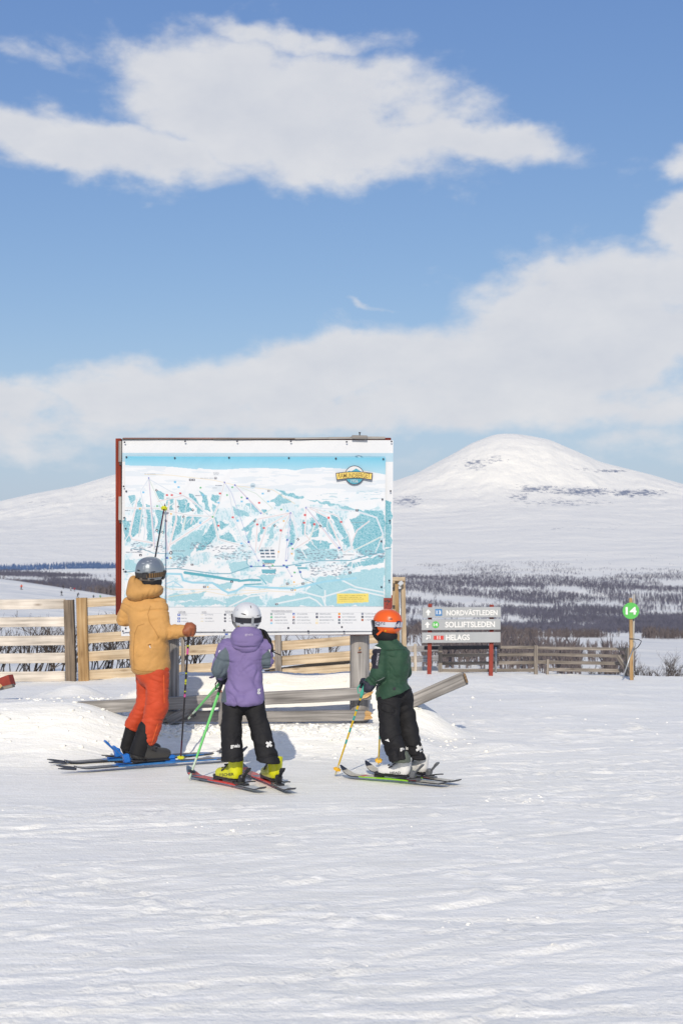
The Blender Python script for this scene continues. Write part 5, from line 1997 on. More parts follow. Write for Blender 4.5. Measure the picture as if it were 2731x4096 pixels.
def boot(parent, heel, d, s, mats, lean=0.0, cuff_h=.28):
    """ski boot; heel = point on the ground under the heel, d = horizontal toe direction"""
    x = Vector((float(d[0]), float(d[1]), 0)).normalized()
    y = Vector((-x.y, x.x, 0))
    M = Matrix((x, y, Vector((0, 0, 1)))).transposed().to_4x4()
    M.translation = Vector([float(v) for v in heel])
    k = s

    def S(v):
        return tuple(a * k for a in v)
    top = (.05 + lean, 0, cuff_h)
    shell = union([cone(S((.0, 0, .062)), S((.235, 0, .045)), .05 * k, .043 * k), ell(S((.07, 0, .085)), S((.10, .052, .06))), ell(S((.16, 0, .06)), S((.12, .052, .042)))], .03 * k)
    cuffs = cone(S((.005, 0, .09)), S(top), .06 * k, .068 * k)
    f = union([shell, cuffs], .012 * k)
    f = cut(f, half((0, 0, .014 * k), (0, 0, -1)), half(S(top), (.25, 0, 1)))

    def fm(C):
        return (C[:, 2] < .03 * k).astype(int)
    b = sdf_obj('boot', f, S((-.09, -.09, 0)), S((.31, .09, cuff_h + .05)), .0065, mats[:1] + [mats[1]], parent, it=2, fmatf=fm, world=M)
    bm = box_bm(.31 * k, .066 * k, .022 * k, .006, c=(.115 * k, 0, .011 * k))
    bm_obj('sole', bm, mats[1], b, M)
    # cuff strap and buckles
    for (px_, pz, w, tilt) in [q for q in ((.15, .095, .07, .45), (.11, .125, .06, .6), (.085, .185, .05, .25), (.095, .235, .05, .25)) if q[1] < cuff_h - .03]:
        bm = bmesh.new()
        for sy in (-1, 1):
            box_bm(.045 * k, .012 * k, .014 * k, .003, bm=bm, c=((px_ - .03) * k, sy * (.056 if pz < .15 else .066) * k, pz * k), rot=Matrix.Rotation(tilt, 3, 'Y'))
        box_bm(.016 * k, .09 * k, .014 * k, .003, bm=bm, c=(px_ * k, 0, (pz + .012) * k))
        bm_obj('buckle', bm, mats[2], b, M)
    return b


def ski(name, label, tail, tip, z, wid, m_top, zones, m_edge, boot_c, s=1.0, m_bind=None, m_heel=None, fork=False, rise=.07, heel_up=True, group='skis', side=None):
    tail, tip = np.array(tail, float)[:2], np.array(tip, float)[:2]
    if fork:
        tail = tail + (tip - tail) / np.linalg.norm(tip - tail) * .17
    L = np.linalg.norm(tip - tail)
    d = (tip - tail) / L
    nrm = np.array([-d[1], d[0]])
    t = thing(name, (tail[0], tail[1], z), label, 'ski', group)
    n = 44
    V, Fc, fm = [], [], []
    wt, ww, wl = wid
    for i in range(n + 1):
        u = i / n
        w = np.interp(u, [0, .05, .45, .86, .93, .97, 1], [wl * .75, wl, ww, wt, wt * .9, wt * .62, wt * .18])
        zz = z + .004 + rise * max(0, (u - .86) / .14) ** 1.8 + .02 * max(0, (.07 - u) / .07) ** 2
        th = (.016 - .008 * abs(u - .45) / .55) * (1 if fork else .8)
        c = tail + d * L * u
        for (sgn, dz) in ((-1, 0), (1, 0), (1, th), (-1, th)):
            V.append((c[0] + nrm[0] * w / 2 * sgn, c[1] + nrm[1] * w / 2 * sgn, zz + dz))
    for i in range(n):
        u = (i + .5) / n
        zi = 0
        for a, b, k in zones:
            if a <= u < b:
                zi = k
        for j in range(4):
            a, b = i * 4 + j, i * 4 + (j + 1) % 4
            Fc.append((a, b, b + 4, a + 4))
            fm.append(zi if j == 2 else (side[2] if side and side[0] <= u < side[1] else len(m_top)))
    Fc += [(3, 2, 1, 0), tuple(n * 4 + j for j in range(4))]
    fm += [len(m_top)] * 2
    body = mesh_obj('ski_body', V, Fc, list(m_top) + [m_edge], t, None, False, fm)
    if fork:   # swallow tail lifting off behind
        for q, sg in ((.30, 1), (.26, -1)):
            p = []
            for i in range(6):
                u = i / 5
                c = tail - d * (u * .16) + nrm * sg * wl * .22
                p.append((c[0], c[1], z + .012 + .035 * u * (1 if sg > 0 else .4)))
            tube_obj('tail_prong', p, [.012, .012, .011, .01, .008, .004], m_top[0], t, 6)
    # binding
    x = Vector((d[0], d[1], 0)); y = Vector((-d[1], d[0], 0))
    M = Matrix((x, y, Vector((0, 0, 1)))).transposed().to_4x4()
    bc = np.asarray(boot_c, float)
    M.translation = Vector((float(bc[0]), float(bc[1]), z + .012))
    bl = .30 * s
    bm = box_bm(.09 * s, .05 * s, .028 * s, .005, c=(.275 * s, 0, .012))
    box_bm(.055 * s, .07 * s, .03 * s, .008, bm=bm, c=(.285 * s, 0, .04 * s))
    bm_obj('toe_piece', bm, m_bind, t, M)
    bm = box_bm(.12 * s, .05 * s, .022 * s, .004, c=(-.105 * s, 0, .008))
    box_bm(.05 * s, .056 * s, .07 * s, .01, bm=bm, c=(-.085 * s, 0, .05 * s), rot=Matrix.Rotation(-.25, 3, 'Y'))
    hp = bm_obj('heel_piece', bm, m_heel or m_bind, t, M)
    bm = box_bm(.125 * s, .034 * s, .014 * s, .004, c=(-.135 * s, 0, .095 * s), rot=Matrix.Rotation(.75, 3, 'Y'))
    box_bm(.05 * s, .046 * s, .016 * s, .004, bm=bm, c=(-.175 * s, 0, .135 * s), rot=Matrix.Rotation(.75, 3, 'Y'))
    bm_obj('lever', bm, m_heel or m_bind, hp, M)
    bv, bf = [], []
    for sg in (-1, 1):
        v, f = tube([(.0 * s, sg * .03, .02), (-.06 * s, sg * .052, .014), (-.16 * s, sg * .056, .03), (-.20 * s, sg * .056, .034)], .005, 6)
        bf += [tuple(i + len(bv) for i in q) for q in f]
        bv += v
    mesh_obj('ski_brake', bv, bf, BLACKP, t, M)
    return t


def pole(label, tip, hand, top_ext, rad, bands, mats, m_grip, m_basket, m_strap=None, basket_at=.07, group='ski poles', strap=True):
    tip, hand = np.asarray(tip, float), np.asarray(hand, float)
    L = np.linalg.norm(hand - tip)
    d = (hand - tip) / L
    t = thing('ski_pole', tip, label, 'ski pole', group)
    pts, rads, fm = [tip], [.002], []
    cuts = sorted({0.02, *[b[0] for b in bands if b[0] > 0], *[b[1] for b in bands]})
    for u in cuts:
        pts.append(tip + d * L * u); rads.append(rad * (.7 + .3 * min(1, u * 1.4)))
    for i in range(len(pts) - 1):
        u = (0.01 if i == 0 else (cuts[i - 1] + cuts[i]) / 2)
        k = 0
        for a, b, q in bands:
            if a <= u < b:
                k = q
        fm.append(k)
    tube_obj('shaft', pts, rads, mats, t, 8, True, fm)
    e = hand + d * top_ext
    g0 = hand - d * .09
    tube_obj('grip', [g0 - d * .03, g0, hand - d * .03, hand + d * .02, e - d * .02, e], [rad * 1.1, .014, .015, .014, .018, .012], m_grip, t, 10)
    b = tip + d * basket_at
    bu = np.cross(d, [.2, 1, .1]); bu /= np.linalg.norm(bu)
    bw = np.cross(d, bu)
    V = []
    n = 14
    for rr, dz in ((.008, .012), (.036, .0), (.036, -.006), (.008, -.004)):
        for k in range(n):
            a = 2 * math.pi * k / n
            q = rr * (1 - (.22 if (k % 2 and rr > .02) else 0))
            V.append(b + q * (math.cos(a) * bu + math.sin(a) * bw) + d * dz)
    Fc = [(i * n + k, i * n + (k + 1) % n, ((i + 1) % 4) * n + (k + 1) % n, ((i + 1) % 4) * n + k) for i in range(4) for k in range(n)]
    mesh_obj('basket', V, Fc, m_basket, t)
    if strap:
        s0 = e - d * .01
        sd = bu if bu[0] < 0 else -bu
        tube_obj('wrist_strap', [s0, s0 + sd * .035 - d * .03, s0 + sd * .05 - d * .09, s0 + sd * .03 - d * .13, s0 + sd * .005 - d * .10], .006, m_strap or BLACKP, t, 6)
    return t


def body_mesh(parent, J, head_c, Rm, s=1.0):
    """the body inside the clothes: one continuous surface with head, face, neck, trunk and limbs"""
    hc = np.asarray(head_c, float)
    fw, up, rt = Rm[:, 1], Rm[:, 2], Rm[:, 0]
    fs = [ell(hc - up * .005, (.074 * s, .093 * s, .105 * s), Rm), ell(hc + fw * .035 - up * .062, (.052 * s, .05 * s, .05 * s), Rm),
          cone(hc - up * .05 - fw * .015, J['neck'], .05 * s, .05 * s)]
    nose = hc + fw * .094 * s - up * .02
    fs.append(cone(nose + up * .02 - fw * .006, nose - up * .012 + fw * .008, .008, .013))
    fs.append(ell(hc + fw * .087 * s - up * .058, (.024, .01, .008), Rm))
    for sg in (-1, 1):
        fs.append(ell(hc + rt * sg * .074 * s - up * .01, (.012, .02, .03), Rm))
    ch = J['neck'] * .72 + J['pelvis'] * .28
    fs.append(cone(J['neck'], ch, .05 * s, .08 * s))
    fs.append(cone(ch, J['pelvis'], .09 * s, .10 * s))
    for a in ('l', 'r'):
        fs += [cone(ch, J[a + 'sh'], .06 * s, .045 * s), cone(J[a + 'sh'], J[a + 'el'], .047 * s, .04 * s), cone(J[a + 'el'], J[a + 'wr'], .039 * s, .028 * s)]
        fs += [cone(J['pelvis'], J[a + 'hip'], .10 * s, .07 * s), cone(J[a + 'hip'], J[a + 'kn'], .07 * s, .052 * s), cone(J[a + 'kn'], J[a + 'kn'] * .25 + J[a + 'an'] * .75, .05 * s, .034 * s)]
    A = np.array([v for v in J.values()] + [hc])
    return sdf_obj('body', union(fs, .03), A.min(0) - .16, A.max(0) + .16, .014, SKIN, parent, it=1)


SL = np.array([.05, 0, 0])


# ------------------------------------------------------------------ the adult in tan and orange
def build_adult():
    c = Crop(150, 2180, 2.24, 11.49)
    root = thing('person', gp(560, 3062), 'person in a tan jacket and orange trousers pointing a pole at the map', 'person', 'skiers at the map board')
    TAN = cloth('tan_shell', (222, 168, 98), .65)
    ORG = cloth('orange_shell', (222, 82, 44), .62)
    J = dict(neck=c(955, 450), pelvis=c(1010, 1080), lsh=c(835, 545), lel=c(782, 662, .02), lwr=c(905, 630, .27), rsh=c(1080, 555, -.02), rel=c(1122, 778, -.09), rwr=c(1330, 775, -.10),
             lhip=c(975, 1140, .08), lkn=c(985, 1410, .1), lan=c(815, 1800, .12), rhip=c(1075, 1150, -.05), rkn=c(1072, 1440, -.07), ran=c(900, 1850, -.06))
    yaw = math.radians(30)
    Rm = head_frame(yaw, math.radians(6), math.radians(3))
    hc = c(1010, 232)
    body_mesh(root, J, hc, Rm, 1.0)
    # jacket
    tor = sections(c.rows([(1160, 905, 1120, .12, .0), (1148, 868, 1172, .15, .0), (1120, 845, 1190, .165, .0), (1050, 834, 1192, .17, 0), (950, 828, 1188, .17, 0), (850, 832, 1170, .165, 0), (750, 830, 1150, .16, 0), (650, 812, 1140, .155, 0),
                           (560, 790, 1132, .14, 0), (510, 812, 1118, .12, 0), (470, 850, 1085, .10, 0), (440, 880, 1060, .08, 0)]), 2.3)
    arms = [cone(J['rsh'], J['rel'], .092, .078), cone(J['rel'], J['rwr'], .072, .053), cone(J['lsh'], J['lel'], .085, .066), cone(J['lel'], J['lwr'], .066, .055)]
    f = union([tor, union(arms[:2], .025), union(arms[2:], .025)], .028)
    bones = [(c(1200, 1000), c(860, 560), .0095, 10, .42), (J['rsh'], J['rel'], .011, 14, .4), (J['rel'], J['rwr'], .015, 18, .4), (J['lsh'], J['lel'], .012, 15, .4), (J['lel'], J['lwr'], .009*2, 19, .35)]
    A = np.array([c(700, 1170, -.2), c(1420, 430, .4), c(700, 1170, .3)])
    jk = sdf_obj('jacket', f, A.min(0) - .03, A.max(0) + .03, .0065, TAN, root, bones, 3, 2)
    # hood hanging round the neck, hollowed for the helmet
    hood = union([ell(c(958, 418, -.02), (.150, .155, .066)), ell(c(885, 400, -.05), (.080, .105, .088)), ell(c(862, 335, -.01), (.046, .09, .062)), ell(c(1035, 400, .0), (.088, .13, .052)), ell(c(890, 440, -.085), (.085, .085, .055))], .04)
    hood = minus(hood, ell(c(1012, 245), (.104, .125, .125), Rm))
    hb = [(c(820, 330), c(1100, 470), 0.0147, 13, .3)]
    hd = sdf_obj('hood', hood, c(955, 400, -.02) - np.array([.24, .24, .18]), c(955, 400, -.02) + np.array([.24, .24, .2]), .0065, TAN, jk, hb, 8, 2)
    bv = bvh_of([jk])
    V2, F2 = quad_fig([(-4, -13), (4, -13), (4, 13), (-4, 13)])
    print_on('pocket_zip', V2, F2, *c.px(1010, 912), 1 / 2.24, 1 / 2.24, -22, bv, mat('zip_silver', (.4, .4, .42), .4, .6), jk, .004)
    V2, F2 = quad_fig([(-14, -3), (14, -5), (14, 3), (-14, 4)])
    print_on('pocket_flap', V2, F2, *c.px(1004, 893), 1 / 2.24, 1 / 2.24, -18, bv, mat('tan_dark_trim', srgb(150, 104, 58, .6), .9), jk, .003)  # flap laid on in a darker tan
    bvj = bvh_of([jk])

    def seam(name, pts, w, m, par):
        P_ = []
        for (a, b) in zip(pts[:-1], pts[1:]):
            for i in range(6):
                P_.append((a[0] + (b[0] - a[0]) * i / 6, a[1] + (b[1] - a[1]) * i / 6))
        P_.append(pts[-1])
        V_ = []
        for i, q in enumerate(P_):
            a, b = P_[max(0, i - 1)], P_[min(len(P_) - 1, i + 1)]
            tx, ty = b[0] - a[0], b[1] - a[1]
            L_ = math.hypot(tx, ty) + 1e-6
            V_ += [(q[0] - ty / L_ * w, -(q[1] + tx / L_ * w)), (q[0] + ty / L_ * w, -(q[1] - tx / L_ * w))]
        print_on(name, np.array(V_), [(2 * i, 2 * i + 1, 2 * i + 3, 2 * i + 2) for i in range(len(P_) - 1)], 150, 2180, 1 / 2.24, 1 / 2.24, 0, bvj, m, par, .003)
    SM = mat('tan_seam', srgb(198, 146, 82, .6), .9)
    seam('sleeve_seam', [(1015, 545), (990, 620), (1005, 690), (1050, 760), (1090, 835)], 2.4, SM, jk)
    seam('back_seam', [(868, 1120), (862, 960), (870, 800), (900, 725), (960, 705)], 2.0, SM, jk)
    seam('hem_seam', [(850, 1112), (940, 1133), (1060, 1130), (1180, 1098)], 2.0, SM, jk)
    # trousers
    tf = union([union([cone(c(1010, 1090), c(1030, 1140), .15, .145), cone(J['rhip'], J['rkn'], .108, .096), cone(J['rkn'], c(985, 1720, -.06), .098, .086)], .03),
                union([cone(J['lhip'], J['lkn'], .095, .088), cone(J['lkn'], c(835, 1640, .11), .088, .074)], .03)], .02)
    tf0 = tf

    def tfc(P):
        # slanted cuffs: the near leg's hem runs down to the right
        a = c(880, 1655, -.06); n1 = np.array([-(c(1025, 1822) - c(880, 1655))[2], 0, (c(1025, 1822) - c(880, 1655))[0]]); n1 = n1 / np.linalg.norm(n1)
        d1 = -((P - a) @ n1)
        b = c(795, 1620, .1); n2 = np.array([-(c(885, 1668) - c(795, 1620))[2], 0, (c(885, 1668) - c(795, 1620))[0]]); n2 = n2 / np.linalg.norm(n2)
        d2 = -((P - b) @ n2)
        nearleg = P[:, 1] < 11.49 + .02
        return np.maximum(tf0(P), np.where(nearleg, d1, d2))
    tb = [(c(1030, 1130), c(1040, 1200), 0.0084, 12, .3), (J['rhip'] + SL, J['rkn'] - SL, .012, 11, .5), (J['rkn'] - SL, c(985, 1720, -.06) + SL, .016, 12, .5), (J['lhip'] + SL, J['lkn'] - SL, .012, 11, .5), (J['lkn'] - SL, c(835, 1640, .11) + SL, .015, 12, .5)]
    A = np.array([c(760, 1840, -.2), c(1220, 1070, .25)])
    tr = sdf_obj('trousers', tfc, A.min(0) - .03, A.max(0) + .03, .0065, ORG, root, tb, 13, 2)
    bv = bvh_of([tr])
    for (a, b, w) in (((1132, 1165), (1138, 1420), 5), ((1080, 1600), (1022, 1790), 5)):
        n = 14
        V2 = []
        for i in range(n + 1):
            x, y = a[0] + (b[0] - a[0]) * i / n, a[1] + (b[1] - a[1]) * i / n
            V2 += [(x - w, -y), (x + w, -y)]
        F2 = [(2 * i, 2 * i + 1, 2 * i + 3, 2 * i + 2) for i in range(n)]
        print_on('leg_zip', np.array(V2), F2, 150, 2180, 1 / 2.24, 1 / 2.24, 0, bv, mat('bright_orange_zip', srgb(240, 104, 50, .72), .6), tr, .004)
    # black gaiters
    for a, b, ra, rb, dd in ((c(975, 1640, -.08), c(893, 1885, -.11), .072, .076, 0), (c(865, 1570, .11), c(795, 1835, .12), .06, .058, 0)):
        gf = cut(cone(a, b, ra, rb), half(b, b - a))
        sdf_obj('gaiter', gf, np.minimum(a, b) - .1, np.maximum(a, b) + .1, .008, BLACKC, root, [(a, b, .003, 14, .3)], 5, 1)
    # boots on the skis
    tailN, frontN = gp(225, 3094), gp(885, 3045)
    d = (frontN - tailN); d[2] = 0; d /= np.linalg.norm(d)
    tailF = gp(188, 3068); frontF = gp(860, 3022)
    d2 = (frontF - tailF); d2[2] = 0; d2 /= np.linalg.norm(d2)
    DK = plastic('anthracite_shell', (74, 72, 70), .45, .55)
    bN = tailN + d * ((gp(530, 3064) - tailN) @ d); bF = tailF + d2 * ((gp(494, 3040) - tailF) @ d2)
    zS = .025
    b1 = boot(root, (bN[0], bN[1], zS + .02), d, 1.12, [DK, BLACKP, BLACKP], .0, .15)
    boot(root, (bF[0], bF[1], zS + .02), d2, 1.12, [DK, BLACKP, BLACKP], .0, .15)
    V2, F2 = text_mesh('HEAD', .02)
    print_on('boot_lettering', V2, F2, *c.px(930, 1918), 48 / 2.24, 40 / 2.24, 3, bvh_of([b1]), mat('boot_print_dark', (.02, .02, .022), .3), b1, .002)
    # helmet
    SIL = mat('silver_helmet', srgb(150, 158, 166, .8), .32, metal=.55, var=.04, vscale=10, spec=.5)
    STR = [mat('strap_charcoal', (.03, .03, .033), .7), mat('strap_gold', srgb(150, 116, 70, .6), .7), mat('strap_brown', srgb(70, 54, 40, .6), .7)]
    he = helmet(root, hc, Rm, (.118, .136, .128), SIL, STR, -.028, .021, 0.0, strapfm=lambda t: (1 + (int((t + 9) * 11) % 2)) if .9 < (t % 6.283) < 2.7 else 0)
    bv = bvh_of([he])
    E = ellipse_fig()

    def vent(cx, cy, w, h, rot, m=BLACKP):
        print_on('vent', E[0], E[1], *c.px(cx, cy), w / 2.24, h / 2.24, rot, bv, m, he, .002)
    vent(1036, 242, 26, 5, -6); vent(907, 228, 14, 6, 20); vent(1028, 312, 24, 7, 0); vent(908, 300, 10, 6, 10)
    HI = mat('helmet_slot_rim', srgb(210, 216, 222, .8), .3, .3)
    for q in ((950, 165, 14, 3, 0), (1015, 163, 12, 3, 0), (990, 147, 10, 2.5, 0), (1020, 140, 8, 2.5, 0)):
        vent(*q, HI)
    V2, F2 = quad_fig([(-22, -18), (22, -14), (20, 14), (-18, 12)])
    print_on('badge', V2, F2, *c.px(968, 198), 1 / 2.24, 1 / 2.24, 0, bv, mat('badge_grey', srgb(166, 174, 182, .8), .3, .4), he, .002)
    V2, F2 = quad_fig([(-26, -30), (24, -34), (28, 30), (-24, 30)])
    print_on('strap_clip', V2, F2, *c.px(964, 278), 1 / 2.24, 1 / 2.24, 0, bv, BLACKP, he, .011)
    # neck tube
    sdf_obj('neck_warmer', union([ell(c(1045, 325, .02), (.072, .10, .07)), ell(c(1000, 350, .0), (.095, .105, .06))], .03), c(1045, 325, .02) - .13, c(1045, 325, .02) + .13, .008, BLACKC, root, it=1)
    # hands and poles
    BRN = mat('brown_leather', srgb(176, 100, 62, .62), .6, var=.15, vscale=14, bump=.2, bscale=60)
    tipR = gp(723, 3040)
    hR = c(1358, 775, -.10)
    ax = hR - tipR
    fist(root, 'glove', hR + np.array([.012, 0, .012]), ax, np.array([-.5, -.75, .35]), BRN, 1.05, cuff=c(1335, 772, -.1), cap=True)
    fist(root, 'glove', c(965, 612, .33), np.array([-.03, -.6, .0]) * 0 + (at(660, 2032, 12.74) - c(965, 612, .33)), np.array([-.6, -.5, -.1]), BRN, 1.05, cuff=c(915, 628, .28))
    cf = tube_obj('glove_cuff', [c(1322, 778, -.1), c(1350, 772, -.1)], [.046, .05], BLACKC, root, 12)
    PM = [mat('pole_black', (.016, .016, .022), .35), mat('pole_yellow', srgb(214, 222, 40, .7), .4), mat('pole_pink', srgb(236, 100, 180, .7), .4), mat('pole_plum', srgb(92, 26, 52, .6), .4)]
    YB = mat('basket_yellow', srgb(222, 226, 40, .75), .5)
    pole('black ski pole with pink bands planted upright under the brown glove', tipR, hR, .035, .0095,
         [(0, .16, 3), (.16, .50, 0), (.50, .525, 2), (.525, .54, 0), (.54, .55, 1), (.55, .60, 0), (.60, .61, 1), (.61, .615, 0), (.615, .64, 1), (.64, .68, 0), (.68, .69, 1), (.69, .83, 0), (.83, .875, 2), (.875, .89, 0), (.89, .90, 1), (.90, 1, 0)],
         PM, BLACKP, YB, basket_at=.03)
    tipL = at(661, 2014, 12.76)
    pole('black and red ski pole raised to the map with a yellow basket at its tip', tipL, c(965, 612, .33), .05, .0095, [(0, .04, 0), (.04, .22, 3), (.22, 1, 0)], PM, BLACKP, YB, basket_at=.07)
    # skis
    SB, SK = mat('ski_blue', srgb(52, 122, 190, .66), .35, var=.3, vscale=14), mat('ski_dark', (.04, .045, .06), .35, var=.4, vscale=16)
    EDG = mat('ski_edge_blue', srgb(34, 84, 140, .55), .35, var=.3, vscale=9)
    BL = mat('binding_blue', srgb(38, 120, 214, .7), .35)
    z = .018
    tN = tailN[:2] + d[:2] * 1.80
    tF = tailF[:2] + d2[:2] * 1.80
    wid = (.125, .092, .115)
    ski('ski', 'long blue and black ski under the near boot of the person in tan', tailN, tN, z, wid, [SK, SB], [(0, .2, 0), (.2, .3, 1), (.3, .36, 0), (.36, .6, 1), (.6, .8, 0), (.8, .84, 1)], SK, bN, 1.12, BL, BL, True, .09, side=(.22, .8, 1))
    ski('ski', 'long blue and black ski under the far boot of the person in tan', tailF, tF, z, wid, [SK, SB], [(0, .2, 0), (.2, .3, 1), (.3, .36, 0), (.36, .6, 1), (.6, .8, 0), (.8, .84, 1)], SK, bF, 1.12, BL, BL, True, .09, side=(.22, .8, 1))


build_adult()


# ------------------------------------------------------------------ the child in purple
def build_purple():
    c = Crop(700, 2380, 2.8, 10.40)
    root = thing('person', gp(1000, 3135), 'child in a purple jacket, white helmet and yellow ski boots', 'person', 'skiers at the map board')
    PUR = cloth('purple_shell', (134, 118, 170), .70)
    GRY = cloth('slate_panel', (104, 118, 128), .60)
    J = dict(neck=c(800, 440), pelvis=c(765, 1150), lsh=c(585, 585), lel=c(492, 845, -.03), lwr=c(545, 905, .17), rsh=c(1005, 585), rel=c(1022, 738, .0), rwr=c(1000, 560, .13),
             lhip=c(655, 1200, -.03), lkn=c(632, 1500, -.08), lan=c(650, 1900, -.16), rhip=c(880, 1200, -.03), rkn=c(965, 1560, -.08), ran=c(1050, 1920, -.16))
    Rm = head_frame(math.radians(-18), math.radians(4), 0)
    hc = c(805, 243)
    body_mesh(root, J, hc, Rm, .92)
    tor = sections(c.rows([(1226, 560, 965, .15, -.01), (1212, 535, 995, .165, -.01), (1190, 525, 1006, .17, -.01), (1100, 536, 996, .158, 0), (1000, 562, 985, .138, 0), (880, 600, 978, .132, 0), (780, 605, 978, .13, 0), (680, 590, 995, .128, 0), (600, 560, 1025, .12, 0),
                           (540, 585, 1010, .105, 0), (490, 650, 960, .09, 0), (440, 690, 920, .07, 0)]), 2.4)
    arms = [cone(J['lsh'], J['lel'], .074, .066), cone(J['lel'], J['lwr'], .062, .048), cone(J['rsh'], J['rel'], .066, .058), cone(J['rel'], J['rwr'], .056, .048)]
    f = union([tor, union(arms[:2], .02), union(arms[2:], .02)], .026)
    bones = [(c(640, 1100), c(900, 850), .017, 12, .45), (c(950, 820), c(680, 560), .021, 11, .42), (J['lsh'], J['lel'], .007*2, 16, .35), (J['lel'], J['lwr'], .008*2, 19, .35), (J['rsh'], J['rel'], .007*2, 17, .35)]
    gl = [[(566, 585), (600, 640), (612, 760), (592, 840), (560, 925), (470, 935), (418, 890), (405, 850), (432, 760), (490, 650)], [(1062, 600), (1078, 700), (1060, 830), (985, 830), (965, 770), (975, 680), (1020, 640)],
          [(596, 860), (560, 1000), (580, 1205), (500, 1205), (500, 1000), (560, 880)], [(968, 860), (990, 900), (995, 1020), (1000, 1180), (1040, 1180), (1040, 900)]]

    def fm(C):
        q = c.back(proj(C))
        r = np.zeros(len(C), int)
        for p in gl:
            r |= in_poly(q, p)
        return r
    A = np.array([c(370, 1240, -.2), c(1130, 420, .3), c(370, 1240, .25)])
    jk = sdf_obj('jacket', f, A.min(0) - .03, A.max(0) + .03, .006, [PUR, GRY], root, bones, 23, 2, fm)
    hood = union([ell(c(803, 530, -.085), (.118, .075, .092)), ell(c(800, 430, -.03), (.10, .10, .055)), ell(c(803, 400, -.055), (.075, .06, .045)), ell(c(685, 480, -.03), (.045, .09, .06)), ell(c(930, 480, -.03), (.045, .09, .06))], .04)
    hood = minus(hood, ell(c(805, 262), (.106, .125, .12), Rm))
    hd = sdf_obj('hood', hood, c(803, 480, -.05) - np.array([.2, .2, .18]), c(803, 480, -.05) + np.array([.2, .2, .2]), .0065, PUR, jk, [(c(800, 640, -.1), c(800, 380, -.1), 0.0126, 15, .3)], 28, 2)
    bv = bvh_of([jk, hd])
    V2, F2 = text_mesh('gneis', .01)
    print_on('hood_lettering', V2, F2, *c.px(830, 445), 46 / 2.8, 40 / 2.8, 0, bv, mat('faded_print', srgb(196, 184, 214, .7), .7), hd, .003)
    bvj = bvh_of([jk])
    V2, F2 = text_mesh('g', .03)
    print_on('back_logo', V2, F2, *c.px(940, 1080), 78 / 2.8, 84 / 2.8, 0, bvj, WHITEP, jk, .003)
    for q in ([(-14, -20), (14, 16), (-8, 8)], [(-8, 16), (12, 18), (4, -20)]):
        V2, F2 = quad_fig(q)
        x, y = ((500, 630) if q[0][0] == -14 else (1058, 628))
        print_on('reflector', V2, F2, *c.px(x, y), 1 / 2.8, 1 / 2.8, 0, bvj, WHITEP, jk, .003)
    # trousers
    la, ra_ = c(645, 1885, -.17), c(1052, 1895, -.17)
    tf = union([cone(c(700, 1180), c(830, 1180), .115, .115), union([cone(J['lhip'], J['lkn'], .086, .078), cone(J['lkn'], la, .078, .088)], .03), union([cone(J['rhip'], J['rkn'], .086, .078), cone(J['rkn'], ra_, .077, .092)], .03)], .02)
    tfc = cut(tf, lambda P: P[:, 2] - c(700, 1170)[2], lambda P: np.where(P[:, 0] < c(850, 1800)[0], c(700, 1858, -.17)[2] - P[:, 2], c(1000, 1872, -.17)[2] - .12 * (P[:, 0] - c(1052, 0)[0]) - P[:, 2]))
    tb = [(J['lhip'] + SL, J['lkn'] - SL, .012, 13, .5), (J['lkn'] - SL, la + SL, .016, 14, .45), (J['rhip'] - SL, J['rkn'] + SL, .012, 13, .5), (J['rkn'] + SL, ra_ - SL, .016, 14, .45)]
    A = np.array([c(490, 1930, -.34), c(1210, 1120, .16)])
    tr = sdf_obj('trousers', tfc, A.min(0) - .03, A.max(0) + .03, .006, BLACKC, root, tb, 33, 2)
    bv = bvh_of([tr])
    V2, F2 = text_mesh('gneis', .03)
    print_on('leg_lettering', V2, F2, *c.px(676, 1695), 52 / 2.8, 56 / 2.8, -2, bv, WHITEP, tr, .010)
    V2, F2 = cross_fig()
    print_on('leg_cross_patch', V2, F2, *c.px(1053, 1672), 33 / 2.8, 33 / 2.8, -10, bv, WHITEP, tr, .010)
    # helmet
    WH = mat('white_helmet', srgb(226, 228, 232, .72), .35, var=.03, vscale=12, spec=.45)
    ST = [mat('strap_black', (.012, .012, .02), .6), mat('strap_white', srgb(225, 226, 230, .7), .6)]
    he = helmet(root, hc, Rm, (.112, .132, .118), WH, ST, -.016, .021, .004, strapfm=lambda t: (int((t % 6.283) * 16) % 2) if 4.3 < (t % 6.283) < 5.4 else 0)
    bv = bvh_of([he])
    E = ellipse_fig()
    for (x, y, w, h, r) in ((770, 215, 32, 6, 14), (938, 228, 20, 6, -16), (752, 323, 22, 5, 8), (918, 340, 16, 5, -6), (850, 132, 4, 18, -18)):
        print_on('vent', E[0], E[1], *c.px(x, y), w / 2.8, h / 2.8, r, bv, ST[0], he, .002)
    V2, F2 = quad_fig([(-15, -9), (15, -9), (15, 9), (-15, 9)])
    print_on('blue_sticker', V2, F2, *c.px(689, 158), 1 / 2.8, 1 / 2.8, 38, bv, mat('sticker_blue', srgb(70, 90, 150, .66), .4), he, .002)
    print_on('yellow_badge', E[0], E[1], *c.px(712, 352), 8 / 2.8, 9 / 2.8, 0, bv, mat('badge_yellow', srgb(236, 196, 50, .72), .5), he, .003)
    V2, F2 = quad_fig([(-22, 45), (22, 50), (28, -30), (0, -62), (-20, -30)])
    print_on('ear_pad', *quad_fig([(-34, 60), (4, 60), (34, -60), (44, -85), (22, -88), (-20, -30)]), *c.px(672, 305), 1 / 2.8, 1 / 2.8, 0, bv, mat('ear_pad_grey', srgb(128, 130, 134, .6), .8), he, .003)
    V2, F2 = quad_fig([(-13, -40), (16, -40), (20, 40), (0, 46), (-8, 20)])
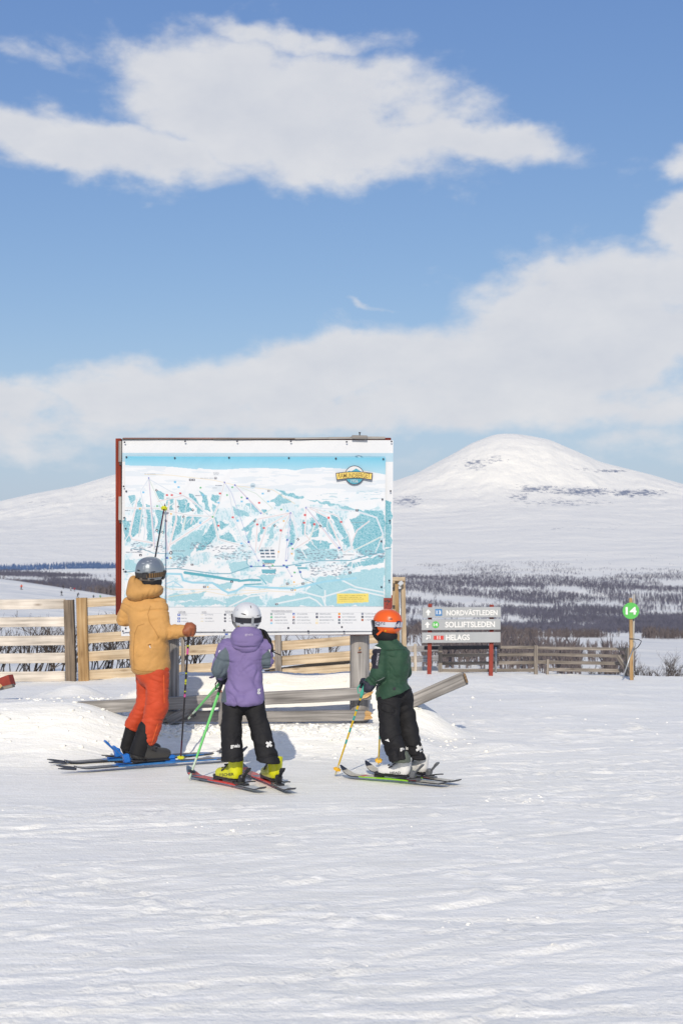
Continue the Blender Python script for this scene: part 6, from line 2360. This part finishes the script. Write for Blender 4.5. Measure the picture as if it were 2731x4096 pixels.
    print_on('strap_clip', V2, F2, *c.px(866, 288), 1 / 2.8, 1 / 2.8, 0, bv, mat('clip_grey', srgb(176, 180, 186, .66), .4, .2), he, .010)
    sdf_obj('neck_warmer', ell(c(790, 385, .03), (.075, .085, .06)), c(790, 385, .03) - .12, c(790, 385, .03) + .12, .008, BLACKC, root, it=1)
    # black mitten raised in front of the right shoulder, with its strap
    mw = [c(950, 400, .10), c(985, 440, .06), c(1025, 520, .05), c(1040, 580, .10)]
    mf = union([cone(mw[0], mw[1], .020, .034), cone(mw[1], mw[2], .036, .04), cone(mw[2], mw[3], .04, .04), cone(c(985, 455, .08), c(945, 425, .13), .02, .014), cone(c(1000, 430, .11), c(960, 395, .16), .018, .015), cone(c(1010, 440, .13), c(985, 400, .18), .018, .014)], .012)
    gv = sdf_obj('mitten', mf, np.min(mw, 0) - .08, np.max(mw, 0) + .12, .006, BLACKC, root, it=1)
    tube_obj('mitten_strap', [c(985, 405, .03), c(1030, 450, .0), c(1058, 520, -.03), c(1082, 590, -.03), c(1098, 638, -.03)], [.008, .014, .015, .013, .009], BLACKC, gv, 8)
    tube_obj('mitten_cord', [c(1096, 636, -.03), c(1125, 650, -.03), c(1185, 674, -.02)], .004, BLACKC, gv, 6)
    # left glove and both poles held together
    hnd = c(545, 935, .14)
    DG = mat('navy_glove', (.016, .018, .035), .7, var=.2, bump=.2)
    tip2 = gp(757, 3118)
    fist(root, 'glove', hnd, hnd - tip2, np.array([-.4, -.6, .4]), DG, .9, cuff=J['lwr'])
    tube_obj('cuff_strap', [c(388, 925, .0), c(410, 922, -.02), c(440, 912, -.03)], [.006, .009, .008], mat('violet_strap', (.05, .035, .10), .7), root, 6)
    GM = [mat('pole_mint', srgb(132, 232, 136, .72), .35), mat('pole_green', srgb(20, 156, 60, .7), .35), mat('pole_white', srgb(214, 236, 216, .72), .35)]
    pole('mint green ski pole planted in front of the red and grey ski tip', tip2, hnd, .03, .0125, [(0, .22, 2), (.22, .84, 0), (.84, 1, 1)], GM, BLACKP, BLACKP, basket_at=.075)
    tip1 = c(148, 1390, .92)
    pole('mint green ski pole swung out with its tip in the air before the beams', tip1, hnd + np.array([.02, .03, .02]), .03, .0125, [(0, .22, 2), (.22, .80, 0), (.80, 1, 1)], GM, BLACKP, BLACKP, basket_at=.12, strap=False)
    # boots and skis
    YEL = plastic('yellow_shell', (226, 226, 30), .3, .72, .03)
    t1, e1_ = gp(750, 3106), gp(1052, 3170)
    t2, e2_ = gp(965, 3088), gp(1168, 3174)
    d1 = t1 - e1_; d1[2] = 0; d1 /= np.linalg.norm(d1)
    d2 = t2 - e2_; d2[2] = 0; d2 /= np.linalg.norm(d2)
    h1 = e1_ + d1 * ((gp(954, 3146) - e1_) @ d1)
    h2 = e2_ + d2 * ((gp(1092, 3146) - e2_) @ d2)
    zS = .02
    BK = plastic('navy_buckle', (30, 32, 56), .4, .6)
    b1 = boot(root, (*h1[:2], zS + .02), d1, .93, [YEL, BLACKP, BK], -.045, .205)
    boot(root, (*h2[:2], zS + .02), d2, .93, [YEL, BLACKP, BK], -.045, .205)
    V2, F2 = text_mesh('FISCHER', .02)
    print_on('boot_lettering', V2, F2, *c.px(578, 2012), 44 / 2.8, 44 / 2.8, -4, bvh_of([b1]), BK, b1, .002)
    RS, GS, WS = mat('ski_red', srgb(222, 66, 58, .68), .35, var=.1), mat('ski_slate', srgb(96, 116, 140, .62), .35, var=.45, vscale=18), mat('ski_pale', srgb(206, 210, 214, .7), .4, var=.1)
    EB = mat('ski_edge_dark', (.035, .035, .045), .35)
    zn = [(0, .28, 2), (.28, .60, 0), (.60, .66, 1), (.66, .84, 0), (.84, .88, 1), (.88, .94, 0), (.94, 1, 1)]
    wid = (.105, .068, .09)
    WB = mat('binding_white', srgb(220, 222, 224, .7), .4)
    ski('ski', 'short red and slate ski whose tip lies left of the yellow boots', e1_, t1, .012, wid, [RS, GS, WS], zn, EB, h1, .93, BLACKP, BLACKP, False, .07, side=(.3, .66, 0))
    ski('ski', 'short red and slate ski under the right yellow boot', e2_, t2 + d2 * .05, .012, wid, [RS, GS, WS], zn, EB, h2, .93, BLACKP, BLACKP, False, .07, side=(.3, .66, 0))


build_purple()


# ------------------------------------------------------------------ the child in green
def build_green():
    c = Crop(1280, 2400, 2.529, 10.67)
    root = thing('person', gp(1620, 3115), 'child in a dark green jacket and orange helmet facing left', 'person', 'skiers at the map board')
    GRN = cloth('green_shell', (52, 92, 70), .52)
    NAV = cloth('navy_patch', (44, 42, 60), .5)
    J = dict(neck=c(680, 420), pelvis=c(745, 930), lsh=c(612, 530, -.07), lel=c(588, 755, -.10), lwr=c(500, 845, -.08), rsh=c(835, 540, .08), rel=c(850, 740, .12), rwr=c(640, 850, .28),
             lhip=c(690, 960, -.06), lkn=c(705, 1340, -.12), lan=c(800, 1680, -.22), rhip=c(825, 950, .05), rkn=c(895, 1320, .02), ran=c(980, 1660, -.06))
    Rm = head_frame(math.radians(-54), math.radians(2), 0)
    hc = c(682, 228)
    body_mesh(root, J, hc, Rm, .92)
    tor = sections(c.rows([(1020, 566, 800, .165, 0), (985, 562, 860, .175, 0), (940, 566, 920, .18, 0), (900, 570, 915, .178, 0), (860, 580, 892, .155, 0), (815, 605, 878, .122, 0), (770, 620, 890, .128, 0), (700, 625, 905, .14, 0), (620, 610, 908, .14, 0), (540, 585, 903, .13, 0),
                           (500, 575, 880, .115, 0), (460, 580, 840, .10, 0), (425, 590, 795, .085, 0), (395, 575, 775, .078, 0), (372, 585, 765, .072, 0)]), 2.3)
    arms = [cone(J['lsh'], J['lel'], .076, .066), cone(J['lel'], J['lwr'], .062, .05), cone(J['rsh'], J['rel'], .066, .06), cone(J['rel'], J['rwr'], .056, .046)]
    f = union([tor, union(arms[:2], .02), union(arms[2:], .02)], .024)
    a0, a1 = c(585, 1012), c(915, 888)
    nn = np.array([-(a1 - a0)[2], 0, (a1 - a0)[0]]); nn /= np.linalg.norm(nn)
    f = cut(f, lambda P: -((P - a0) @ nn))
    bones = [(c(600, 800), c(860, 560), .015, 13, .5), (c(590, 850), c(890, 800), 0.0063, 22, 1.0), (J['lsh'], J['lel'], .006*2, 16, .35), (J['lel'], J['lwr'], .008*2, 19, .35), (J['rsh'], J['rel'], .007*2, 17, .35)]
    pat = [(520, 500), (560, 490), (615, 493), (605, 560), (583, 697), (495, 690), (498, 560)]
    ref = [(505, 515), (530, 470), (560, 465), (618, 490), (615, 494), (560, 492), (520, 503)]

    def fm(C):
        q = c.back(proj(C))
        arm = np.linalg.norm(C[:, None] - np.array([J['lsh'], J['lel']])[None], axis=2).min(1) < .2
        r = (in_poly(q, pat) & arm).astype(int)
        r[in_poly(q, ref) & arm] = 2
        return r
    A = np.array([c(420, 1020, -.22), c(950, 360, .35), c(420, 1020, .25)])
    jk = sdf_obj('jacket', f, A.min(0) - .03, A.max(0) + .03, .006, [GRN, NAV, WHITEP], root, bones, 43, 2, fm)
    bv = bvh_of([jk])
    V2, F2 = text_mesh('SUPERDRY', .01)
    print_on('sleeve_lettering', V2, F2, *c.px(580, 600), 27 / 2.529, 26 / 2.529, 98, bv, mat('pale_print', srgb(206, 204, 212, .66), .7), jk, .003)
    V2, F2 = quad_fig([(-14, -14), (10, -16), (16, 8), (0, 16), (-14, 6)])
    print_on('hem_tag', V2, F2, *c.px(750, 895), 1 / 2.529, 1 / 2.529, 0, bv, BLACKP, jk, .004)
    n = 10
    V2 = [(560 + 90 * i / n, -(822 - 40 * (i / n) ** 1.5) + s_) for i in range(n + 1) for s_ in (-4, 4)]
    print_on('sleeve_piping', np.array(V2), [(2 * i, 2 * i + 2, 2 * i + 3, 2 * i + 1) for i in range(n)], 1280, 2400, 1 / 2.529, 1 / 2.529, 0, bv, mat('grey_piping', srgb(150, 160, 158, .6), .6), jk, .003)
    V2 = [(668 + 190 * i / n, -(508 - 6 * (i / n)) + s_) for i in range(n + 1) for s_ in (-2.5, 2.5)]
    print_on('yoke_seam', np.array(V2), [(2 * i, 2 * i + 2, 2 * i + 3, 2 * i + 1) for i in range(n)], 1280, 2400, 1 / 2.529, 1 / 2.529, 0, bv, mat('seam_green', srgb(34, 62, 46, .5), .9), jk, .002)
    # trousers
    la, ra_ = c(798, 1640, -.22), c(985, 1630, -.05)
    tf = union([cone(c(720, 950), c(790, 940), .105, .105), union([cone(J['lhip'], J['lkn'], .094, .082), cone(J['lkn'], la, .082, .082)], .03), union([cone(J['rhip'], J['rkn'], .09, .074), cone(J['rkn'], ra_, .078, .072)], .03)], .022)
    tfc = cut(tf, lambda P: (P - a0 - np.array([0, 0, .03])) @ nn, lambda P: np.where(P[:, 1] < 10.54, c(800, 1612, -.22)[2] + .2 * (P[:, 0] - c(800, 0)[0]) - P[:, 2], c(980, 1612, -.05)[2] - P[:, 2]))
    tb = [(J['lhip'] + SL, J['lkn'] - SL, .012, 13, .5), (J['lkn'] - SL, la + SL, .016, 14, .45), (J['rhip'] - SL, J['rkn'] + SL, .012, 13, .5), (J['rkn'] + SL, ra_ - SL, .016, 14, .45)]
    A = np.array([c(550, 1690, -.36), c(1100, 870, .25)])
    tr = sdf_obj('trousers', tfc, A.min(0) - .03, A.max(0) + .03, .006, BLACKC, root, tb, 53, 2)
    bv = bvh_of([tr])
    V2, F2 = text_mesh('gneis', .03)
    keepw = 44
    print_on('leg_lettering', V2, F2, *c.px(848, 1507), 40 / 2.529, 48 / 2.529, -5, bv, WHITEP, tr, .010)
    V2, F2 = cross_fig()
    print_on('leg_cross_patch', V2, F2, *c.px(1002, 1503), 32 / 2.529, 32 / 2.529, 12, bv, WHITEP, tr, .010)
    V2, F2 = quad_fig([(-28, 2), (8, 18), (22, -16), (4, -8), (-10, -2)])
    print_on('knee_patch', V2, F2, *c.px(680, 1422), 1 / 2.529, 1 / 2.529, 0, bv, WHITEP, tr, .010)
    gt = cut(cone(c(822, 1605, -.2), c(832, 1640, -.2), .074, .07), half(c(835, 1640, -.2), (0, 0, -1)))
    sdf_obj('gaiter', gt, c(822, 1640, -.22) - .13, c(822, 1640, -.22) + .13, .006, cloth('grey_gaiter', (112, 122, 110), .55), root, [(c(760, 1640, -.22), c(890, 1630, -.22), 0.0084, 22, .5)], 9, 1)
    # helmet
    OR = mat('orange_helmet', srgb(246, 104, 34, .72), .32, var=.03, vscale=12, spec=.45)
    ST = [mat('strap_pearl', srgb(214, 216, 226, .7), .6)]
    he = helmet(root, hc, Rm, (.108, .122, .112), OR, ST, -.012, .021, 0.0)
    bv = bvh_of([he])
    E = ellipse_fig()
    for (x, y, w, h, r) in ((708, 192, 26, 6, 0), (695, 272, 22, 6, 6)):
        print_on('vent', E[0], E[1], *c.px(x, y), w / 2.529, h / 2.529, r, bv, BLACKP, he, .002)
    print_on('yellow_badge', E[0], E[1], *c.px(659, 312), 10 / 2.529, 10 / 2.529, 0, bv, mat('badge_amber', srgb(250, 176, 40, .75), .5), he, .003)
    NV = mat('strap_print_navy', (.025, .02, .07), .6)
    bvs = bvh_of([o for o in he.children if o.name.startswith('goggle_strap')])
    V2, F2 = text_mesh('EQPE', .01)
    print_on('strap_lettering', V2, F2, *c.px(598, 238), 52 / 2.529, 50 / 2.529, -6, bvs, NV, he, .003, D=10.55)
    # strap clip: a slanted open frame
    fr = [(-46, -36), (-8, 38), (20, 38), (22, -28), (-46, -44), (-24, -26), (2, 26), (12, 26), (12, -20), (-24, -26)]
    V2 = np.array([(-48, -42), (-12, 40), (22, 40), (22, -34), (-24, -24), (2, 26), (11, 26), (11, -18)], float)
    print_on('strap_clip', V2, [(0, 1, 5, 4), (1, 2, 6, 5), (2, 3, 7, 6), (3, 0, 4, 7)], *c.px(792, 252), 1 / 2.529, 1 / 2.529, 0, bv, NV, he, .011, D=10.6)
    nwk = sdf_obj('neck_warmer', union([ell(c(672, 365, .0), (.092, .095, .07)), ell(c(640, 330, .02), (.09, .085, .06)), ell(c(585, 310, .03), (.045, .06, .06))], .03), c(640, 335, .03) - .15, c(640, 335, .03) + .15, .008, BLACKC, root, it=1)
    print_on('chin_strap', *quad_fig([(-36, -30), (-20, -42), (40, 14), (22, 28)]), *c.px(602, 318), 1 / 2.529, 1 / 2.529, 0, bvh_of([he, nwk]), OR, he, .006, D=10.6)
    # hands and poles
    DG = mat('navy_glove', (.016, .018, .035), .7, var=.2, bump=.2)
    hL = c(452, 862, -.08)
    tip1 = gp(1340, 3102)
    fist(root, 'glove', hL, hL - tip1, np.array([.75, -.6, .1]), DG, 1.0, cuff=c(515, 850, -.08))
    hR = c(622, 905, .30)
    tip2 = gp(1513, 3062)
    fist(root, 'glove', hR, hR - tip2, np.array([.6, -.5, .1]), DG, 1.0, cuff=J['rwr'])
    YM = [mat('pole_sun_yellow', srgb(236, 198, 40, .72), .35), mat('pole_teal', srgb(64, 184, 172, .66), .35), mat('pole_black', (.016, .016, .022), .35), mat('pole_cream', srgb(230, 220, 170, .7), .35)]
    TE = mat('teal_grip', srgb(84, 202, 176, .66), .5)
    BY = mat('basket_sun_yellow', srgb(244, 186, 36, .75), .5)
    bands = [(0, .12, 3), (.12, .36, 0), (.36, .41, 1), (.41, .49, 0), (.49, .54, 1), (.54, .62, 0), (.62, .67, 1), (.67, .72, 0), (.72, .74, 1), (.74, .78, 0), (.78, .84, 2), (.84, .88, 0), (.88, .91, 1), (.91, 1, 0)]
    pole('yellow and teal ski pole held in the left glove of the green jacket', tip1, hL, .05, .0095, bands, YM, TE, BY, TE, basket_at=.065)
    pole('yellow and teal ski pole half hidden behind the black trousers of the green jacket', tip2, hR, .04, .0095, bands, YM, TE, BY, TE, basket_at=.065)
    # boots and skis
    WHB = plastic('white_shell', (228, 228, 226), .3, .84, .03)
    t1, e1_ = gp(1362, 3106), gp(1792, 3146)
    t2, e2_ = gp(1462, 3088), gp(1834, 3139)
    d1 = t1 - e1_; d1[2] = 0; d1 /= np.linalg.norm(d1)
    d2 = t2 - e2_; d2[2] = 0; d2 /= np.linalg.norm(d2)
    h1 = e1_ + d1 * ((gp(1625, 3128) - e1_) @ d1)
    h2 = e2_ + d2 * ((gp(1694, 3118) - e2_) @ d2)
    b1 = boot(root, (*h1[:2], .04), d1, .88, [WHB, BLACKP, plastic('dark_buckle', (70, 72, 80), .4, .6)], -.05, .17)
    boot(root, (*h2[:2], .04), d2, .88, [WHB, BLACKP, MATS['dark_buckle']], -.05, .185)
    V2, F2 = text_mesh('HEAD', .02)
    print_on('boot_lettering', V2, F2, *c.px(760, 1748), 42 / 2.529, 34 / 2.529, 0, bvh_of([b1]), MATS['navy_buckle'], b1, .002)
    PS, LS, RSK, BS = mat('ski_ivory', srgb(214, 208, 190, .7), .35, var=.2, vscale=24), mat('ski_lime', srgb(150, 214, 40, .68), .35), mat('ski_coral', srgb(226, 72, 60, .68), .35), mat('ski_black_tip', (.02, .02, .024), .35)
    LE = mat('ski_edge_lime', srgb(128, 196, 40, .6), .4)
    zn = [(0, .06, 3), (.06, .28, 0), (.28, .36, 2), (.36, .5, 3), (.5, .64, 1), (.64, .74, 0), (.74, .80, 2), (.80, .955, 0), (.955, 1, 3)]
    wid = (.112, .07, .095)
    GB = plastic('grey_binding', (120, 124, 130), .4, .6)
    ski('ski', 'short ivory and lime ski under the near white boot', e1_, t1, .012, wid, [PS, LS, RSK, BS], zn, BS, h1, .88, BLACKP, GB, False, .075, side=(.34, .8, 1))
    ski('ski', 'short ivory and lime ski under the far white boot', e2_, t2, .012, wid, [PS, LS, RSK, BS], zn, BS, h2, .88, BLACKP, GB, False, .075, side=(.34, .8, 1))


build_green()

# ------------------------------------------------------------------ tiny skiers on the far piste
def far_skier(px, py, D, h, col, label, lean=0.0):
    X, Y, Z = [float(v) for v in land(px, D)]
    t = thing('person', (X, Y, Z), label, 'person', 'distant skiers on the left piste')
    V, Fc = [], []

    def add(pts, rads, n=6):
        v, f = tube(pts, rads, n)
        k = len(V)
        V.extend(v); Fc.extend([tuple(i + k for i in q) for q in f])
    o = np.array([X, Y, Z])
    S = h / 1.75
    add([o + np.array([-.14, 0, .05]) * S, o + np.array([-.1, 0, .5]) * S, o + np.array([-.08 + lean * .4, 0, .9]) * S], [.07 * S, .09 * S, .1 * S])
    add([o + np.array([.2, 0, .05]) * S, o + np.array([.16, 0, .5]) * S, o + np.array([.08 + lean * .4, 0, .9]) * S], [.07 * S, .09 * S, .1 * S])
    a = len(Fc)
    add([o + np.array([lean * .4, 0, .85]) * S, o + np.array([lean * .7, 0, 1.2]) * S, o + np.array([lean, 0, 1.45]) * S, o + np.array([lean * 1.05, 0, 1.55]) * S], [.17 * S, .22 * S, .2 * S, .06 * S])
    for sg in (-1, 1):
        add([o + np.array([lean + sg * .2, 0, 1.4]) * S, o + np.array([lean * .7 + sg * .34, -.1, 1.1]) * S, o + np.array([lean * .7 + sg * .3, -.25, .95]) * S], [.08 * S, .07 * S, .05 * S])
    b = len(Fc)
    add([o + np.array([lean * 1.1, 0, 1.5]) * S, o + np.array([lean * 1.1, 0, 1.58]) * S, o + np.array([lean * 1.1, 0, 1.70]) * S, o + np.array([lean * 1.1, 0, 1.76]) * S], [.06 * S, .12 * S, .12 * S, .05 * S])
    fm = [0] * a + [1] * (b - a) + [2] * (len(Fc) - b)
    mesh_obj('body', V, Fc, [BLACKC, col, BLACKP], t, None, True, fm)
    sv, sf = [], []
    for sg in (-.14, .2):
        v, f = tube([o + np.array([sg - .5, .3, .03]) * S, o + np.array([sg + .5, -.3, .03]) * S], .06 * S, 4)
        sf += [tuple(i + len(sv) for i in q) for q in f]; sv += v
    mesh_obj('skis', sv, sf, BLACKP, t)


fo, fd, fr2, fw, fg = mat('far_orange', srgb(236, 96, 60, .7), .8), mat('far_dark', (.03, .03, .04), .8), mat('far_red', srgb(214, 50, 60, .7), .8), mat('far_white', srgb(220, 214, 214, .7), .8), mat('far_green', srgb(90, 170, 80, .66), .8)
for px, py, D, h, col, lab, ln in ((86, 2362, 470, 2.0, fo, 'tiny distant skier in orange on the left piste', .1), (247, 2370, 440, 1.7, fd, 'tiny dark distant skier upright on the left piste', .0), (311, 2378, 430, 1.7, fd, 'tiny dark distant skier leaning over just above the gate post gap', .3),
                                   (284, 2355, 540, 1.6, fw, 'tiny distant skier in white beside one in red', .0), (298, 2358, 540, 1.6, fr2, 'tiny distant skier in red on the left piste', .2), (375, 2380, 430, 1.5, fd, 'tiny dark distant skier nearest the red frame', .0), (402, 2372, 450, 1.5, fg, 'tiny distant skier in green near the scrub trees', .0),
                                   (254, 2350, 560, 1.5, fd, 'tiny dark distant skier at the far edge of the left piste', .0)):
    far_skier(px, py, D, h, col, lab, ln)
